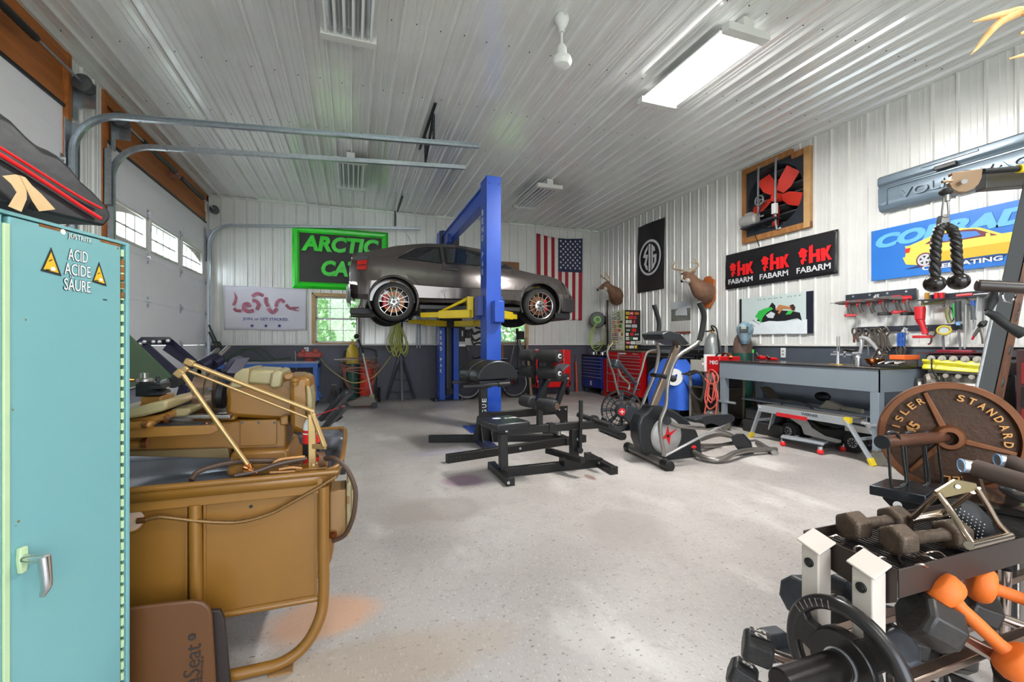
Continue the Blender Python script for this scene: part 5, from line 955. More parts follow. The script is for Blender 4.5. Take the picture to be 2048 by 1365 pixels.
seam([(640, 452), (720, 460), (845, 467)], .006); seam([(845, 467), (1140, 484)], .006); seam([(1320, 495), (1480, 500), (1515, 460), (1560, 425)], .005); seam([(90, 408), (210, 408), (330, 412)], .006); seam([(1780, 522), (1850, 526), (1925, 538)], .006); seam([(470, 358), (560, 375), (610, 405), (640, 452)], .005)
seam([(310, 275), (318, 268), (395, 270), (403, 278), (400, 322), (392, 330), (318, 322), (311, 314), (310, 275)], .003)
seam([(455, 238), (530, 192), (610, 145)], .006, chrome, 7.3, 'window_trim')
part('door_handle', MB().bar(sidept(858, 322, -1, .01), sidept(965, 332, -1, .01), .022, .035), trimk, car, bevel=.005)
sidepoly('tail_light', [(140, 250), (222, 245), (216, 326), (138, 322)], mat('tail_red', '#b02018', .15, coat=.6), .012, .02, far=False, Y=7.2); sidepoly('tail_light_bar', [(140, 284), (218, 282), (217, 289), (139, 290)], trimk, .016, .02, far=False, Y=7.2)
sidepoly('tail_light_top', [(150, 212), (228, 218), (223, 243), (142, 246)], mat('smoke_grey', '#4c5157', .2, coat=.6), .011, .02, far=False, Y=7.2)
for s_ in (-1, 1):
    for (wx, wz) in WX:
        part('wheel_arch', MB().tube([v(wx+.372*cos(a), CY+s_*(halfw(wx)*.985+.002), wz+.03+.372*sin(a)) for a in [R(-25+q*230/24) for q in range(25)]], .016, 6, 1), paint, car)
        part('arch_liner', MB().lathe([(.36, 0), (.36, 1)], (wx, CY+s_*.80, wz+.03), (wx, CY+s_*.5, wz+.03), 36, caps=False).cyl((wx, CY+s_*.5, wz+.03), (wx, CY+s_*.49, wz+.03), .36, n=36), mat('liner_black', '#0c0c0c', .8), car, smooth=60)
        part('coil_spring', MB().tube([v(wx+.05*cos(a*1.2), CY+s_*.66+.05*sin(a*1.2), wz+.1+a*.012) for a in range(0, 22)], .009, 6, 2), mat('spring_yellow', '#c99a2a', .4, .4), car)
rimm = mat('rim_silver', '#a8a5a2', .22, .85, '#8d8a88', 20, .4); calp = mat('caliper_red', '#d0181c', .35)
def wheel(wx, wz, s_, n_):
    c = v(wx, CY+s_*.79, wz); o = V((0, s_, 0)); tk = WM[car.name]
    ti = part('tire', MB().lathe([(.232, 0), (.262, -.0), (.292, .06), (.309, .16), (.312, .3), (.312, .7), (.309, .84), (.292, .94), (.24, 1)], c+o*.04, c-o*.18, 48, caps=False), rubber, car, smooth=50)
    rm = part('rim', MB().lathe([(.224, .0), (.236, -.02), (.237, .04), (.225, .1), (.215, .5), (.215, 1)], c+o*.035, c-o*.16, 48, caps=False), rimm, car, smooth=40)
    for k in range(14):
        a = k*2*pi/14; u = V((cos(a), 0, sin(a))); part('spoke', MB().bar(c+u*.085+o*.03, c+u*.228+o*.022, .011, .02, up=o), rimm, rm, bevel=.002)
    part('hub_disc', MB().lathe([(.02, 0), (.075, 0), (.098, .35), (.10, 1)], c+o*.036, c+o*.005, 28), rimm, rm)
    for k in range(5): a = k*2*pi/5+.4; u = V((cos(a), 0, sin(a))); part('lug_hole', MB().cyl(c+u*.055+o*.036, c+u*.055+o*.038, .014, n=12), blk, rm)
    part('hub_cap', MB().cyl(c+o*.036, c+o*.041, .028, n=16), mat('cap_dark', '#3a3a3c', .3), rm)
    part('brake_disc', MB().cyl(c-o*.05, c-o*.06, .165, n=32), mat('disc_copper', '#7d5236', .4, .7), car); part('brake_caliper', MB().box(c-o*.045+V((-.13 if wx < 2 else .11, 0, .01)), (.07, .06, .2)), calp, car, bevel=.015)
for wx, wz in WX:
    for s_ in (-1, 1): wheel(wx, wz, s_, 0)
part('rear_bumper', MB().loft([[v(x, CY-w, z0), v(x, CY+w, z0), v(x, CY+w, z1), v(x, CY-w, z1)] for x, w, z0, z1 in ((xa-.05, .55, 1.93, 2.10), (xa-.035, .70, 1.89, 2.16), (xa+.02, .80, 1.86, 2.18))]), paint, car, bevel=.02, smooth=50)
part('rear_spoiler', MB().loft([[v(x, CY-w, z0), v(x, CY+w, z0), v(x, CY+w, z1), v(x, CY-w, z1)] for x, w, z0, z1 in ((xa+.03, .66, 2.56, 2.60), (xa+.10, .70, 2.53, 2.62), (xa+.24, .70, 2.52, 2.60))]), paint, car, bevel=.015)
fx = xb; part('front_bumper', MB().loft([[v(x, CY-w, z0), v(x, CY+w, z0), v(x, CY+w, z1), v(x, CY-w, z1)] for x, w, z0, z1 in ((fx-.32, .845, 1.82, 2.06), (fx-.12, .83, 1.80, 2.06), (fx-.02, .76, 1.83, 2.05), (fx+.03, .6, 1.86, 2.03))]), mat('bumper_dark', '#3a3837', .35, .3), car, bevel=.02, smooth=50)
part('front_lip', MB().loft([[v(x, CY-w, z0), v(x, CY+w, z0), v(x, CY+w, z1), v(x, CY-w, z1)] for x, w, z0, z1 in ((fx-.42, .8, 1.70, 1.8), (fx-.14, .78, 1.68, 1.8), (fx-.08, .7, 1.71, 1.8))]), trimk, car, bevel=.01)
part('underbody', MB().bb(.95, 2.72, 7.3, 8.7, 1.78, 1.86).bb(1.0, 2.65, 7.9, 8.05, 1.74, 1.78).cyl((-.02, 8.3, 1.76), (1.0, 8.1, 1.76), .05).bb(-.05, .35, 7.5, 8.5, 1.72, 1.82), dkmetal, car, bevel=.01)
part('side_skirt', MB().bb(.98, 2.68, 7.155, 7.2, 1.80, 1.87), trimk, car, bevel=.008); part('antenna', MB().cyl(onY(822, 486, 8), onY(815, 470, 8), .004, n=6), blk, car)
part('door_mirror', MB().ball(sidept(1290, 290, -1, .07), (.09, .07, .055), 14, 8), paint, car)

# ================= gym machines in the middle =================
whlog = mat('logo_white', '#d8d8d6', .5); bolt = mat('bolt_zinc', '#c4c6c8', .3, .8)
def bolts(t, pts, ax=(0, -1, 0), r=.014):
    for p in pts: p = V(p); part('bolt', MB().cyl(p, p+V(ax)*.012, r, n=6), bolt, t)
g = thing('back_extension_machine', 'black back extension machine with half-round padded hip rests and lettered post', 'gym machine', (1.7, 5.3, 0))
part('floor_beam', MB().bar((.92, 4.65, .045), (2.78, 5.08, .045), .07, .09), blksat, g, bevel=.004); part('floor_beam', MB().bar((.90, 5.70, .045), (2.42, 5.25, .045), .07, .09), blksat, g, bevel=.004)
part('cross_beam', MB().bar((1.50, 4.86, .04), (1.50, 5.52, .04), .12, .08), mat('blue_sheen_plate', '#30365c', .3, .3), g, bevel=.004); part('cross_beam', MB().bar((2.5, 4.95, .045), (2.5, 5.7, .045), .08, .08), blksat, g, bevel=.004)  # bluish reflection on the first cross beam is put into its base colour
for i in range(4): part('peg_hole', MB().cyl((1.02+i*.045, 4.634+.010*i, .055), (1.02+i*.045, 4.632+.010*i, .055), .008, n=8), blk, g)
bolts(g, [(1.62, 4.77, .05), (1.8, 4.81, .05), (2.66, 5.01, .05), (1.46, 5.49, .06)])
part('front_post', MB().bar((1.5, 5.3, .05), (1.5, 5.3, .80), .09, .09), blksat, g, bevel=.004)
for x in (1.44, 1.56): part('gusset', MB().prism([v(x, 5.1, .08), v(x, 5.5, .08), v(x, 5.36, .36), v(x, 5.24, .36)], (.008, 0, 0)), blksat, g)
part('gusset', MB().prism([v(1.34, 5.24, .08), v(1.72, 5.24, .08), v(1.56, 5.24, .42), v(1.44, 5.24, .42)], (0, .008, 0)), blksat, g)
part('upper_beam', MB().bar((1.5, 5.3, .36), (2.62, 5.45, .36), .07, .09), blksat, g, bevel=.004); part('end_plate', MB().prism([v(2.42, 5.36, .42), v(2.7, 5.4, .42), v(2.7, 5.4, .1), v(2.58, 5.38, .1), v(2.58, 5.38, .24)], (0, .01, 0)), blksat, g)
bolts(g, [(2.46, 5.36, .38), (2.56, 5.37, .38), (2.66, 5.385, .38), (2.66, 5.385, .2)])
mb = MB()
for i, ch in enumerate('EUGOR'):
    put_txt(mb, ch, (1.5, 5.253, .56-i*.068), Z3, -X3, .045, .055, .02)
part('lettering', mb, whlog, g, smooth=0, kind='stuff')
def halfpad(c, ax, r, w):
    ax = V(ax).normalized(); s_ = ax.cross(Z3).normalized(); pts = [V(c)+s_*(r*1.12*cos(a))+Z3*(r*.92*sin(a)) for a in [pi*k/20 for k in range(21)]]
    return MB().prism([p-ax*w/2 for p in pts], ax*w)
for d in (-.16, .16): part('hip_pad', halfpad((1.56+d*-.15, 5.3+d, .83), (-.15, 1, 0), .245, .27), vinyl, g, bevel=.02)
part('pad_bracket', MB().box((1.56, 5.3, .80), (.35, .5, .03)), blksat, g); part('handle_bar', MB().bar((1.18, 5.02, .76), (1.62, 5.02, .77), .035).bar((1.18, 5.62, .76), (1.62, 5.62, .77), .035).bar((1.5, 5.02, .76), (1.5, 5.62, .76), .05).cyl((1.6, 5.02, .77), (1.75, 5.02, .775), .03), blksat, g, bevel=.006)
part('rear_post', MB().bar((2.33, 5.36, .40), (2.30, 5.36, 1.16), .06, .09), blksat, g, bevel=.004)
part('slanted_arm', MB().bar((2.16, 5.28, .42), (2.36, 5.28, .80), .08, .06), blksat, g, bevel=.004); part('slanted_arm', MB().bar((2.46, 5.28, .40), (2.62, 5.28, .80), .07, .06).bar((2.36, 5.28, .80), (2.62, 5.28, .80), .06, .08), blksat, g, bevel=.004)
bolts(g, [(2.62, 5.24, .8), (2.36, 5.24, .8), (2.2, 5.24, .44)])
for z in (.885, 1.10):
    for c0, c1 in (((2.12, 5.62, z), (2.22, 5.42, z)), ((2.25, 5.32, z-.005), (2.40, 5.03, z-.005))): part('foam_roller', MB().lathe([(.055, 0), (.075, .06), (.078, .15), (.078, .94), (.07, 1)], c0, c1, 22), rubber, g)
    part('roller_cap', MB().cyl((2.40, 5.03, z-.005), (2.405, 5.02, z-.005), .03, n=18), whlog, g); part('axle_end', MB().cyl((2.405, 5.02, z-.005), (2.41, 5.01, z-.005), .015, n=10), blk, g)
part('foot_plate', MB().bar((2.42, 5.3, .85), (2.60, 5.3, .98), .3, .02), mat('rubber_grey', '#45474c', .6), g, bevel=.004)
g = thing('seated_leg_machine', 'low black seated leg machine with a square seat pad and upright lever', 'gym machine', (1.8, 4.0, 0))
for a, b_ in (((1.30, 4.28, .035), (1.30, 3.72, .035)), ((2.39, 4.30, .035), (2.35, 3.72, .035))):
    part('floor_beam', MB().bar(a, b_, .07, .07), blksat, g, bevel=.004); 
    for e in (a, b_): part('end_cap', MB().box(V(e)+v(0, 0, 0), (.078, .03, .078)), blk, g, bevel=.004)
part('center_beam', MB().bar((1.32, 3.98, .05), (2.38, 4.0, .05), .06, .08), blksat, g, bevel=.004)
part('post', MB().bar((1.33, 4.0, .05), (1.33, 4.02, .40), .075), blksat, g, bevel=.004); part('post', MB().bar((2.08, 4.02, .09), (2.08, 4.02, .40), .075), blksat, g, bevel=.004)
part('upper_beam', MB().bar((1.3, 4.03, .425), (2.46, 4.03, .425), .06, .075), blksat, g, bevel=.004); part('sleeve', MB().bar((1.80, 4.03, .425), (1.86, 4.03, .425), .08, .09), blk, g)
part('seat_pad', MB().prism([v(1.12, 4.22, .47), v(1.50, 4.28, .47), v(1.55, 3.86, .47), v(1.20, 3.80, .47)], (0, 0, .06)), vinyl, g, bevel=.015); part('seat_plate', MB().box((1.34, 4.05, .46), (.3, .3, .02)), blk, g)
mb = MB(); put_txt(mb, 'SUPER', (1.44, 4.10, .532), (.9, .12, 0), (-.12, .9, 0), .14, .05, .03); mb.ball((1.30, 4.12, .531), (.045, .04, .002), 16, 4); part('logo', mb, whlog, g, smooth=0, kind='stuff')
part('lever_post', MB().bar((2.11, 3.95, .2), (2.12, 3.95, .66), .028), blksat, g); part('lever_grip', MB().cyl((2.12, 3.95, .5), (2.12, 3.95, .69), .021), rubber, g); part('pivot_bolt', MB().cyl((2.1, 3.92, .2), (2.1, 3.96, .2), .03), dkmetal, g)
part('foot_bar', MB().bar((1.83, 4.12, .18), (2.02, 3.72, .16), .06, .05), blksat, g, bevel=.004); part('foot_bar_stem', MB().bar((1.93, 3.93, .07), (1.93, 3.93, .16), .12, .06), blksat, g)
part('roller_post', MB().bar((1.72, 4.05, .44), (1.72, 4.05, .63), .055, .05), blksat, g, bevel=.004)
for c0, c1 in (((1.60, 4.24, .68), (1.67, 4.11, .67)), ((1.70, 4.03, .665), (1.80, 3.84, .66))): part('foam_roller', MB().lathe([(.03, 0), (.055, .06), (.058, .2), (.058, .9), (.045, 1)], c0, c1, 20), rubber, g)
part('roller_cap', MB().cyl((1.80, 3.84, .66), (1.806, 3.825, .66), .032, n=20), mat('brown_rubber', '#5a4638', .6), g)
part('fan_gear', MB().cyl((1.86, 4.14, .64), (1.86, 4.10, .64), .075, n=18), dkmetal, g); part('spring_plunger', MB().cyl((1.93, 4.05, .34), (1.93, 4.05, .42), .02), steel, g)
part('weight_horn_tube', MB().cyl(onY(1157, 830, 4.30), onY(1221, 853, 3.80), .028).cyl(onY(1186, 841, 4.08), onY(1190, 842, 4.04), .055).cyl((2.46, 4.1, .43), (2.46, 4.06, .49), .03), rubber, g)
bolts(g, [(1.34, 3.95, .44), (2.45, 3.995, .43), (2.1, 3.98, .3), (2.33, 3.96, .05), (1.27, 3.69, .04)])

# elliptical
E_ = lambda px, py, Y=4.0: onY(px, py, Y)
grt = mat('grey_tube', '#8f8a84', .3, .75, '#7a756f', 12, .4); shr = mat('shroud_dark', '#26282b', .35); shg = mat('shroud_silver', '#b6b4b2', .35, .3)
g = thing('elliptical_trainer', 'black and silver elliptical trainer with a red star on its round cover', 'elliptical trainer', (3.6, 4.05, 0))
part('front_foot', MB().cyl((3.02, 4.46, .045), (2.93, 3.66, .045), .045), grt, g)
for a, b_ in (((3.025, 4.50, .045), (3.012, 4.40, .045)), ((2.94, 3.74, .045), (2.925, 3.62, .045))): part('end_cap', MB().cyl(a, b_, .054), blk, g, bevel=.006)
prof = [(1278, 880), (1277, 850), (1284, 832), (1298, 822), (1304, 812), (1330, 814), (1350, 822), (1376, 840), (1394, 862), (1403, 885), (1407, 915), (1360, 922), (1330, 926), (1300, 916), (1288, 905)]
part('shroud', MB().prism([E_(a, b_, 3.97)+v(0, 0, 0) for a, b_ in prof], (0, .17, 0)), shr, g, bevel=.025)
c = E_(1334, 872, 3.95); part('round_cover', MB().lathe([(.196, 0), (.19, .5), (.17, 1)], c+v(0, .015, 0), c-v(0, .012, 0), 40), shg, g)
mb = MB(); sp = [(0, .11), (.02, .035), (.12, .07), (.035, 0), (.02, -.10), (-.02, -.02), (-.12, -.06), (-.03, .02)]; mb.prism([c+v(a, -.0135, b_) for a, b_ in sp], (0, -.002, 0)); part('red_star', mb, pr, g, smooth=0); part('star_center', MB().cyl(c-v(0, .0135, 0), c-v(0, .018, 0), .018), blk, g)
part('maker_badge', MB().ball(E_(1388, 895, 3.965), (.035, .006, .02), 14, 6), pr, g)
part('mast', MB().bar(E_(1303, 822, 4.05), E_(1354, 690, 4.05), .05, .085, up=(1, 0, 0)), mat('mast_champagne', '#a89684', .28, .7), g, bevel=.012)
part('console', MB().prism([E_(1324, 668, 3.85), E_(1340, 662, 3.85), E_(1362, 668, 3.85), E_(1380, 688, 3.85), E_(1372, 691, 3.85), E_(1350, 681, 3.85), E_(1330, 681, 3.85)], (0, .36, 0)), shr, g, bevel=.012); part('console_neck', MB().cyl(E_(1352, 696, 4.05), E_(1348, 681, 4.05), .03).ball(E_(1374, 700, 3.9), (.03, .03, .035)), blk, g)
hl = [(1308, 610), (1318, 647), (1314, 682), (1317, 711), (1309, 750), (1290, 796), (1279, 832), (1278, 862)]
hr = [(1398, 605), (1408, 634), (1399, 682), (1354, 716), (1336, 764), (1332, 811), (1320, 850), (1328, 912)]
for pts, Y, nm in ((hl, 4.35, 'far'), (hr, 3.74, 'near')):
    P_ = [E_(a, b_, Y) for a, b_ in pts]; part('swing_handle', MB().tube(P_, .021, 10, 4), grt, g); part('foam_grip', MB().tube(P_[:3], .027, 10, 5), rubber, g)
part('pulse_bar', MB().tube([E_(1303, 750, 4.15), E_(1316, 752, 3.98)], .022, 10, 1).tube([E_(1322, 752, 3.9), E_(1344, 758, 3.75)], .024, 10, 1).ball(E_(1346, 758, 3.73), .035), rubber, g)
part('pedal_arm', MB().tube([E_(1336, 843, 3.88), E_(1360, 853, 3.86), E_(1417, 857, 3.84), E_(1450, 866, 3.86), E_(1478, 880, 3.9), E_(1494, 893, 3.92)], .024, 10, 4), grt, g); part('crank_knob', MB().cyl(E_(1334, 842, 3.94), E_(1334, 842, 3.82), .045), blk, g)
part('pedal_arm', MB().tube([E_(1400, 880, 4.25), E_(1440, 870, 4.3), E_(1480, 880, 4.3), E_(1498, 893, 4.25)], .024, 10, 4), grt, g)
part('link_rod', MB().bar(E_(1328, 913, 3.76), E_(1449, 849, 3.76), .03, .018), alum, g, bevel=.004)
ped = [E_(1403, 832, 3.7), E_(1430, 829, 3.7), E_(1463, 828, 3.72), E_(1470, 834, 3.7), E_(1440, 846, 3.7), E_(1412, 850, 3.7)]
part('pedal', MB().loft([[v(p.x, p.y-.0, p.z-.045) for p in ped], [v(p.x, p.y, p.z) for p in ped]]), shr, g, bevel=.008)
part('pedal', MB().prism([v(3.75, 4.2, .33), v(4.1, 4.2, .35), v(4.12, 4.4, .35), v(3.73, 4.4, .33)], (0, 0, .04)), shr, g, bevel=.01)
part('roller_pod', MB().loft([[E_(a, b_, Y) for a, b_ in [(1461, 872), (1480, 868), (1498, 884), (1507, 897), (1500, 907), (1480, 905), (1466, 888)]] for Y in (3.85, 4.0)]), shr, g, bevel=.012); part('roller_pod', MB().loft([[E_(a, b_, Y) for a, b_ in [(1470, 868), (1488, 868), (1502, 884), (1506, 895), (1490, 898), (1475, 888)]] for Y in (4.2, 4.32)]), shr, g, bevel=.012)
def flz(px, py, z=.035): return onZ(px, py, z)
part('rail', MB().tube([E_(1388, 905, 3.95), onZ(1410, 917, .04), onZ(1433, 921, .035), onZ(1452, 916, .05), onZ(1470, 907, .07), onZ(1500, 901, .06), onZ(1552, 900, .04)], .030, 12, 4), grt, g)
part('rail', MB().tube([E_(1404, 893, 4.15), E_(1440, 892, 4.3), E_(1475, 886, 4.35), E_(1512, 884, 4.4)], .028, 12, 4), grt, g); part('rear_cross', MB().cyl(onZ(1548, 906, .03), onZ(1515, 886, .03), .03), grt, g)
# air bike
g = thing('fan_exercise_bike', 'black fan exercise bike with a red cross hub, behind the elliptical', 'exercise bike', (3.7, 5.7, 0)); ab = mat('airbike_grey', '#3d4147', .35, .4)
c = onY(1243, 821, 5.62); ax = V((-.5, -.86, 0)).normalized(); s_ = ax.cross(Z3).normalized(); fr_ = .285
for rr_ in (.285, .22, .155): part('cage_ring', MB().tube([c+ax*(.06 if rr_ < .28 else .04)+s_*(rr_*cos(a))+Z3*(rr_*sin(a)) for a in [q_*pi/16 for q_ in range(32)]], .007 if rr_ < .28 else .014, 6, 1, closed=True), blk, g)
for k in range(28): a = k*2*pi/28; part('cage_wire', MB().cyl(c+ax*.07+s_*(.09*cos(a))+Z3*(.09*sin(a)), c+ax*.04+s_*(fr_*cos(a))+Z3*(fr_*sin(a)), .0035, n=5), blk, g)
for k in range(8): a = k*pi/4; part('fan_blade', MB().prism([c+s_*(q1*cos(a+d_))+Z3*(q1*sin(a+d_)) for q1, d_ in ((.09, -.2), (.27, -.13), (.27, .12), (.09, .2))], ax*.015), mat('blade_grey', '#5b5d60', .4), g)
part('drum_rim', MB().lathe([(.29, 0), (.29, 1)], c-ax*.10, c+ax*.03, 36, caps=False), blk, g); part('hub_cover', MB().lathe([(.10, 0), (.10, .5), (.075, 1)], c+ax*.02, c+ax*.15, 28), ab, g)
part('hub_badge', MB().cyl(c+ax*.15, c+ax*.155, .052, n=24), pr, g); part('hub_cross', MB().box(c+ax*.157, (.06, .004, .014), rz=atan2(s_.y, s_.x)).box(c+ax*.157, (.014, .004, .06), rz=atan2(s_.y, s_.x)), whlog, g)
part('chain_guard', MB().prism([onY(a, b_, 5.45) for a, b_ in [(1253, 812), (1262, 812), (1298, 826), (1296, 862), (1262, 848), (1250, 838)]], (0, .08, 0)), ab, g, bevel=.015)
B_ = lambda px, py, Y=5.6: onY(px, py, Y)
for pts, r in (([(1226, 686), (1218, 696), (1214, 706), (1218, 722), (1227, 748), (1232, 770), (1238, 790)], .016), ([(1312, 701), (1302, 702), (1293, 708), (1288, 722), (1283, 742), (1270, 780), (1262, 803)], .018), ([(1234, 722), (1252, 745), (1272, 768)], .03), ([(1234, 735), (1244, 755), (1258, 768), (1257, 780)], .016), ([(1243, 836), (1238, 850), (1234, 864)], .015), ([(1272, 768), (1266, 790), (1258, 812)], .02)): part('frame_tube', MB().tube([B_(a, b_) for a, b_ in pts], r, 10, 3), grt if r < .019 else ab, g)
part('seat', MB().box(B_(1229, 728), (.11, .2, .13), ry=.4), ab, g, bevel=.03)
part('front_foot', MB().cyl((3.34, 5.62, .045), (3.30, 5.02, .045), .045, n=18).cyl((3.302, 5.06, .045), (3.30, 5.0, .045), .05), mat('foot_black', '#2a2c2e', .4, .3), g); part('rear_foot', MB().cyl((4.25, 6.1, .04), (4.15, 5.6, .04), .04), ab, g); part('base_tube', MB().bar((3.33, 5.35, .05), (4.2, 5.85, .05), .06, .05), ab, g)
print('middle ok')
# ================= welding table and everything around it =================
tb = mat('table_grey', '#7c858d', .4, .1, '#737b83', 3, .4); topm = mat('table_steel_top', '#5b5651', .22, .8, '#3f3b38', 5, .6)
TX0, TX1, TY0, TY1 = 5.03, 5.80, 3.04, 5.16
t = thing('welding_table', 'big grey welding table with a dark steel top on casters', 'table', (5.4, 4.1, 0))
part('tabletop', MB().bb(TX0-.012, TX1, TY0-.012, TY1, .985, 1.005), topm, t, bevel=.002)
part('apron', MB().bb(TX0, TX0+.01, TY0, TY1, .755, .985).bb(TX0, TX1, TY0, TY0+.01, .755, .985).bb(TX1-.01, TX1, TY0, TY1, .755, .985).bb(TX0, TX1, TY1-.01, TY1, .755, .985), tb, t)
for x in (TX0+.045, TX1-.05):
    for y in (TY0+.05, TY1-.06):
        part('leg', MB().bar((x, y, .40), (x, y, .76), .085).bar((x, y, .15), (x, y, .42), .06), tb, t, bevel=.003)
        part('caster', MB().cyl((x-.02, y-.02, .075), (x+.03, y+.0, .075), .075, n=20).bb(x-.04, x+.05, y-.03, y+.03, .14, .16).bar((x+.04, y, .08), (x+.045, y, .15), .01, .08), mat('caster_cast', '#6e6a60', .5, .4), t, bevel=.004)
part('leg_rail', MB().cyl((TX0+.05, TY0-.06, .41), (TX0+.05, TY0+.2, .41), .017).cyl((TX0+.05, TY1-.25, .41), (TX0+.05, TY1+.05, .41), .017).cyl((TX0-.08, TY0+.05, .41), (TX0+.2, TY0+.05, .41), .017), alum, t)
part('lower_rail', MB().bar((TX1-.05, TY0, .40), (TX1-.05, TY1, .40), .05).bar((TX0+.5, TY0+.05, .56), (TX1, TY0+.05, .56), .04, .08), tb, t)
rv = MB()
for i in range(12): rv.cyl((TX0-.012, TY0+.1+i*.17, .995), (TX0-.015, TY0+.1+i*.17, .995), .006, n=6)
part('rivets', rv, dkmetal, t, kind='stuff')
W_ = lambda px, py, X=5.5, z=None: (lambda p: V((p.x, p.y, z if z is not None else p.z)))(onX(px, py, X))
ZT = 1.005
# items standing on the table
p = W_(1676, 727, 5.35, ZT); t = thing('clamp_stand', 'upright twin-rod clamp stand on a thin round base on the welding table', 'stand', p)
part('base', MB().cyl(p, p+v(0, 0, .008), .09, n=24), mat('brass', '#b08d45', .35, .8), t); part('post', MB().cyl(p, p+v(0, 0, .15), .02, .012), alum, t); part('rod', MB().cyl(p+v(0, .01, .1), p+v(0, .01, .33), .006), steel, t); part('rod', MB().cyl(p+v(0, -.015, .1), p+v(0, -.015, .33), .006), steel, t)
part('arm', MB().bar(p+v(0, .08, .12), p+v(0, -.16, .12), .02).bar(p+v(0, -.08, .09), p+v(0, -.08, .16), .02).bar(p+v(0, .05, .15), p+v(0, -.02, .15), .015), alum, t)
p = W_(1706, 724, 5.4, ZT); t = thing('cap_on_rod', 'flat round steel base with a black pad arm behind the clamp stand', 'stand', p); part('base', MB().cyl(p, p+v(0, 0, .01), .08, n=20), steel, t); part('post', MB().cyl(p, p+v(0, 0, .06), .012), steel, t); part('pad', MB().ball(p+v(.1, .1, .17), (.03, .09, .02), 12, 6).cyl(p, p+v(.1, .1, .17), .006), blk, t)
p = W_(1716, 731, 5.3, ZT); t = thing('spray_gun', 'silver spray gun with a bottle cup on the welding table', 'spray gun', p)
part('cup', MB().lathe([(.028, 0), (.03, .1), (.03, .8), (.012, 1)], p, p+v(0, 0, .12), 16), alum, t); part('body', MB().tube([p+v(0, .05, .13), p+v(0, -.01, .135), p+v(0, -.03, .15)], .022, 10, 3).tube([p+v(0, -.02, .14), p+v(0, -.035, .22), p+v(0, -.03, .32)], .017, 10, 3).tube([p+v(0, -.02, .31), p+v(0, -.09, .30), p+v(0, -.18, .2), p+v(0, -.22, .13)], [.02, .022, .018, .014], 10, 3), alum, t); part('trigger', MB().tube([p+v(0, -.09, .3), p+v(0, -.1, .22), p+v(0, -.11, .12)], .008, 6, 3), steel, t)
p = W_(1750, 729, 5.3, ZT); t = thing('copper_bowl', 'shiny copper bowl on the welding table', 'bowl', p); part('bowl', MB().lathe([(.045, 0), (.035, .12), (.075, .45), (.098, 1), (.09, 1), (.065, .5), (.02, .3)], p, p+v(0, 0, .085), 28, caps=False).cyl(p, p+v(0, 0, .01), .045), mat('copper', '#a8683a', .2, .9), t)
for i in range(5): q = p+v(rr.uniform(-.04, .04), rr.uniform(-.06, .05), .07); solo('loose_fitting', MB().tube([q, q+v(.01, -.03, .06), q+v(0, -.08, .05+.02*i)], .012, 7, 2), steel if i % 2 else gld, 'metal fitting heaped in the copper bowl', 'fitting', group='fittings in the copper bowl')
p = W_(1782, 733, 5.28, ZT); t = thing('parts_tray', 'flat black tray full of small parts on the near corner of the welding table', 'tray', p); part('tray', MB().prism([p+v(-.1, .12, 0), p+v(.2, .12, 0), p+v(.2, -.12, 0), p+v(-.1, -.12, 0)], (0, 0, .03)), blk, t, bevel=.005)
for i in range(8): q = p+v(rr.uniform(-.08, .15), rr.uniform(-.1, .1), .035); part('loose_part', MB().tube([q, q+v(.03, -.04, .02), q+v(.05, -.02, .01)], .01, 6, 2), steel, t)
p = W_(1818, 734, 5.55, ZT); solo('storage_box', MB().bb(p.x-.12, p.x+.12, p.y-.02, p.y+.10, ZT, ZT+.075), mat('box_grey', '#5c5450', .6), 'grey-brown box under the orange one on the welding table', 'box', bevel=.004)
solo('storage_box', MB().bb(p.x-.13, p.x+.13, p.y-.03, p.y+.11, ZT+.076, ZT+.125), mat('box_orange', '#e0652a', .5), 'orange box on top of the grey box on the welding table', 'box', bevel=.004)
for px, lab, sz in ((1523, 'boxy red tool on the welding table, left one of two', .05), (1545, 'flat red tool on the welding table near the outlet', .035)):
    p = W_(px, 714, 5.62, ZT); t = thing('red_power_tool', lab, 'tool', p); part('case', MB().tube([p+v(0, .07, sz*.7), p+v(0, .03, sz*.9), p+v(0, -.03, sz*.8), p+v(0, -.08, sz*.7)], [sz*.5, sz*.7, sz*.6, sz*.5], 8, 3), red, t); part('handle', MB().cyl(p+v(-.03, .02, sz), p+v(-.03, .06, sz*2.2), .02), blk, t)
for px, hh, m_, l in ((1506, .16, mat('marker_green', '#3fae3f', .5), 'green-capped'), (1462, .18, blk, 'black-capped')): p = W_(px, 716, 5.5, ZT); t = thing('small_bottle', l+' slim bottle standing on the far end of the welding table', 'bottle', p); part('bottle', MB().cyl(p, p+v(0, 0, hh*.7), .02), mat('bottle_dark', '#2c2c34', .4), t); part('cap', MB().cyl(p+v(0, 0, hh*.7), p+v(0, 0, hh), .014), m_, t)
p = W_(1453, 716, 5.3, ZT); t = thing('wire_spool', 'copper wire spool standing on the far corner of the welding table', 'spool', p)
for k in range(5): part('wire_turn', MB().tube([p+v(-.02+.01*k, .085*cos(a), .05+.05*sin(a)) for a in [q_*pi/10 for q_ in range(20)]], .008, 6, 1, closed=True), mat('copper', '#a8683a', .2, .9), t)
p = W_(1452, 714, 5.32, ZT)
for i in range(3): solo('welding_rod', MB().cyl(p+v(0, .02*i-.02, 0), p+v(.01, .025*i-.02, .36), .003, n=6), steel, 'thin welding rod standing upright by the copper wire spool', 'rod', group='welding rods by the wire spool')
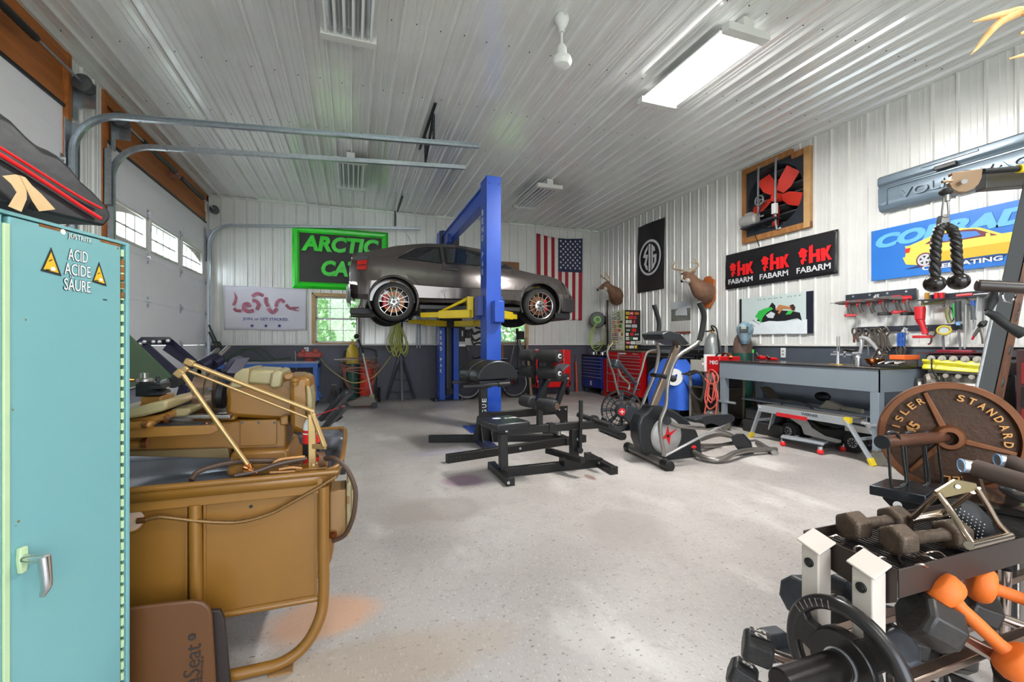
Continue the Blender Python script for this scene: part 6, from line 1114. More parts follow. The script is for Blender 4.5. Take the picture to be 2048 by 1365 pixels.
# gas cylinders behind the table
pc_ = onX(1421, 700, 5.62); gascyl('gas_cylinder', (5.74, 6.03, 0), .135, 1.43, [mat('cyl_grey', '#8a8e8c', .35, .4, '#a5a8a4', 9, .6), mat('cyl_grey', '#8a8e8c')], 'scuffed grey-silver gas cylinder with a black hose loop, behind the welding table', split=.7)
solo('regulator_hose', MB().tube([(5.74, 6.0, 1.47), (5.64, 5.95, 1.55), (5.60, 5.80, 1.50), (5.62, 5.78, 1.3), (5.66, 5.78, 1.0)], .012, 8, 4).tube([(5.74, 6.06, 1.47), (5.64, 6.2, 1.42), (5.60, 6.2, 1.1)], .012, 8, 4), blk, 'black hose looping from the grey gas cylinder valve', 'hose')
gc = gascyl('gas_cylinder', (5.97, 5.62, 0), .145, 1.45, [cgr, mat('cyl_brown', '#6a5446', .5, 0, '#54423a', 5, .6)], 'brown and green gas cylinder with a welding mask on top', split=.76)
hc = onX(1490, 668, 5.86); t = thing('welding_mask', 'blue-grey patterned welding mask hanging on the brown gas cylinder', 'welding mask', hc-v(0, 0, .15)); wm_ = mat('mask_blue', '#4f7286', .35, 0, '#a9bcc2', 14, .9)
mx = V((-.8, -.6, 0)).normalized(); ms = mx.cross(Z3)
rings_ = []
for k in range(9):
    f = k/8; zz = .20-.36*f; w = .125*(1-.55*max(0, f-.45)/.55)*(sin(min(1, f*2.6+.12)*pi/2)); dpt = .16*sin(min(1, f*2.2+.15)*pi/2)*(1-.35*max(0, f-.5)*2)
    rings_.append([hc+ms*(w*cos(a))+mx*(dpt*sin(a))+Z3*zz for a in [pi*q_/12 for q_ in range(13)]]+[hc+ms*(-w*.9)-mx*.03+Z3*zz, hc+ms*(w*.9)-mx*.03+Z3*zz])
part('shell', MB().loft(rings_), wm_, t, smooth=60); part('visor', MB().box(hc+mx*.155+Z3*.06, (.02, .13, .10), rz=atan2(mx.y, mx.x)), mat('visor_grey', '#3f4240', .15), t, bevel=.01); part('visor_window', MB().box(hc+mx*.167+Z3*.09, (.006, .07, .04), rz=atan2(mx.y, mx.x)), mat('pale_lens', '#9aa29c', .2), t)
# welder cart with cables
CX0, CX1, CY0_, CY1_ = 5.08, 5.58, 5.24, 5.80; t = thing('welder_cart', 'rusty steel cart carrying the red welder, between the chest and the table', 'cart', (5.3, 5.5, 0)); cm_ = mat('cart_brown', '#4e463d', .6, .3, '#35302b', 8, .7)
for z in (.12, .56): part('shelf', MB().bb(CX0, CX1, CY0_, CY1_, z, z+.02), cm_, t)
part('side_panel', MB().bb(CX1-.02, CX1, CY0_, CY1_, .1, .9), cm_, t); part('side_panel', MB().bb(CX0, CX1, CY1_-.02, CY1_, .1, .56), cm_, t)
for x, y in ((CX0, CY0_), (CX0, CY1_), (CX1, CY0_), (CX1, CY1_)): part('post', MB().bar((x, y, 0.05), (x, y, .82), .03), mat('post_pale', '#8e8676', .6, .2), t)
for y in (CY0_+.03, CY1_-.03): part('wheel', MB().cyl((CX1-.1, y-.02, .06), (CX1-.1, y+.02, .06), .06, n=16), dkmetal, t); part('wheel', MB().cyl((CX0+.05, y-.02, .05), (CX0+.05, y+.02, .05), .05, n=14), dkmetal, t)
part('top_shelf', MB().bb(CX0-.02, CX1+.02, CY0_-.02, CY1_+.02, .80, .82), cm_, t)
t = thing('welder', 'red and white welder standing on the cart at the table end', 'welder', (5.3, 5.4, .82)); 
part('case', MB().bb(5.10, 5.5, 5.22, 5.48, .821, 1.06), red, t, bevel=.01); part('face', MB().bb(5.08, 5.5, 5.481, 5.52, .821, 1.085), white, t, bevel=.006)
part('lid_handle', MB().tube([(5.15, 5.34, 1.06), (5.2, 5.34, 1.10), (5.4, 5.34, 1.10), (5.45, 5.34, 1.06)], .015, 8, 3), blk, t)
mb = MB(); put_txt(mb, 'MIG', (5.098, 5.33, .97), -Y3, Z3, .16, .06, .02); part('lettering', mb, white, t, smooth=0)
t = thing('parts_bin', 'open pale bin of small red and white bits beside the red welder', 'bin', (5.2, 5.65, .82)); part('bin', MB().bb(5.08, 5.3, 5.56, 5.8, .821, .90).bb(5.08, 5.09, 5.56, 5.8, .9, 1.0).bb(5.29, 5.3, 5.56, 5.8, .9, 1.02), mat('bin_grey', '#a8a49c', .5), t)
for i in range(7): part('bit', MB().ball((5.14+.13*rr.random(), 5.6+.18*rr.random(), .92), .028, 8, 6), white if i % 2 else drd, t)
salmon = mat('salmon_cable', '#c9584c', .5)
t = thing('jumper_cable', 'coral red cable coil hanging in front of the red welder', 'cable', (5.05, 5.35, .4))
for pts in ([(1412, 745), (1424, 740), (1436, 752), (1434, 766), (1420, 768), (1410, 758)], [(1418, 744), (1414, 770), (1410, 800), (1418, 818), (1430, 812), (1436, 795), (1430, 770), (1426, 745)], [(1424, 746), (1432, 775), (1428, 800), (1418, 792), (1416, 765)], [(1414, 748), (1418, 780), (1412, 812), (1408, 832)], [(1430, 750), (1426, 790), (1422, 806), (1414, 790), (1422, 760)], [(1426, 768), (1434, 800), (1431, 830)]): part('loop', MB().tube([onX(a, b_, 5.02+.012*random.random()) for a, b_ in pts], .011, 7, 4), salmon, t)
t = thing('welding_cable', 'black and grey cable coil hanging left of the coral cable', 'cable', (5.05, 5.7, .6))
for pts in ([(1376, 752), (1390, 745), (1404, 752), (1408, 775), (1402, 798), (1388, 792), (1378, 772)], [(1370, 748), (1392, 742), (1408, 758), (1406, 790), (1398, 800), (1384, 786)], [(1398, 746), (1410, 760), (1408, 790), (1402, 804)], [(1364, 748), (1380, 750), (1396, 744)]): part('loop', MB().tube([onX(a, b_, 5.03) for a, b_ in pts], .013, 7, 4), mat('cable_dark', '#34322f', .6), t)
for i in range(6): solo('rag', MB().ball((5.2+.2*rr.random(), 5.3+.42*rr.random(), .17), (.06, .05, .03), 8, 5), mat('rag_white', '#b9b8b0', .9, 0, '#8b8a84', 20, .9), 'crumpled pale rag on the lower shelf of the welder cart', 'rag', group='rags on the welder cart')
# blue covered welder
cov = mat('blue_cover', '#2e62c9', .7, 0, '#244fa8', 5, .7); t = thing('covered_welder', 'blue cloth cover with a round white emblem over a welder', 'cover', (5.2, 6.4, .1))
def covr(f): # ring at height fraction f
    z = .16+.80*f; k = 1-.55*max(0, f-.68)/.32; cx_, cy_ = 5.26, 6.42; o_ = []
    for q_ in range(28):
        a = 2*pi*q_/28; r_ = 1+.045*sin(a*5+f*2)*(1-f); ca, sa = cos(a), sin(a); sx = 1.3*(abs(ca)**.5)*(1 if ca > 0 else -1); sy = (abs(sa)**.5)*(1 if sa > 0 else -1)
        o_.append(v(cx_+.22*sx*k*r_, cy_+.48*sy*k*r_, z-.03*sin(a*3)*(f > .9)))
    return o_
part('cloth', MB().loft([covr(f) for f in (0, .15, .3, .45, .6, .72, .82, .9, .96, 1)]), cov, t, smooth=60); part('welder_base', MB().bb(5.1, 5.42, 6.1, 6.75, .03, .2), blk, t, bevel=.01)
mb = MB(); mb.cyl((5.0, 6.08, .70), (4.97, 6.06, .70), .14, n=28); part('emblem_disc', mb, white, t); mb = MB(); put_txt(mb, 'M', (4.968, 6.06, .70), v(.4, -1, 0), Z3, .13, .1, .05, shear=.2); part('emblem', mb, blue, t, smooth=0)
# under the table
blkc = mat('case_black', '#232323', .6, 0, '#33312f', 6, .6)
solo('tool_case', MB().bb(5.28, 5.72, 4.35, 4.98, .001, .17), blkc, 'black carrying case on the floor under the table, bottom of its stack', 'case', bevel=.02)
solo('tool_case', MB().bb(5.30, 5.66, 4.5, 4.95, .171, .33), mat('case_grey', '#3c3d40', .5), 'dark grey case stacked on the black case under the table', 'case', bevel=.02)
p = onX(1480, 818, 5.25); solo('green_strap', MB().tube([(5.4, 4.75, .345), (5.42, 4.65, .38), (5.45, 4.6, .345)], .02, 7, 3), mat('tool_green', '#2fae58', .4), 'green handled tool on the stacked cases under the table', 'tool')
t = thing('floor_scrap_stack', 'pile of grey-brown leaning scrap and coiled wire at the dark far end under the table', 'scrap', (5.6, 5.0, 0))
for i in range(6): part('coil', MB().tube([v(5.72+.03*i, 5.03+.04*sin(a), .35+.25*sin(a))+v(0, .16*cos(a), 0) for a in [q_*pi/8 for q_ in range(16)]], .011, 6, 1, closed=True), mat('wire_brown', '#5a4d40', .6), t)
t = thing('folding_work_platform', 'aluminium folding work platform with yellow feet under the table edge', 'work platform', (5.2, 3.8, 0)); al2 = mat('platform_alu', '#b9bdc0', .35, .5); yf = mat('foot_yellow', '#d8bc22', .5)
X0, X1, Y0, Y1, Z_ = 4.96, 5.22, 3.28, 4.42, .455
part('deck', MB().bb(X0, X1, Y0, Y1, Z_-.012, Z_), mat('deck_grey', '#6d6a66', .5, .3), t); part('side_rail', MB().bb(X0-.01, X0, Y0, Y1, Z_-.08, Z_+.004), al2, t, bevel=.002); part('side_rail', MB().bb(X1, X1+.01, Y0, Y1, Z_-.08, Z_+.004), al2, t, bevel=.002); part('red_strip', MB().bb(X0-.012, X0-.0101, 3.75, 4.15, Z_-.1, Z_-.055), drd, t)
mb = MB(); put_txt(mb, 'WERNER', (X0-.0115, 3.72, Z_-.025), -Y3, Z3, .2, .03, .02); part('lettering', mb, mat('print_dark', '#404448', .5), t, smooth=0)
for ytop, yft in ((Y1-.04, Y1+.15), (Y0+.04, Y0-.18)):
    for x, xf in ((X0+.0, X0+.05), (X1, X1+.1)):
        a, b_ = v(x, ytop, Z_-.02), v(xf, yft, .045); part('leg', MB().bar(a, b_, .022, .055, up=(1, 0, 0)), al2, t, bevel=.002); part('foot', MB().bar(b_+(a-b_).normalized()*.03, v(xf, yft+(yft-ytop)*.08, .0), .035, .065, up=(1, 0, 0)), yf, t, bevel=.004)
    part('spreader', MB().bar((X0+.03, (ytop+yft)/2, .25), (X1+.05, (ytop+yft)/2, .25), .015, .03), al2, t)
part('corner_cap', MB().bb(X0-.014, X0+.03, Y0-.004, Y0+.06, Z_-.05, Z_+.008), yf, t)
t = thing('creeper', 'grey four-wheeled creeper board with red casters before the platform', 'creeper', (5.1, 3.9, 0))
part('board', MB().prism([v(4.90, 4.05, .10), v(5.02, 4.12, .10), v(5.20, 3.68, .10), v(4.98, 3.58, .10)], (0, 0, .025)), mat('creeper_grey', '#8e9296', .4), t, bevel=.006); part('frame_rail', MB().bar((4.93, 4.08, .085), (4.96, 3.6, .085), .03).bar((5.0, 3.6, .085), (5.36, 3.62, .085), .03), blk, t)
for x, y in ((4.94, 4.05), (4.96, 3.60), (5.35, 3.62), (5.3, 4.15)): part('caster', MB().ball((x, y, .035), (.035, .035, .035), 12, 8), pr, t); part('caster_fork', MB().cyl((x, y, .05), (x, y, .09), .025), alum, t)
t = thing('mini_race_car', 'black and white racing mini car with rolled tube frame and number 1', 'toy car', (5.5, 3.95, 0)); kx = 5.52
for y, z in ((4.30, .115), (3.50, .125)):
    for x in (kx-.14, kx+.14): part('tire', MB().lathe([(.07, 0), (.11, .15), (.115, .5), (.11, .85), (.07, 1)], (x-.05, y, z), (x+.05, y, z), 24), rubber, t); part('wheel_face', MB().cyl((x-.053, y, z), (x-.05, y, z), .055, n=20), alum, t); sp_ = MB(); [sp_.bar((x-.056, y+.012*cos(a), z+.012*sin(a)), (x-.056, y+.05*cos(a), z+.05*sin(a)), .006, .01) for a in [q_*2*pi/9 for q_ in range(9)]]; part('wheel_slots', sp_, blk, t, kind='stuff')
K = lambda y, z, x=kx-.12: v(x, y, z)
part('body', MB().prism([K(4.4, .22), K(4.38, .30), K(4.2, .33), K(4.05, .30), K(3.9, .22), K(3.6, .26), K(3.36, .22), K(3.36, .14), K(3.65, .09), K(4.15, .09), K(4.2, .2)], (.24, 0, 0)), blk, t, bevel=.015)
part('side_panel', MB().prism([K(4.42, .32, kx-.135), K(4.2, .34, kx-.135), K(4.08, .28, kx-.135), K(4.02, .20, kx-.135), K(3.85, .13, kx-.135), K(3.66, .12, kx-.135), K(3.66, .07, kx-.135), K(4.12, .10, kx-.135), K(4.16, .2, kx-.135)], (.012, 0, 0)), mat('kart_white', '#c9c5bf', .4), t, bevel=.003)
part('rear_fairing', MB().prism([K(3.62, .33, kx-.135), K(3.32, .31, kx-.135), K(3.34, .25, kx-.135), K(3.62, .24, kx-.135)], (.01, 0, 0)), mat('kart_white', '#c9c5bf', .4), t); mb = MB(); put_txt(mb, '1', (kx-.137, 3.57, .285), -Y3, Z3, None, .05, .03); part('number', mb, pk, t, smooth=0)
part('seat_shell', MB().ball((kx, 3.95, .32), (.1, .16, .09), 14, 8), mat('seat_olive', '#5c5c46', .5), t); part('roll_tube', MB().tube([K(4.42, .3), K(4.44, .46), K(4.36, .50), K(4.12, .49), K(4.0, .42), K(3.9, .30), K(3.7, .26)], .016, 8, 4), mat('tube_dark', '#35373a', .4), t)
part('engine_cowl', MB().box((kx, 4.2, .38), (.22, .3, .06)), drd, t, bevel=.01)
t = thing('leaf_fan_tool', 'black rough tool lying on the shelf at the back under the table', 'tool', (5.6, 4.0, .5)); part('head', MB().ball((5.62, 4.05, .58), (.06, .10, .06), 10, 7), dkmetal, t); part('stem', MB().cyl((5.62, 4.0, .35), (5.62, 4.0, .6), .02), steel, t)
solo('grey_bracket_plate', MB().prism([(5.45, 3.98, .455), (5.45, 3.75, .455), (5.45, 3.7, .5), (5.45, 3.87, .56)], (.08, 0, 0)), mat('grey_board', '#8b8375', .7), 'grey triangular plate behind the work platform under the table', 'plate')
solo('grey_tube_piece', MB().cyl((5.5, 3.72, .48), (5.5, 3.5, .47), .03), mat('grey_board', '#8b8375', .7), 'grey tube behind the work platform under the table', 'tube')
solo('rear_shelf', MB().bb(5.40, 5.78, 3.1, 5.1, .43, .449), tb, 'grey shelf under the welding table', 'shelf')
# engine on its stand
cast = mat('engine_cast', '#77726a', .45, .6, '#4c4842', 14, .8, bump=.15); ecx, eyl, eyr = 5.62, 2.97, 2.38
t = thing('car_engine', 'greasy car engine block wrapped with yellow film, on a stand', 'engine', (5.8, 2.7, 0))
part('block', MB().bb(5.62, 5.95, 2.42, 2.94, .56, .95), cast, t, bevel=.02); part('cylinder_head', MB().bb(5.60, 5.92, 2.40, 2.94, .95, 1.08), mat('head_alloy', '#8f8b84', .4, .7, '#6a665f', 18, .7), t, bevel=.012)
part('yellow_wrap', MB().sheet(lambda u, w: v(5.585-.012*sin(w*9+u*3), 2.97-.60*u, .985+.105*w-.01*u), 12, 8), mat('wrap_yellow', '#e3da3c', .4, 0, '#d0c52e', 30, .7), t, solid=.004)
for i in range(6): part('port', MB().lathe([(.03, 0), (.034, .6), (.02, .6), (.018, 1)], (5.61, 2.90-i*.09, 1.095), (5.57, 2.90-i*.09, 1.10), 12, caps=True), mat('port_pale', '#b3ada0', .4, .4), t)
part('top_plate', MB().bb(5.62, 5.9, 2.4, 2.96, 1.10, 1.13), dkmetal, t, bevel=.006); part('pulley', MB().lathe([(.03, 0), (.07, .1), (.075, .5), (.07, .9), (.04, 1)], (5.58, 3.04, .82), (5.64, 2.98, .82), 22), steel, t)
part('pump', MB().tube([(5.6, 2.92, .92), (5.56, 2.88, .84), (5.58, 2.9, .70)], [.05, .06, .05], 10, 3).box((5.58, 2.86, .86), (.06, .1, .12)), cast, t, bevel=.008); part('silver_hose', MB().tube([(5.55, 2.80, .82), (5.53, 2.65, .84), (5.54, 2.5, .84), (5.56, 2.42, .82)], .035, 12, 3), alum, t)
for i in range(9): q = V((5.56+.03*rr.random(), 2.45+.42*rr.random(), .62+.15*rr.random())); part('bracket', MB().tube([q, q+v(-.02, -.05, .04), q+v(0, -.1, .0)], .022, 7, 2), cast if i % 2 else dkmetal, t)
for i in range(5): part('bolt_head', MB().cyl((5.60, 2.88-.1*i, .93), (5.58, 2.88-.1*i, .93), .022, n=10), mat('port_pale', '#b3ada0', .4, .4), t)
part('wire', MB().tube([(5.56, 2.88, 1.1), (5.53, 2.86, .98), (5.54, 2.80, .85), (5.54, 2.74, .6)], .008, 6, 4), blk, t); part('stand_post', MB().bar((5.78, 2.65, .1), (5.78, 2.65, .6), .08).bar((5.5, 2.4, .08), (5.95, 2.9, .08), .07).bar((5.5, 2.9, .08), (5.95, 2.4, .08), .07), tb, t)
for x, y in ((5.5, 2.4), (5.95, 2.9), (5.5, 2.9), (5.95, 2.4)): part('caster', MB().cyl((x-.015, y, .03), (x+.015, y, .03), .03), dkmetal, t)
t = thing('red_black_cabinet', 'black and dark red cabinet at the right edge behind the slanting post', 'cabinet', (5.8, 1.8, 0)); part('body', MB().bb(5.5, 6.1, 1.6, 2.24, 0, 1.2), mat('cab_maroon', '#4a2420', .5, 0, '#191314', 3, .9), t, bevel=.01)
for i in range(5): part('drawer', MB().bb(5.48, 5.5, 1.62, 2.2, .1+.2*i, .28+.2*i), blk if i % 2 else mat('cab_red', '#7c1c1c', .4), t, bevel=.005)
solo('clear_bag', MB().ball((5.8, 2.02, 1.25), (.16, .16, .06), 14, 8), mat('bag_grey', '#a9b0ae', .3), 'pale bag on top of the red and black cabinet', 'bag')

# ================= weight bench and leg machine at the left =================
nvy = mat('frame_navy', '#23233a', .4, .4, '#1b1b2a', 8, .4); T_ = at
g = thing('leg_press_machine', 'dark navy leg press frame with open footplate behind the lathe', 'gym machine', onZ(400, 960))
tq = 3.6
part('footplate_frame', MB().tube([T_(283, 683, tq), T_(338, 681, tq+.5), T_(408, 741, tq+.5)], .035, 4, 1).prism([T_(276, 686, tq), T_(292, 686, tq), T_(355, 742, tq), T_(362, 762, tq), T_(345, 762, tq)], (.0, .04, 0)).prism([T_(338, 683, tq+.5), T_(352, 690, tq+.5), T_(410, 735, tq+.5), T_(400, 752, tq+.5), T_(325, 700, tq+.5)], (0, .03, 0)).prism([T_(283, 680, tq), T_(336, 680, tq+.5), T_(340, 690, tq+.5), T_(288, 690, tq)], (0, .02, 0)), nvy, g, bevel=.004)
for px, py in ((281, 688), (289, 684), (307, 684), (319, 684), (336, 682)): part('bolt', MB().ball(T_(px, py, tq-.02), .016, 8, 6), bolt, g)
part('roller', MB().cyl(T_(346, 765, tq-.2), T_(392, 750, tq+.4), .045, n=16), rubber, g)
part('strut', MB().bar(T_(368, 772, tq), T_(355, 815, tq), .07, .05).bar(T_(362, 770, tq), T_(398, 800, tq+.1), .06, .04).bar(T_(385, 800, tq+.1), (T_(385, 800, tq+.1)-v(0, 0, .4)), .05), nvy, g, bevel=.004)
part('base_rail', MB().bar(T_(350, 812, tq), T_(455, 806, tq+.4), .06, .05).bar(T_(360, 815, tq), v(T_(360, 815, tq).x, T_(360, 815, tq).y, .0), .07), nvy, g, bevel=.004)
part('guide_rod', MB().cyl(T_(385, 743, 4), T_(436, 700, 4.4), .022, n=12), steel, g); part('guide_rod', MB().cyl(T_(402, 748, 4), T_(458, 694, 4.4), .022, n=12), steel, g); part('slider', MB().cyl(T_(398, 735, 4), T_(432, 718, 4.2), .06, n=14).cyl(T_(425, 730, 4.1), T_(440, 720, 4.2), .05), nvy, g)
part('back_pad', MB().loft([[T_(a+d, b_, 4.2+e) for a, b_, d, e in [(440, 742, 0, 0), (452, 744, 0, 0), (452, 744, 6, .25), (440, 742, 6, .25)]], [T_(a+d, b_, 4.3+e) for a, b_, d, e in [(462, 717, 0, 0), (472, 720, 0, 0), (490, 715, 0, .25), (478, 711, 0, .25)]]]), mat('pad_slate', '#4a4a60', .4), g, bevel=.01)
part('side_plate', MB().prism([T_(452, 746, 4.1), T_(472, 718, 4.3), T_(498, 716, 4.4), T_(480, 748, 4.2)], (0, .05, 0)), mat('plate_grey', '#5c5a66', .4), g, bevel=.004)
g = thing('weight_bench', 'black adjustable weight bench with raised pads behind the lathe end', 'weight bench', onZ(672, 905)); tb_ = 4.35
def padq(a, b_, w, th, t1=tb_): # pad from a to b with sideways width
    A, B_q = T_(*a, t1), T_(*b_, t1); d = (B_q-A).normalized(); s1 = V((.55, .83, 0)).normalized(); nrm = d.cross(s1).normalized()
    return MB().prism([A, B_q, B_q+nrm*th, A+nrm*th], s1*w)
part('back_pad', padq((640, 846), (695, 787), .13, .055), vinyl, g, bevel=.015); part('seat_pad', padq((650, 858), (690, 815), .10, .05, 4.2), vinyl, g, bevel=.012)
part('leg', MB().bar(T_(664, 846, 4.3), T_(680, 884, 4.3), .05, .04), blksat, g, bevel=.003); part('leg_collar', MB().bar(T_(663, 842, 4.29), T_(672, 862, 4.29), .058, .05), alum, g); part('leg', MB().bar(T_(676, 872, 4.3), V((T_(686, 900, 4.3).x, T_(686, 900, 4.3).y, .0)), .05), blksat, g); part('under_frame', MB().bar(T_(640, 862, 4.4), T_(682, 832, 4.4), .05).bar(T_(640, 862, 4.4), v(T_(640, 862, 4.4).x, T_(640, 862, 4.4).y, 0), .06), blksat, g)
solo('elastic_band', MB().cyl(T_(632, 832, 4.3), T_(688, 812, 4.2), .005, n=6), mat('cord_red', '#d02a3a', .5), 'thin red elastic band stretched across the weight bench', 'cord')
print('right ok')
# ================= teal acid cabinet =================
cu = V((.3102, .9507, 0)); cn = V((.9507, -.3102, 0)); CR = V((-.654, 1.70, 0)); CZ = 1.56
def cp(s_, d, z): return CR-cu*s_+cn*d+Z3*z           # s: towards the viewer along the front, d: out of the front
def cbox(mb, s0, s1, d0, d1, z0, z1): return mb.prism([cp(s0, d0, z0), cp(s1, d0, z0), cp(s1, d1, z0), cp(s0, d1, z0)], (0, 0, z1-z0))
def cpx(px, py, d=0.0): a = dirpx(px); q = CR+cn*d; t_ = (q.x*cn.x+q.y*cn.y)/(a[0]*cn.x+a[1]*cn.y); return V((a[0]*t_, a[1]*t_, EYE-t_*(py-688)/FPX))
t = thing('acid_cabinet', 'tall turquoise steel acid cabinet with warning triangles at the left edge', 'cabinet', cp(.35, -.2, 0))
tedge = mat('cabinet_edge', '#b4c99e', .5, 0, '#9cb890', 8, .6)
mb = MB(); cbox(mb, 0, .75, -.43, -.02, 0, CZ); part('body', mb, teal, t, bevel=.004)
mb = MB(); cbox(mb, 0, .012, -.02, .003, 0, CZ); part('front_frame', mb, teal, t, bevel=.002); mb = MB(); cbox(mb, .012, .75, -.02, .002, CZ-.008, CZ); part('front_frame', mb, teal, t)
mb = MB(); cbox(mb, .030, .338, -.018, 0, .02, CZ-.011); DR = part('door', mb, teal, t, bevel=.003)
mb = MB(); cbox(mb, .352, .72, -.018, 0, .02, CZ-.011); part('door', mb, teal, t, bevel=.003)
mb = MB(); cbox(mb, .338, .352, -.014, .004, .0, CZ-.03); part('door_edge', mb, tedge, t, bevel=.002)
mb = MB(); cbox(mb, .0125, .0295, -.014, -.010, .02, CZ-.03); part('hinge_gap', mb, mat('gap_olive', '#5f6a3c', .8), t)
hn = MB()
for i in range(46): z = .03+i*.033; hn.lathe([(.0055, 0), (.0055, 1)], cp(.021, -.004, z), cp(.021, -.004, z+.021), 8)
part('piano_hinge', hn, tedge, DR, kind='stuff')
rb_ = MB()
for z in (1.50, 1.478, 1.455, 1.43, 1.40): rb_.lathe([(.0062, 0), (.0062, 1)], cp(.021, -.004, z-.012), cp(.021, -.004, z+.006), 8)
part('rusty_hinge', rb_, rust, DR, kind='stuff')
rs = MB(); 
for s0, s1, z0, z1 in ((.03, .10, CZ-.0112, CZ-.0105), (.2, .27, CZ-.0112, CZ-.0105)): cbox(rs, s0, s1, -.015, .0006, z0-.006, z1)
part('rust_streak', rs, rust, DR)
whs = mat('letter_white', '#dfe3df', .5)
def ctext(s_, px0, px1, pyc0, h, m_=None, bold=.03, out=True):
    a, b_ = cpx(px0, pyc0, .0), cpx(px1, pyc0, .0); zc_ = cpx((px0+px1)/2, pyc0).z; c = (a+b_)/2; c.z = zc_; w = (V((b_.x, b_.y, 0))-V((a.x, a.y, 0))).length
    if out: mb = MB(); put_txt(mb, s_, c+cn*.0007, cu, Z3, w*1.05, h*1.08, .022, .0006); part('lettering_outline', mb, pk, DR, smooth=0)
    mb = MB(); put_txt(mb, s_, c+cn*.0016, cu, Z3, w, h, .0, .0006); part('lettering', mb, m_ or whs, DR, smooth=0)
ctext('JUSTRITE', 135, 182, 478, .016, bold=.0); ctext('ACID', 135, 174, 512, .031); ctext('ACIDE', 128, 180, 541, .031); ctext('S\u00c4URE', 127, 180, 569, .038)
c = cpx(126, 464, .0005); part('round_emblem', MB().cyl(c, c+cn*.0006, .007, n=24), whs, DR)
def tri(p, m_, d, nm): part(nm, MB().prism([cpx(a, b_, d) for a, b_ in p], cn*.0008), m_, DR, smooth=0)
yw = mat('warning_yellow', '#e0b21c', .5)
for T3 in ([(102, 495), (123, 553), (81, 542)], [(198, 524), (213, 573), (184, 564)]):
    cx_ = sum(p[0] for p in T3)/3; cy_ = sum(p[1] for p in T3)/3+.5; tri(T3, pk, .0008, 'warning_sign'); tri([(cx_+(a-cx_)*.72, cy_+(b_-cy_)*.72) for a, b_ in T3], yw, .0018, 'warning_field')
    k = 1 if T3[0][0] < 150 else .75
    tri([(cx_-1*k, cy_+6*k), (cx_+5*k, cy_+3*k), (cx_+9*k, cy_+8*k), (cx_+7*k, cy_+12*k), (cx_, cy_+10*k)], whs, .0028, 'hand_print')
    tri([(cx_-4*k, cy_-9*k), (cx_+2*k, cy_-12*k), (cx_+2*k, cy_-10*k), (cx_-4*k, cy_-7*k)], pk, .0028, 'vial_print'); tri([(cx_-10*k, cy_+8*k), (cx_-2*k, cy_+9*k), (cx_-2*k, cy_+11*k), (cx_-10*k, cy_+10*k)], pk, .0028, 'plate_print')
mb = MB(); p = cpx(210, 600, .0006); cbox(mb, 0, 0, 0, 0, 0, 0.0001); mb.box(p, (.0012, .012, .003), rz=atan2(cn.y, cn.x)); part('mark', mb, pk, DR)
for a, b_, r_ in ((38, 1043, .004), (32, 1052, .002), (52, 640, .003), (26, 820, .003), (246, 520, .003), (236, 497, .004)):
    q_ = cpx(a, b_, .0005); part('rust_spot', MB().ball(q_, (.0006, r_, r_*.8), 10, 6), mat('rust_yellow', '#8f7a1e', .8, 0, '#6e4a18', 80, .8), DR)
# handle
hb = cpx(40, 1118, .0); part('handle_plate', MB().prism([hb-cu*.010+Z3*.028, hb+cu*.008+Z3*.028, hb+cu*.010, hb+cu*.006-Z3*.034, hb-cu*.008-Z3*.034, hb-cu*.012], cn*.012), tedge, DR, bevel=.003)
hk = part('handle', MB().cyl(hb+cn*.01, hb+cn*.062, .011, n=18).tube([hb+cn*.056+Z3*.004, hb+cn*.060-Z3*.03, hb+cn*.062-Z3*.065, hb+cn*.052-Z3*.09], [.0125, .0115, .0105, .006], 12, 4), chrome, DR)
# black shell case with red piping on top, and its paper tags
t = thing('black_hood_case', 'black padded case with red piping lying on the turquoise cabinet', 'case', cp(.3, -.2, CZ)); bag = mat('case_leather', '#1d1d1f', .42, 0, '#2c2c2e', 5, .6, bump=.12, bscale=25)
sil = [(-40, 400), (-40, 205), (0, 226), (30, 258), (60, 286), (95, 300), (122, 326), (140, 352), (165, 374), (190, 402), (203, 424), (200, 436), (188, 452)]
def silp(d, k, dz=0):
    o_ = []
    for a, b_ in sil: p = cpx(a, b_, -.045); o_.append(V((p.x, p.y, CZ+.001+max(0, (p.z-CZ))*k+(dz if p.z > CZ+.02 else 0)))+cn*d)
    return o_
part('shell', MB().loft([silp(-.32, .75), silp(-.22, .98), silp(-.1, 1.04), silp(.0, .99), silp(.03, .9)]), bag, t, smooth=40, bevel=.008)
for pts, r in (([(-30, 276), (0, 295), (60, 332), (120, 370), (170, 400), (203, 417)], .0035), ([(-30, 290), (0, 309), (60, 346), (120, 385), (170, 418), (201, 437)], .0052)): part('red_piping', MB().tube([cpx(a, b_, -.004) for a, b_ in pts], r, 8, 4), pr, t)
part('bellows', MB().tube([cpx(44, 416, .0), cpx(56, 400, .01), cpx(70, 418, .0)], .008, 8, 3), rubber, t)
tg_ = thing('paper_tag', 'torn beige paper tags tied to the black case', 'tag', cp(.34, .01, CZ)); tp_ = mat('tag_paper', '#dcb98a', .8, 0, '#c79f6c', 20, .6)
for P3, d in (([(4, 352), (30, 349), (42, 352), (52, 372), (53, 398), (42, 424), (16, 413), (33, 385), (22, 368)], .016), ([(40, 351), (50, 355), (64, 372), (82, 388), (110, 419), (78, 423), (64, 402), (51, 374)], .018)): part('tag', MB().prism([cpx(a, b_, d) for a, b_ in P3], cn*.001), tp_, tg_, smooth=0)

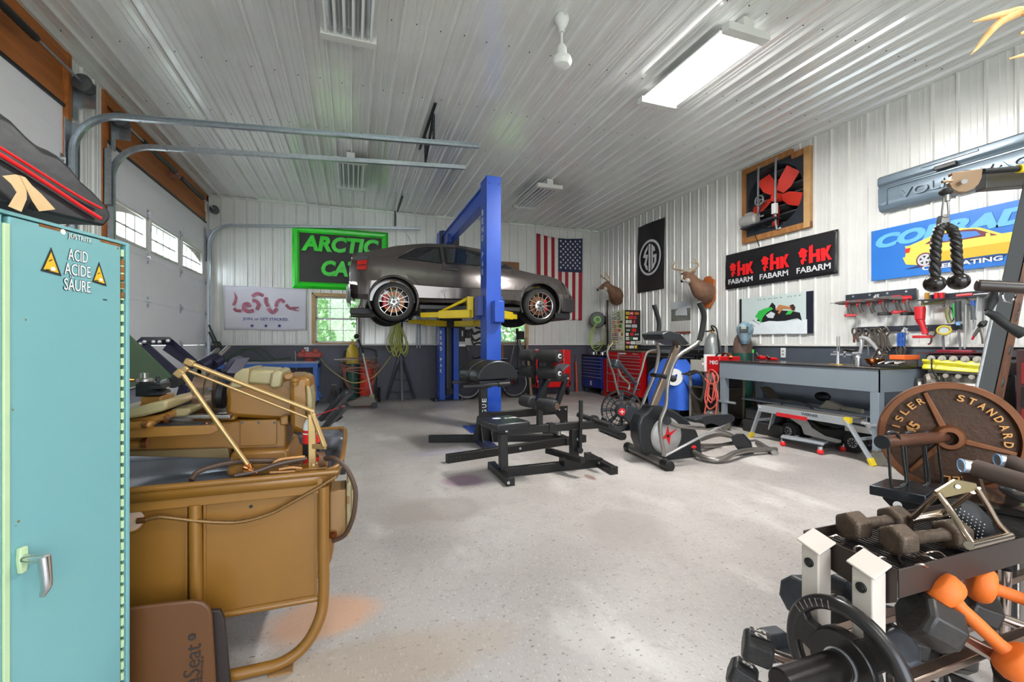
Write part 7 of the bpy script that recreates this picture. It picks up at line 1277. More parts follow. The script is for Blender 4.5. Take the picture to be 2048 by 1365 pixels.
# ================= tan lathe =================
L = thing('metal_lathe', 'old tan engine lathe with chip tray on a panelled tube-legged base', 'lathe', (-.7, 2.2, 0)); LX0 = -1.45
panm = mat('pan_steel', '#9aa0ac', .28, .75, '#6f6a62', 6, .6); tan2 = mat('machine_tan_light', '#978a64', .35, .05, '#897a54', 4, .6, coat=.12)
# base cabinet
part('front_panel', MB().bb(-.525, -.137, 1.955, 1.965, .235, .66), tan, L, bevel=.003); part('front_panel', MB().bb(LX0, -.575, 1.955, 1.965, .235, .66), tan, L, bevel=.003)
rm_ = MB(); rect_ring(rm_, -.525, -.137, .235, .66, .008, 1.948, 1.956); part('panel_frame', rm_, tan, L); rm_ = MB(); rect_ring(rm_, LX0, -.575, .235, .66, .008, 1.948, 1.956); part('panel_frame', rm_, tan, L)
part('bottom_tube', MB().cyl((LX0, 1.955, .228), (-.12, 1.955, .228), .012, n=12), tan, L); part('upper_skirt', MB().bb(LX0, -.115, 1.93, 1.945, .655, .715), tan, L, bevel=.003); part('base_body', MB().bb(LX0, -.15, 1.97, 2.5, .24, .7), tan, L)
part('leg_tube', MB().tube([(-.548, 1.94, .66), (-.548, 1.94, .1), (-.60, 1.95, .03), (-.72, 1.98, .02)], .021, 14, 3), tan, L)
part('leg_tube', MB().tube([(-.113, 1.94, .68), (-.113, 1.94, .45), (-.113, 1.94, .24), (-.13, 1.93, .15), (-.18, 1.92, .07), (-.26, 1.91, .028), (-.36, 1.91, .022), (-.50, 1.91, .022)], .0215, 14, 4), tan, L); part('leg_tube', MB().tube([(-.113, 2.5, .68), (-.113, 2.5, .24), (-.16, 2.5, .08), (-.3, 2.5, .022)], .021, 12, 4), tan, L)
part('foot_pad', MB().bb(-.30, -.22, 1.88, 1.94, 0, .008), mat('pad_wood', '#8f6a40', .6), L); part('peep_hole', MB().cyl((-.371, 1.955, .625), (-.371, 1.953, .625), .0065, n=14), blk, L); part('drain_pull', MB().bb(-.33, -.28, 2.2, 2.26, .2, .235), dkmetal, L)
# chip pan with rolled rim
def panrim(z): return [v(LX0, 1.925, z), v(-.16, 1.925, z), v(-.10, 1.94, z+.003), v(-.06, 1.99, z+.012), v(-.045, 2.1, z+.03), v(-.04, 2.45, z+.05), v(-.06, 2.56, z+.055), v(-.2, 2.6, z+.055), v(LX0, 2.6, z+.05)]
pi_ = [v(LX0, 1.96, .70), v(-.17, 1.96, .70), v(-.13, 1.97, .70), v(-.10, 2.0, .70), v(-.09, 2.1, .70), v(-.09, 2.42, .70), v(-.11, 2.5, .70), v(-.2, 2.54, .70), v(LX0, 2.54, .70)]
part('chip_pan', MB().loft([panrim(.735), [p+(q-p)*.35-Z3*.006 for p, q in zip(panrim(.735), pi_)], pi_], caps=False, closed=False).poly(pi_), panm, L, solid=.003, smooth=50)
part('pan_rim', MB().tube(panrim(.737), .011, 10, 4), tan, L); part('pan_skirt', MB().loft([panrim(.735), [p-Z3*.03-V((0, 0, 0)) for p in panrim(.72)]], caps=False, closed=False), tan, L, solid=.003)
def q2(px, py, Y=2.2): return onY(px, py, Y)
def lpr(nm, pts, Y, dep, m_, bev=.006): return part(nm, MB().prism([q2(a, b_, Y) for a, b_ in pts], (0, dep, 0)), m_, L, bevel=bev, smooth=40)
# pedestal, bed and headstock
lpr('pedestal', [(462, 905), (575, 898), (582, 925), (590, 950), (450, 955), (455, 935)], 2.12, .36, tan, .015)
lpr('pedestal_foot', [(450, 940), (470, 925), (560, 922), (600, 940), (590, 952), (455, 956)], 2.05, .42, tan, .02)
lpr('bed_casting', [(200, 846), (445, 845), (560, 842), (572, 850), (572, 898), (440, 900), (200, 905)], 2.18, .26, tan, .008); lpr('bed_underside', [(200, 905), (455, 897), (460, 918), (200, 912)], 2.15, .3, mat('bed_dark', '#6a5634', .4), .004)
lpr('gear_cover_plate', [(480, 842), (553, 840), (553, 890), (480, 893)], 2.165, .015, tan, .002)
for px in (484, 517, 549): part('screw', MB().cyl(q2(px, 846, 2.165), q2(px, 846, 2.158), .005, n=8), dkmetal, L)
part('bed_way', MB().prism([q2(200, 832, 2.14), q2(460, 831, 2.14), q2(460, 838, 2.14), q2(200, 840, 2.14)], (0, .05, 0)), steel, L, bevel=.002); part('bed_way', MB().prism([q2(200, 826, 2.36), q2(460, 826, 2.36), q2(460, 833, 2.36), q2(200, 834, 2.36)], (0, .05, 0)), steel, L, bevel=.002)
lpr('taper_bar', [(200, 858), (425, 851), (437, 862), (420, 870), (200, 880)], 1.99, .08, tan, .003); lpr('taper_bar_top', [(200, 853), (402, 848), (428, 852), (420, 858), (200, 864)], 2.0, .06, dkmetal, .002)
part('lead_rod', MB().cyl(q2(200, 893, 2.1), q2(292, 888, 2.1), .016, n=14), tan, L); part('rod_knob', MB().cyl(q2(285, 888, 2.09), q2(296, 887, 2.09), .021, n=14), mat('copper_part', '#a8683a', .25, .9), L); part('bolt', MB().cyl(q2(413, 858, 2.02), q2(413, 849, 2.02), .011, n=6).cyl(q2(413, 850, 2.02), q2(413, 846, 2.02), .007, n=10), mat('copper_part', '#a8683a', .25, .9), L)
HS = 2.22
lpr('headstock', [(449, 778), (462, 762), (480, 760), (560, 760), (575, 752), (606, 752), (612, 775), (616, 800), (614, 838), (560, 842), (465, 836), (449, 830), (452, 800)], HS, .32, tan, .02)
lpr('headstock_cover', [(460, 773), (470, 748), (484, 738), (498, 737), (496, 768), (480, 776), (462, 776)], HS-.025, .3, tan2, .018); lpr('headstock_cover', [(497, 742), (505, 739), (548, 741), (544, 772), (492, 768)], HS-.01, .28, tan2, .012)
lpr('headstock_cover', [(543, 745), (552, 741), (562, 743), (566, 756), (562, 775), (546, 778), (538, 774)], HS-.035, .3, tan2, .018); lpr('gear_guard', [(578, 758), (610, 752), (618, 762), (622, 800), (618, 865), (602, 868), (580, 858)], HS-.09, .3, tan, .02)
lpr('gear_guard_edge', [(612, 770), (620, 778), (624, 800), (622, 840), (614, 835)], HS-.11, .2, tan2, .012)
lpr('latch', [(566, 752), (570, 747), (584, 747), (588, 756), (578, 762), (568, 760)], HS-.06, .05, tan, .006); part('oil_cup', MB().lathe([(.012, 0), (.014, .5), (.019, .6), (.02, 1)], q2(590, 772, HS-.1), q2(590, 757, HS-.1), 16), tan, L); lpr('side_bracket', [(560, 835), (576, 832), (577, 850), (560, 852)], HS-.06, .06, tan, .006)
lpr('shoulder', [(436, 836), (455, 828), (470, 834), (470, 842), (440, 843)], HS-.03, .3, tan, .008)
# chuck
ch = MB().lathe([(.03, 0), (.10, .02), (.105, .08), (.105, .55), (.098, .58), (.098, .62), (.105, .66), (.105, .94), (.09, 1)], q2(395, 793, HS+.16), q2(439, 791, HS+.16), 40); part('chuck', ch, mat('chuck_steel', '#86796c', .22, .85, '#a8765a', 3, .6), L, smooth=30)
part('chuck_backing', MB().cyl(q2(439, 791, HS+.16), q2(450, 791, HS+.16), .06, n=28), dkmetal, L); part('chuck_key_hole', MB().cyl(q2(420, 778, HS+.055), q2(420, 778, HS+.04), .008, n=14), blk, L)
for px in (397, 404): part('chuck_jaw', MB().box(q2(px, 744, HS+.13), (.035, .03, .03)), steel, L, bevel=.003)
# carriage, compound and tool post
lpr('cross_slide', [(200, 852), (265, 838), (300, 833), (328, 828), (334, 832), (332, 842), (300, 846), (260, 858), (200, 866)], 2.02, .3, tan, .012)
lpr('compound_base', [(200, 823), (258, 820), (296, 808), (332, 800), (336, 810), (330, 822), (285, 834), (262, 838), (200, 842)], 2.0, .34, tan2, .014)
lpr('carriage_wing', [(332, 826), (345, 819), (378, 817), (382, 824), (372, 834), (336, 836)], 2.12, .25, tan2, .010); lpr('apron_block', [(200, 850), (268, 845), (298, 843), (304, 858), (262, 862), (200, 868)], 1.97, .1, tan, .012)
part('slide_screw', MB().cyl(q2(285, 850, 1.97), q2(294, 850, 1.97), .013, n=14), mat('copper_part', '#a8683a', .25, .9), L); part('slide_screw', MB().cyl(q2(330, 838, 2.0), q2(336, 838, 2.0), .016, n=14), mat('copper_part', '#a8683a', .25, .9), L)
lpr('compound_swivel', [(278, 795), (322, 793), (324, 806), (306, 812), (282, 810)], 2.06, .14, tan, .006); part('swivel_ring', MB().cyl(q2(302, 822, 2.12), q2(302, 806, 2.12), .034, n=24), mat('copper_part', '#a8683a', .25, .9), L)
lpr('tool_post', [(270, 768), (306, 765), (324, 768), (325, 777), (308, 780), (324, 784), (324, 790), (306, 793), (270, 794)], 2.06, .09, blk, .003); part('tool_post_nut', MB().lathe([(.022, 0), (.032, .15), (.03, .4), (.014, .5), (.014, 1)], q2(289, 766, 2.1), q2(289, 747, 2.1), 18), steel, L, smooth=30)
part('tool_post_handle', MB().cyl(q2(276, 762, 2.1), q2(225, 756, 2.06), .006, n=10), mat('copper_part', '#a8683a', .25, .9), L); part('tool_post_screw', MB().cyl(q2(316, 768, 2.08), q2(316, 753, 2.08), .006, n=10).cyl(q2(316, 762, 2.08), q2(316, 758, 2.08), .010, n=6), dkmetal, L)
part('tool_holder', MB().box(q2(315, 775, 2.05), (.045, .04, .01)).box(q2(315, 787, 2.05), (.045, .04, .01)), dkmetal, L)
# folding tube arm
am_ = mat('arm_bronze', '#b0905e', .3, .5, '#93744a', 10, .5); A1 = q2(363, 746, 1.98); A2 = q2(507, 946, 1.98)
part('arm_rod', MB().cyl(A1, A2, .0085, n=14), am_, L, smooth=50); part('arm_rod', MB().cyl(q2(372, 724, 2.0), q2(628, 824, 2.05), .009, n=14), am_, L, smooth=50); part('arm_rod', MB().cyl(q2(372, 740, 2.0), q2(620, 838, 2.05), .0055, n=12), am_, L, smooth=50)
part('arm_joint', MB().bar(q2(353, 742, 1.985), q2(366, 752, 1.985), .028, .03).bar(q2(362, 745, 1.99), q2(376, 735, 1.99), .026, .02).bar(q2(370, 722, 2.0), q2(388, 729, 2.0), .024, .024), am_, L, bevel=.004)
part('arm_foot', MB().bar(q2(488, 940, 1.98), q2(514, 950, 1.98), .02, .025).bar(q2(497, 928, 1.98), q2(503, 944, 1.98), .018).cyl(q2(486, 934, 1.97), q2(497, 938, 1.97), .009), mat('copper_part', '#a8683a', .25, .9), L, bevel=.003)
part('arm_post', MB().bar(q2(624, 828, 2.05), q2(625, 934, 2.05), .03, .03).bar(q2(622, 822, 2.05), q2(650, 895, 2.0), .02, .012).bar(q2(625, 893, 2.04), q2(652, 895, 2.0), .012, .02).cyl(q2(627, 940, 2.05), q2(627, 925, 2.05), .021, .017), am_, L, bevel=.003); part('post_base', MB().box(q2(625, 938, 2.05), (.12, .1, .03)), tan, L, bevel=.004)
t = thing('oil_can', 'red and white plastic oil bottle behind the arm post in the lathe tray', 'bottle', q2(620, 930, 2.12)); bz = q2(622, 925, 2.12); part('bottle', MB().lathe([(.03, 0), (.034, .05), (.034, .75), (.02, .95), (.012, 1)], (bz.x, 2.13, .702), (bz.x, 2.13, .93), 18), pr, t); part('shoulder', MB().lathe([(.0345, 0), (.03, .6), (.013, 1)], (bz.x, 2.13, .86), (bz.x, 2.13, .935), 18), white, t); part('label', MB().cyl((bz.x, 2.13, .76), (bz.x, 2.13, .82), .0348, n=18), pk, t)
# hoses and conduits
rh = mat('brown_hose', '#4a3426', .5); ch2 = mat('conduit_bronze', '#86653c', .35, .6)
c2_ = lambda a, b_: (240+a/2.704, 860+b_/2.704)
part('pan_hose', MB().tube([q2(*c2_(a, b_), Y) for a, b_, Y in [(385, 275, 1.97), (420, 230, 2.0), (520, 195, 2.02), (650, 172, 2.04), (800, 168, 2.05), (980, 172, 2.06)]], .010, 10, 4), rh, L); part('pan_hose', MB().tube([q2(*c2_(a, b_), Y) for a, b_, Y in [(620, 250, 1.97), (740, 225, 1.98), (860, 185, 2.0), (1010, 155, 2.02)]], .010, 10, 4), rh, L)
part('side_hose', MB().tube([q2(*c2_(a, b_), Y) for a, b_, Y in [(1110, 155, 2.0), (1160, 155, 1.95), (1225, 210, 1.93), (1270, 310, 1.92), (1272, 400, 1.92), (1255, 490, 1.93), (1215, 570, 1.96), (1150, 603, 1.98)]], .0095, 10, 4), rh, L)
for pts in ([(820, 190), (870, 160), (1000, 145)], [(810, 232), (900, 228), (980, 222)], [(860, 215), (930, 205), (985, 210)]): part('wire', MB().tube([q2(*c2_(a, b_), 2.01) for a, b_ in pts], .005, 8, 4), mat('wire_tan', '#c58a52', .5), L)
for i in range(6): part('wire_bundle', MB().tube([q2(632+3*i, 905, 2.03), q2(640+2*i, 915, 2.0), q2(638+2.2*i, 928, 2.0), q2(646+2*i, 936, 2.02)], .0035, 6, 4), mat('wire_brown2', '#6a4a34', .5), L)
cd = [q2(*c2_(a, b_), 1.925) for a, b_ in [(130, 490), (210, 472), (300, 480), (400, 492), (500, 500), (620, 502), (720, 485), (830, 448), (900, 410), (1000, 355), (1080, 310), (1140, 270), (1172, 252)]]
part('flex_conduit', MB().tube(cd, .0065, 10, 4), ch2, L); rg_ = MB()
for a, b_ in zip(cd, cd[1:]):
    n_ = max(2, int((b_-a).length/.006))
    for k in range(n_): p = a.lerp(b_, k/n_); d = (b_-a).normalized(); rg_.lathe([(.0078, 0), (.0078, 1)], p, p+d*.0025, 8, caps=True)
for vv in rg_.b.verts: pass
part('conduit_rings', rg_, ch2, L, kind='stuff', smooth=60)
part('round_cap', MB().lathe([(.045, 0), (.042, .8), (.036, 1)], q2(262, 1042, 1.955), q2(262, 1042, 1.93), 30), tan, L); part('conduit_fitting', MB().cyl(cd[0]-v(.02, 0, 0), cd[0]+v(.006, 0, 0), .010, n=12), mat('copper_part', '#a8683a', .25, .9), L)
part('switch_box', MB().bb(-.095, -.03, 2.0, 2.14, .44, .64), mat('box_bronze', '#8d6a40', .4, .2), L, bevel=.006); part('switch_box_lid', MB().bb(-.028, -.012, 2.0, 2.16, .44, .665), tan2, L, bevel=.005); part('box_hinge', MB().cyl((-.022, 1.998, .58), (-.022, 1.998, .61), .006), mat('box_bronze', '#8d6a40', .4, .2), L); part('hose_fitting', MB().cyl((-.085, 1.99, .46), (-.07, 1.985, .46), .016, n=12), mat('copper_part', '#a8683a', .25, .9), L); part('box_stub', MB().bb(-.01, .01, 2.04, 2.14, .5, .62), tan2, L, bevel=.004)
# splash guard of the lathe
t = thing('splash_guard', 'dark green splash guard with a curved grey lip behind the tool post', 'guard', at(290, 790, 2.85)); G_ = lambda a, b_, t_=2.85: at(a, b_, t_)
part('green_panel', MB().prism([G_(200, 610), G_(259, 672), G_(341, 752), G_(341, 756), G_(259, 776), G_(200, 790)], (0, .02, 0)), mat('guard_green', '#37512f', .35, 0, '#2c4427', 4, .5, coat=.2), t); part('lip', MB().sheet(lambda u, w: G_(200+141*u, 790-34*u, 2.85)+v(0, -.02-.10*sin(w*pi/2), -.10*w-.01), 6, 6), mat('lip_grey', '#6b6b78', .3, .5), t, solid=.004)
part('support', MB().bar(G_(262, 800), v(G_(262, 800).x, G_(262, 800).y, .0), .05), dkmetal, t)
solo('yellow_cap', MB().ball(at(330, 800, 2.75), (.06, .05, .04), 14, 8).cyl(at(330, 800, 2.75)-v(0, 0, .81), at(330, 800, 2.75)-v(0, 0, .0), .02), mat('cap_yellow', '#b9b12a', .5), 'yellow-green rounded cap behind the lathe carriage', 'cap')
# brown seat pad and black pad leaning at the lathe base
br = mat('pad_brown', '#5f3a1a', .45, 0, '#523216', 3, .5); pr2 = mat('pad_print', '#2c211b', .6); D_ = lambda a, b_, Y=1.80: onY(a, b_, Y)
t = thing('seat_pad_board', 'brown printed seat pad leaning against the lathe base', 'pad', (-.62, 1.82, 0))
P5 = [(180, 1222), (258, 1218), (330, 1208), (385, 1203), (405, 1206), (418, 1216), (423, 1232), (434, 1420), (180, 1420)]
def lean(p, Y0=1.82): z = p.z; return V((p.x, p.y+(z)*.10, z))
def padpoly(pts, Y, th): mb = MB(); a = [D_(x, y, Y) for x, y in pts]; a = [V((p.x, p.y, max(p.z, .002))) for p in a]; return mb.prism(a, (0, th, 0))
part('pad', padpoly(P5, 1.80, .018), br, t, bevel=.006)
mb = MB(); pc2 = D_(382, 1345, 1.799); put_txt(mb, 'PermaSeat', V((pc2.x, 1.7985, .086)), v(.04, 0, 1), v(-1, 0, .04), .28, .048, .0, .001); part('lettering', mb, pr2, t, smooth=0)
mb = MB(); pc2 = D_(398, 1330, 1.799); put_txt(mb, 'COMPORTABLE', V((pc2.x+.008, 1.7985, .125)), v(.04, 0, 1), v(-1, 0, .04), .11, .007, .0, .001); part('lettering', mb, pr2, t, smooth=0)
hx = D_(384, 1275, 1.7985); part('hex_emblem', MB().prism([hx+v(.013*cos(a), 0, .013*sin(a)) for a in [pi/6+k*pi/3 for k in range(6)]], (0, -.001, 0)), pr2, t, smooth=0); mb = MB(); put_txt(mb, '8', hx-v(0, .0015, 0), Z3, -X3, None, .012, .02); part('emblem_mark', mb, br, t, smooth=0)
solo('black_pad', padpoly([(380, 1225), (440, 1222), (448, 1240), (462, 1420), (380, 1420)], 1.835, .02), mat('pad_black', '#2a201b', .6), 'dark pad standing behind the brown seat pad', 'pad', bevel=.004)
print('left ok')
# ================= cable machine at the right =================
ms_ = mat('machine_steel', '#181917', .55, 0, '#121311', 10, .5); rusts = mat('worn_edge', '#7a4a2c', .5, .4, '#3a2a20', 18, .9)
g = thing('cable_machine', 'black slanted cable machine post with pulley arm at the right edge', 'gym machine', (2.62, 1.2, 0)); tp_ = 2.0
def C_(a, b_, t_=tp_): return at(a, b_, t_)
lo_, hi_ = 1300, 250
def edge(a, b_, y): return a[0]+(b_[0]-a[0])*(y-a[1])/(b_[1]-a[1])
eL = lambda y: edge((1952, 789), (1997, 587), y); eM = lambda y: edge((1985, 804), (2029.6, 600), y); eR = lambda y: edge((2006, 799), (2047, 590), y)
ys = (1225, 360)
part('post', MB().loft([[C_(eL(y), y), C_(eM(y), y, tp_-.015), C_(eR(y), y, tp_+.05), C_(eL(y)+22, y, tp_+.08)] for y in ys]), ms_, g, bevel=.004)
part('worn_side', MB().loft([[C_(eM(y)+1.5, y, tp_-.018), C_(eR(y)+.5, y, tp_+.046), C_(eR(y)+1, y, tp_+.05), C_(eM(y)+2, y, tp_-.012)] for y in (1200, 365)]), rusts, g)
for y in (615, 635, 700, 765): x = (eM(y)+eR(y))/2; part('slot', MB().lathe([(.001, 0), (.009, .25), (.009, .75), (.001, 1)], C_(x-3, y+13, tp_+.012), C_(x+3, y-13, tp_+.012), 12), blk, g)
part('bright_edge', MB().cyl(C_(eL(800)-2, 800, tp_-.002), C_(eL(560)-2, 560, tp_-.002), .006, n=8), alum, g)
part('top_arm', MB().prism([C_(1973, 340), C_(2120, 330), C_(2120, 366), C_(1971, 377)], (.03, .05, 0)), mat('arm_grey', '#4c4a48', .35, .5), g, bevel=.004); part('arm_rod', MB().cyl(C_(1966, 343, 1.93), C_(2120, 332, 1.93), .012, n=12), blk, g); part('yellow_tip', MB().cyl(C_(2036, 338, 1.93), C_(2120, 332, 1.93), .018, n=12), yellow, g)
pt = mat('pulley_tan', '#a08468', .3, .4, '#8b6f54', 10, .4)
part('pulley_plate', MB().prism([C_(a, b_, 1.90) for a, b_ in [(1903, 345), (1966, 337), (1964, 355), (1958, 368), (1948, 378), (1934, 384), (1918, 384), (1906, 378), (1899, 366), (1905, 352)]], (.012, .02, 0)), pt, g, bevel=.003); part('pulley_bolt', MB().cyl(C_(1929, 363, 1.89), C_(1929, 363, 1.87), .010, n=14), chrome, g); part('pulley_wheel', MB().cyl(C_(1929, 362, 2.0), C_(1930, 362, 1.97), .045, n=26), dkmetal, g)
part('pulley_arm', MB().cyl(C_(1884, 364, 1.9), C_(1904, 362, 1.9), .006, n=10), pt, g)
t = thing('rope_handle', 'black twisted triceps rope with round rubber ends hanging from the pulley', 'rope', C_(1893, 590, 1.88)); rp_ = mat('rope_black', '#15110f', .45, 0, '#2a211c', 40, .6); tr = 1.88
part('ball_stop', MB().ball(C_(1892, 384, tr), (.024, .024, .016), 16, 10), rubber, t)
part('carabiner', MB().tube([C_(a, b_, tr) for a, b_ in [(1890, 392), (1886, 410), (1884, 430), (1890, 434), (1897, 430), (1896, 408), (1893, 392)]], .004, 8, 3, closed=True), steel, t); part('swivel', MB().cyl(C_(1893, 390, tr), C_(1893, 403, tr), .012, n=12), steel, t)
part('ferrule', MB().prism([C_(a, b_, tr) for a, b_ in [(1886, 428), (1896, 428), (1901, 440), (1899, 456), (1884, 456), (1883, 440)]], (.02, .03, 0)), steel, t, bevel=.003)
for pts in ([(1890, 450), (1879, 456), (1873, 475), (1871, 500), (1870, 530), (1869, 568)], [(1892, 452), (1904, 458), (1911, 475), (1913, 500), (1914, 530), (1917, 563)]):
    P_ = [C_(a, b_, tr) for a, b_ in pts]
    # three twisted strands
    den = []
    for i in range(len(P_)-1):
        for k in range(8): den.append(P_[i].lerp(P_[i+1], k/8))
    den.append(P_[-1])
    for st_ in range(3):
        q_ = []
        for i, p in enumerate(den): a = i*.62+st_*2*pi/3; q_.append(p+v(.0095*cos(a), .0095*sin(a), 0))
        part('strand', MB().tube(q_, .0105, 8, 2), rp_, t)
    e = P_[-1]; part('rope_end', MB().ball(e-v(0, 0, .0), (.038, .038, .036), 20, 10, half=0, m=M.Diagonal((1, 1, 1)).to_3x3()), mat('end_brown', '#1c1310', .2), t)
# handles on the post
hw = mat('grip_brown', '#3a2a22', .35, 0, '#1e1a18', 8, .7)
part('grip_bar', MB().cyl(C_(1952, 571, 1.85), C_(2120, 580, 1.75), .024, n=20), hw, g, bevel=.006); part('ring', MB().tube([C_(2018+13*cos(a), 592+13*sin(a), 1.84) for a in [k*pi/8 for k in range(16)]], .004, 8, 1, closed=True), chrome, g)
t = thing('d_grip_pair', 'pair of black D-handles hanging on the machine post', 'handle', C_(1985, 640, 1.88)); part('grip', MB().tube([C_(1972, 625, 1.85), C_(1990, 632, 1.84), (C_(2015, 652, 1.82)), C_(2046, 668, 1.8)], [.010, .018, .016, .024], 12, 4), rubber, t); part('grip', MB().tube([C_(1988, 582, 1.88), C_(1983, 600, 1.88), C_(1976, 622, 1.87)], [.012, .022, .012], 12, 4), rubber, t)
# foam v handles, weight horn with plate
part('weight_horn', MB().cyl(C_(1766, 885, 1.52), C_(1905, 873, 1.86), .022, n=24), mat('horn_bronze', '#7a5240', .3, .6, '#4b3228', 10, .6), g, bevel=.003); part('horn_end', MB().cyl(C_(1763, 885, 1.515), C_(1766, 885, 1.52), .0225, n=24), dkmetal, g)
for dx, b0 in ((0, 900), (0, 0)):
    pass
part('horn_arm', MB().bar(C_(1905, 873, 1.86), C_(1990, 860, 2.0), .06), ms_, g)
rst = mat('plate_rust', '#3c2b20', .5, .5, '#5c3a25', 4, .8, bump=.15, bscale=60); rst2 = mat('plate_rust_edge', '#7c4c2e', .4, .5, '#54331f', 6, .7)
# large iron plate
pc_ = C_(1897, 876, 1.80); nx = -(pc_-V((0, 0, EYE))).normalized(); nx = V((-.93, -.36, .0)).normalized(); nx = V((-.80, -.60, 0)).normalized(); sx = nx.cross(Z3).normalized()*-1; sx = V((-nx.y, nx.x, 0)); 
PR = .223
def PP(r, a, d=0): return pc_+sx*(r*cos(a))+Z3*(r*sin(a))+nx*d
t = thing('iron_plate', 'large rusty iron 45 weight plate with raised STANDARD BARBELL lettering', 'weight plate', pc_-v(0, 0, PR))
part('disc', MB().lathe([(.02, 0), (PR-.03, 0), (PR-.024, .1), (PR-.02, .5)], pc_-nx*.012, pc_+nx*.002, 64), rst, t, smooth=30)
part('rim', MB().lathe([(PR-.026, 0), (PR-.024, 1), (PR-.004, 1.02), (PR, .9), (PR, .1), (PR-.006, 0)], pc_-nx*.02, pc_+nx*.02, 64, caps=False), rst2, t, smooth=30)
part('hub', MB().lathe([(.026, 0), (.052, 0), (.05, .7), (.042, 1), (.026, 1)], pc_-nx*.01, pc_+nx*.025, 32, caps=False), rst2, t)
for a in (R(112), R(-12), R(232)): part('rib', MB().prism([PP(.04, a-.3, .002), PP(PR-.03, a-.04, .002), PP(PR-.03, a+.04, .002), PP(.04, a+.3, .002)], nx*.008), rst2, t, bevel=.003)
def arc_txt(s_, a0, da, r, h, flip=False):
    for i, ch in enumerate(s_):
        if ch == ' ': continue
        a = a0+i*da; c = PP(r, a, .004); up = sx*cos(a)+Z3*sin(a); rt = sx*sin(a)-Z3*cos(a)
        if flip: up, rt = -up, -rt
        mb = MB(); w_ = h*.8 if ch != 'I' else h*.2; put_txt(mb, ch, c, rt, up, w_, h, .02, .006); part('letter', mb, mat('letter_gold', '#c08a50', .4, .5), t, smooth=0)
# the viewer sees the front; work out which way is right
sgn = 1
arc_txt('STANDARD', R(78), -R(11.5), .165, .026); arc_txt('WHISLER', R(193), -R(12), .165, .026); arc_txt('BARBELL', R(325), -R(9.5), .165, .026)
mb = MB(); put_txt(mb, '45', PP(.115, R(165), .004), sx*cos(.9)+Z3*sin(.9)*1 if 0 else (sx*.55+Z3*.83), (-sx*.83+Z3*.55), .05, .036, .03, .006); part('number', mb, mat('letter_gold', '#c08a50', .4, .5), t, smooth=0)
# spring collars hanging on the horn (black wire loops)
for i, (a, b_) in enumerate(((1778, 1790), (1812, 1836), (1848, 1862))):
    t1 = 1.55+.12*i; t = thing('hitch_clip', ['black wire clip on the horn end', 'black wire clip on the middle of the horn', 'black wire clip nearest the plate'][i], 'clip', C_(a, 975, t1)); bx_ = a+6
    part('ring', MB().tube([C_(bx_+14*cos(k*pi/6), 876+16*sin(k*pi/6)*.9+3, t1+.01*sin(k*pi/6)) for k in range(12)], .0055, 8, 2, closed=True), blk, t); part('wire', MB().tube([C_(a-2, 890, t1), C_(a+1, 930, t1), C_(a+4, 970, t1), C_(a+10, 977, t1), C_(a+24, 975, t1)], .0045, 8, 2).tube([C_(b_+14, 892, t1), C_(b_+18, 930, t1), C_(b_+22, 965, t1), C_(b_+10, 974, t1)], .0045, 8, 2), blk, t)
# black bench seat / carriage of the machine
part('carriage_top', MB().prism([onZ(1738, 971, .72), onZ(1772, 957, .72), onZ(1885, 968, .72), onZ(1852, 992, .72)], (0, 0, -.035)), mat('top_shiny_black', '#25282c', .25, .3), g, bevel=.004)
part('carriage_body', MB().loft([[onZ(1762, 984, .68), onZ(1790, 972, .68), onZ(1890, 985, .68), onZ(1860, 1004, .68)], [onZ(1764, 998, .655), onZ(1792, 984, .655), onZ(1892, 997, .655), onZ(1862, 1018, .655)], [onZ(1800, 1034, .61), onZ(1815, 1015, .61), onZ(1895, 1022, .61), onZ(1870, 1040, .61)]]), blksat, g, bevel=.006); part('carriage_bolt', MB().cyl(C_(1795, 1011, 1.575), C_(1795, 1011, 1.55), .0125, n=22), whlog, g)
part('carriage_base', MB().bar(C_(1850, 1010, 1.8), v(C_(1850, 1010, 1.8).x, C_(1850, 1010, 1.8).y, 0), .1), blksat, g)
for (a, b_, tt, l) in ((1924, 932, 1.45, 'near'), (1996, 921, 1.58, 'far')):
    t = thing('foam_handle_bar', 'brown foam-covered handle bar with blue-capped metal end, %s one' % l, 'handle', C_(a+30, b_+20, tt)); A_ = C_(a, b_, tt); B_ = C_(a+24, b_+4, tt-.01); D2_ = C_(2140, b_+62, tt-.2)
    part('metal_end', MB().cyl(A_, B_, .0215, n=24), alum, t); part('end_cap', MB().tube([A_+(B_-A_).normalized()*-.002+((B_-A_).normalized().cross(Z3).normalized()*(.0205*cos(k*pi/8)))+Z3*(.0205*sin(k*pi/8)) for k in range(16)], .0022, 6, 1, closed=True), mat('cap_blue', '#8fb4e0', .4), t); part('foam_sleeve', MB().lathe([(.022, 0), (.028, .01), (.028, 1)], B_, D2_, 24), mat('foam_brown', '#4a3a32', .75, bump=.1, bscale=300), t); part('bracket', MB().bar(C_(a+15, b_+8, tt+.01), C_(a+35, b_+70, tt+.05), .04, .02), mat('bracket_brown', '#5a4336', .4, .3), t)
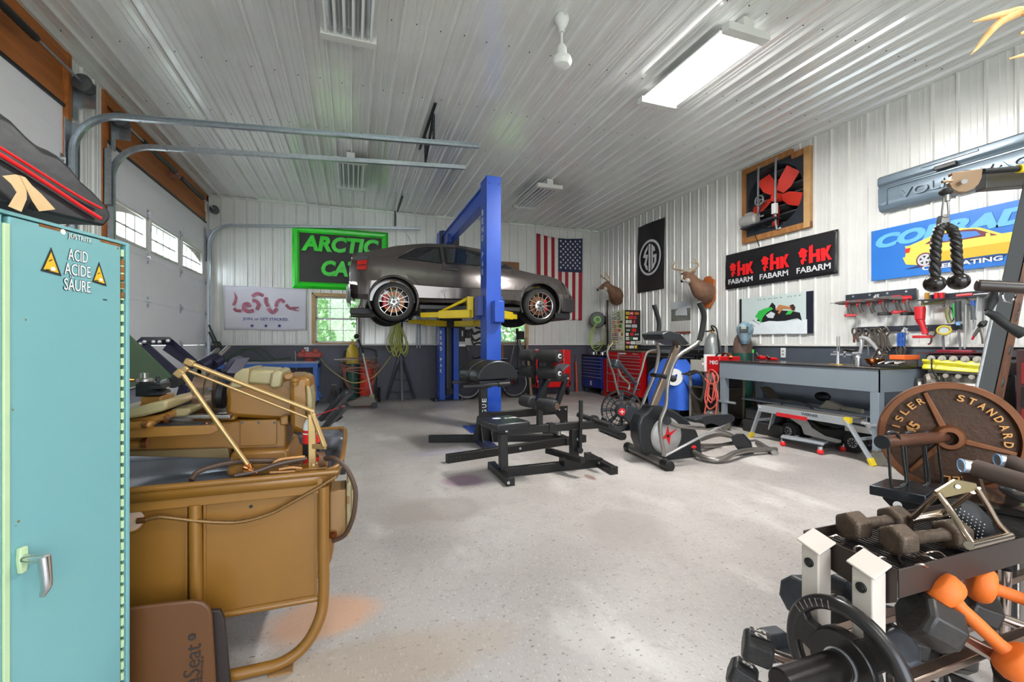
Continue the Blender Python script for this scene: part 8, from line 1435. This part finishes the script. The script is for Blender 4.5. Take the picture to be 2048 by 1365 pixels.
# weight plates stacked to the right
shn = mat('shiny_iron', '#55524f', .18, .8, '#6e5a4c', 3, .5)
for i in range(4):
    c = at(2010, 1000, 1.62)-v(0, 0, .035*i); t = thing('weight_plate', ['top', 'second', 'third', 'lowest'][i]+' shiny black weight plate of the flat stack at the right edge', 'weight plate', c-v(0, 0, .03), group='stacked plates at the right edge'); part('plate', MB().lathe([(.03, 0), (.17-.004*i, 0), (.185, .3), (.185, .7), (.17, 1), (.1, .9), (.03, 1)], c-v(0, 0, .015), c+v(0, 0, .015), 48), shn, t, smooth=40)
c = at(2010, 1000, 1.62); solo('plate_stand', MB().cyl((c.x, c.y, 0), (c.x, c.y, c.z-.125), .03).cyl((c.x, c.y, c.z-.135), (c.x, c.y, c.z-.122), .12), blksat, 'black pedestal under the flat stack of plates at the right edge', 'stand')
sh = mat('silver_bar', '#a8a8aa', .2, .8); solo('curved_silver_shell', MB().tube([at(2004, 968, 1.55), at(2020, 975, 1.5), at(2048, 985, 1.45), at(2090, 1000, 1.4)], [.01, .03, .035, .03], 14, 4), sh, 'curved silver metal piece lying over the plate stack at the right edge', 'metal piece')
solo('lime_handle', MB().tube([at(2046, 850, 1.95), at(2036, 870, 1.95), at(2044, 900, 1.95), at(2060, 920, 1.95)], .022, 10, 4), mat('lime_green', '#7ac83a', .4), 'lime green rounded handle at the right edge', 'handle')
solo('red_bar', MB().cyl(at(2028, 868, 2.1), at(2100, 860, 2.1), .014), mat('bronze_bar', '#8f5d40', .35, .6), 'bronze coloured bar at the right edge beside the iron plate', 'bar')
# ================= dumbbell rack in the foreground =================
wp = mat('rack_white', '#c9bfb4', .4, 0, '#bfb2a5', 5, .5); trm = mat('tray_brown', '#3e332e', .4, .3, '#332a26', 6, .5)
t = thing('dumbbell_rack', 'low dumbbell rack with white square posts and a dark top tray', 'rack', (1.6, .85, 0)); ZR = .70
TX_0, TX_1, TY_0, TY_1 = 1.25, 2.3, .716, .955
part('tray_floor', MB().bb(TX_0, TX_1, TY_0, TY_1, ZR-.03, ZR-.026), trm, t); gr_ = MB()
for i in range(60): x = TX_0+.01+i*.0165; gr_.bb(x, x+.006, TY_0+.005, TY_1-.005, ZR-.026, ZR-.0235)
part('ribbed_mat', gr_, mat('mat_black', '#1c1a19', .6), t, kind='stuff', smooth=0)
part('tray_lip', MB().bb(TX_0, TX_1, TY_0-.004, TY_0, ZR-.07, ZR), trm, t, bevel=.001); part('tray_lip', MB().bb(TX_0, TX_1, TY_1, TY_1+.004, ZR-.05, ZR), trm, t, bevel=.001); part('tray_lip', MB().prism([v(TX_0, TY_0, ZR), v(TX_0, TY_1, ZR), v(TX_0, TY_1, ZR-.06), v(TX_0, TY_0+.03, ZR-.10), v(TX_0, TY_0, ZR-.08)], (-.004, 0, 0)), trm, t)
for x in (TX_0-.035, TX_1):
    for y in (.759, .894):
        part('post', MB().bb(x-.025, x+.025, y-.025, y+.025, .0, ZR-.014), wp, t, bevel=.004); part('post_cap', MB().prism([v(x-.033, y-.033, ZR-.022), v(x-.033, y+.033, ZR-.006), v(x+.033, y+.033, ZR+.016), v(x+.033, y-.033, ZR+.0)], (0, 0, .005)), wp, t, bevel=.002); part('cap_plug', MB().cyl((x-.025, y, ZR-.055), (x-.031, y, ZR-.055), .0125, n=16).cyl((x-.031, y, ZR-.055), (x-.033, y, ZR-.055), .009, n=6), blk, t, bevel=.001)
part('foot_rail', MB().bb(TX_0-.06, TX_0-.01, .5, 1.15, 0, .04), wp, t, bevel=.004)
for z, ya, yb_ in ((.44, .70, .86), (.16, .82, 1.02)):
    for y in (ya, yb_): part('tier_rail', MB().bar((TX_0-.02, y, z+(.02 if y == yb_ else 0)), (TX_1, y, z+(.02 if y == yb_ else 0)), .03, .02), mat('rail_bronze', '#8a7466', .25, .8), t, bevel=.003)
part('weight_horn', MB().cyl((TX_0-.06, .7725, .455), (.935, .7725, .455), .036, n=30), mat('horn_black', '#231f1d', .25, .4), t, bevel=.004, smooth=40)
# grip plate on the horn
gp = thing('grip_plate', 'black rubber grip weight plate with three openings on the rack horn', 'weight plate', (1.14, .7725, .33)); GR = mat('grip_rubber', '#1d1a19', .32, 0, '#2d2725', 9, .5); PRd = .172; c0 = v(1.15, .7725, .455)
def gpp(r, a, x=0): return c0+v(x, -r*cos(a), r*sin(a))
part('outer_rim', MB().tube([gpp(.137, k*pi/24) for k in range(48)], [.018]*48, 14, 1, closed=True), GR, gp); part('hub_ring', MB().lathe([(.040, 0), (.078, .0), (.084, .3), (.084, .7), (.075, 1), (.040, 1)], c0-v(.018, 0, 0), c0+v(.018, 0, 0), 36, caps=False), GR, gp); part('steel_ring', MB().lathe([(.037, 0), (.041, 0), (.041, 1), (.037, 1)], c0-v(.022, 0, 0), c0+v(.018, 0, 0), 36, caps=False), alum, gp)
for k in range(3):
    a = R(45)+k*2*pi/3; hw_ = .5; part('web', MB().loft([[gpp(.07, a-hw_*1.1, x), gpp(.11, a-hw_*.62, x), gpp(.135, a-hw_*.85, x), gpp(.135, a, x), gpp(.135, a+hw_*.85, x), gpp(.11, a+hw_*.62, x), gpp(.07, a+hw_*1.1, x)] for x in (-.014, .014)]), GR, gp, bevel=.004)
    mb = MB(); up = v(0, -cos(a), sin(a)); put_txt(mb, '25 LB' if k != 1 else 'KG', gpp(.108, a, -.0145), up.cross(X3), up, .05, .014, .02, .002); part('raised_lettering', mb, mat('raised_dark', '#2b2624', .3), gp, smooth=0)
for k in range(7): a = R(102)+k*R(7); part('grip_mark', MB().prism([gpp(.128, a, -.0175), gpp(.147, a, -.0165), gpp(.147, a+.012, -.0165), gpp(.128, a+.012, -.0175)], (-.0012, 0, 0)), mat('mark_grey', '#8a8580', .4), gp, smooth=0)
# dumbbells
cid = mat('cast_grey_dumbbell', '#4f4237', .45, .4, '#6d5948', 30, .7, bump=.25, bscale=180); hexb = mat('hex_black_rubber', '#201d1b', .38, 0, '#3a302a', 14, .7, bump=.1, bscale=80); chb = mat('chrome_bar', '#b8a79c', .15, .95)
def dumb(lab, a, b_, R_, L_, n, m_, hm, hr, group=None, num=None, roll=0, nm='dumbbell'):
    a, b_ = V(a), V(b_); d = (b_-a).normalized(); t = thing(nm, lab, 'dumbbell', (a+b_)/2-v(0, 0, R_), group=group); u = d.cross(Z3).normalized(); w = u.cross(d)
    for e, s_ in ((a, -1), (b_, 1)):
        rg2 = []
        for f, k in ((-.5, .80), (-.38, 1), (.38, 1), (.5, .80)): rg2.append([e+d*(L_*f)+u*(R_*k*cos(roll+2*pi*q_/n))+w*(R_*k*sin(roll+2*pi*q_/n)) for q_ in range(n)])
        part('head', MB().loft(rg2), m_, t, bevel=.004, smooth=20)
        if num and s_ == -1:
            an = roll+2*pi*num[1]/n; nn = u*cos(an)+w*sin(an); tu = -u*sin(an)+w*cos(an); c = e+nn*(R_*cos(pi/n)+.0005)
            if len(num) > 3: part('number_plate', MB().box(c, (L_*.66, R_*.8, .003), m=M((d, tu, nn)).transposed()), blk, t)
            mb = MB(); put_txt(mb, num[0], c+nn*.002, (tu if num[2] else d), (nn.cross(tu) if num[2] else nn.cross(d)), None, num[3] if len(num) > 3 else .022, .03, .002); part('number', mb, mat('number_pale', '#bdb5ab', .5), t, smooth=0)
    part('handle', MB().lathe([(hr*1.25, 0), (hr, .12), (hr*1.08, .5), (hr, .88), (hr*1.25, 1)], a+d*L_*.45, b_-d*L_*.45, 18), hm, t); return t
Zt = ZR-.0235
r5 = .042
dumb('small grey cast dumbbell with a 5 on its face, left one on the rack tray', onZ(1707, 1052, .722), onZ(1790, 1040, .722), r5, .06, 6, cid, cid, .0155, 'small cast dumbbells on the tray', ('5', 2.5, False), roll=pi/6)
dumb('small grey cast dumbbell lying nearest the tray front edge', onZ(1797, 1080, .722), onZ(1905, 1068, .722), r5, .06, 6, cid, cid, .0155, 'small cast dumbbells on the tray', roll=pi/6)
# spring collars on the tray
for i, (x, y, rz_) in enumerate(((1.29, .90, .3), (1.30, .81, 1.1), (1.36, .745, .8), (1.44, .745, .2))):
    t = thing('spring_collar', ['wire spring collar at the back left corner of the tray', 'wire spring collar under the left small dumbbell', 'wire spring collar at the front left of the tray', 'wire spring collar under the front small dumbbell'][i], 'collar', (x, y, Zt)); d1 = v(cos(rz_), sin(rz_), 0); d2 = v(-sin(rz_), cos(rz_), 0); p0 = v(x, y, Zt+.005)
    part('wire', MB().tube([p0-d1*.04+d2*.02, p0-d1*.045+Z3*.02, p0-d1*.03-d2*.02+Z3*.01, p0+d1*.03-d2*.02, p0+d1*.045+Z3*.008, p0+d1*.03+d2*.02, p0-d1*.02+d2*.024], .0032, 8, 3), chb, t)
# chrome close-grip handle
t = thing('close_grip_handle', 'chrome double D row handle standing on the tray', 'handle', (1.64, .85, Zt)); tt = 1.24; CH = mat('chrome_gold', '#b9a793', .14, .95)
H_ = lambda a, b_, k=0: at(a, b_, 1.22+k)
part('top_plate', MB().prism([H_(a, b_) for a, b_ in [(1873, 984), (1912, 960), (1953, 968), (1956, 978), (1945, 984), (1892, 996), (1873, 990)]], (.004, .008, 0)), mat('plate_brass', '#8a7a5c', .3, .8), t, bevel=.001); part('plate_hole', MB().cyl(H_(1916, 974, -.003), H_(1916, 974, -.006), .006, n=14), white, t)
for pts in ([(1877, 988, 0), (1900, 1020, -.03), (1925, 1060, -.08), (1944, 1088, -.11)], [(1955, 978, 0), (1975, 1010, .0), (1995, 1045, -.0), (2018, 1070, 0)], [(1873, 990, 0), (1850, 1012, .03), (1825, 1036, .07)], [(1945, 984, 0), (1920, 1003, .04), (1885, 1028, .08)]): part('bar', MB().tube([H_(*q_) for q_ in pts], .0075, 12, 3), CH, t)
part('grip_bar', MB().tube([H_(1820, 1040, .08), H_(1850, 1035, .08), H_(1890, 1026, .09)], .012, 14, 2), CH, t); part('grip_bar', MB().tube([H_(1938, 1092, -.115), H_(1975, 1083, -.06), H_(2020, 1072, 0)], .010, 14, 2), CH, t)
t = thing('padded_seat_cover', 'black dotted mesh bag lying behind the chrome handle', 'bag', (1.78, .9, Zt)); H2 = lambda a, b_: at(a, b_, 1.34)
part('bag', MB().tube([H2(1900, 1015), H2(1922, 1030), H2(1950, 1052), H2(1985, 1070)], [.03, .05, .045, .01], 16, 4), mat('mesh_black', '#1b1a1a', .6), t); dm = MB(); 
for i in range(9):
    for j in range(7): p = H2(1905+8*i-1.5*j, 1008+6.5*j+5.2*i); p = at(1905+8*i-1.5*j, 1008+6.5*j+5.2*i, 1.285); dm.ball(p, .0016, 6, 4)
part('dots', dm, whs, t, kind='stuff')
# second tier: big black dumbbells and orange ones
z2 = .475
dumb('big black octagonal dumbbell with a chrome bar on the second tier', at(1860, 1242, 1.13), at(2062, 1352, 1.10), .062, .10, 8, hexb, chb, .015, roll=pi/8)
dumb('big black octagonal dumbbell behind the orange ones on the second tier', at(1945, 1215, 1.30), at(2140, 1290, 1.26), .058, .09, 8, hexb, chb, .014, roll=pi/8)
dumb('big black octagonal dumbbell left of the white posts', at(1606, 1192, 1.42), at(1690, 1188, 1.50), .060, .085, 8, mat('hex_blue_black', '#2a2d33', .5, 0, '#474c54', 18, .7), chb, .015, roll=pi/8)
dumb('black dumbbell seen below the second tier right of the posts', at(1810, 1282, 1.35), at(1900, 1300, 1.32), .058, .09, 8, hexb, chb, .014, roll=pi/8)
t = dumb('dark dumbbell with red printed digits on the lowest tier', at(1800, 1345, 1.33), at(1925, 1400, 1.25), .055, .09, 12, hexb, chb, .015)
mb = MB(); q5 = at(1806, 1352, 1.262); put_txt(mb, '50', q5, v(.94, -.33, 0), Z3, .03, .02, .03); part('number', mb, pr, t, smooth=0)
org = mat('neoprene_orange', '#e06c1c', .6, 0, '#c55c17', 6, .5, bump=.06, bscale=200)
def odumb(lab, a, b_, r):
    a, b_ = V(a), V(b_); d = (b_-a).normalized(); t = thing('orange_dumbbell', lab, 'dumbbell', (a+b_)/2-v(0, 0, r), group='orange dumbbells on the rack'); u = d.cross(Z3).normalized()
    for e, s_ in ((a, -1), (b_, 1)):
        part('head', MB().lathe([(r*.45, 0), (r*.86, .12), (r, .35), (r, .65), (r*.86, .88), (r*.4, 1)], e-d*s_*(-.026)*-1 if 0 else e+d*s_*.03, e-d*s_*.03, 6 if 0 else 16), org, t, bevel=.004, smooth=50)
    part('handle', MB().lathe([(.021, 0), (.0155, .2), (.0165, .5), (.0155, .8), (.021, 1)], a+d*.018, b_-d*.018, 18), org, t)
odumb('orange dumbbell lying diagonally on the black dumbbells, front one', at(1886, 1183, 1.14), at(2035, 1325, 1.06), .048); odumb('orange dumbbell behind the front orange one, against the tray', at(1962, 1168, 1.24), at(2090, 1215, 1.17), .050)
# floor pile at the bottom
hxk = mat('hex_iron_black', '#2b2a2a', .45, .2, '#3d3a38', 40, .6, bump=.2, bscale=150)
dumb('black hex dumbbell with a white 25 at the bottom edge of the view', at(1515, 1297, 1.45), at(1640, 1345, 1.38), .055, .085, 6, hxk, chb, .016, num=('25', 1, True, .035), roll=pi/6)
dumb('black hex dumbbell below the one marked 25', at(1484, 1352, 1.50), at(1560, 1400, 1.45), .05, .08, 6, hxk, chb, .016, num=('30', 1, True, .034), roll=pi/6+.2)
dumb('blue-black octagonal dumbbell head behind the one marked 25', at(1545, 1290, 1.56), at(1640, 1275, 1.62), .055, .09, 8, mat('hex_blue_black', '#2a2d33', .5), chb, .015, roll=pi/8)
dumb('small cast dumbbell glimpsed through the grip plate', at(1680, 1272, 1.32), at(1760, 1275, 1.36), .034, .05, 6, cid, cid, .014, roll=pi/6)
dumb('round black dumbbell between the two white posts', at(1690, 1230, 1.45), at(1770, 1245, 1.5), .055, .08, 12, hxk, chb, .016)
dumb('black dumbbell lying right of the grip plate', at(1790, 1300, 1.25), at(1700, 1330, 1.45), .05, .08, 8, mat('hex_blue_black', '#2a2d33', .5), chb, .015)
solo('chrome_leg', MB().cyl(at(2010, 1140, 1.45), at(2005, 1290, 1.45), .016, n=16), chb, 'chrome upright bar below the tray at the right edge', 'bar')
print('front ok')
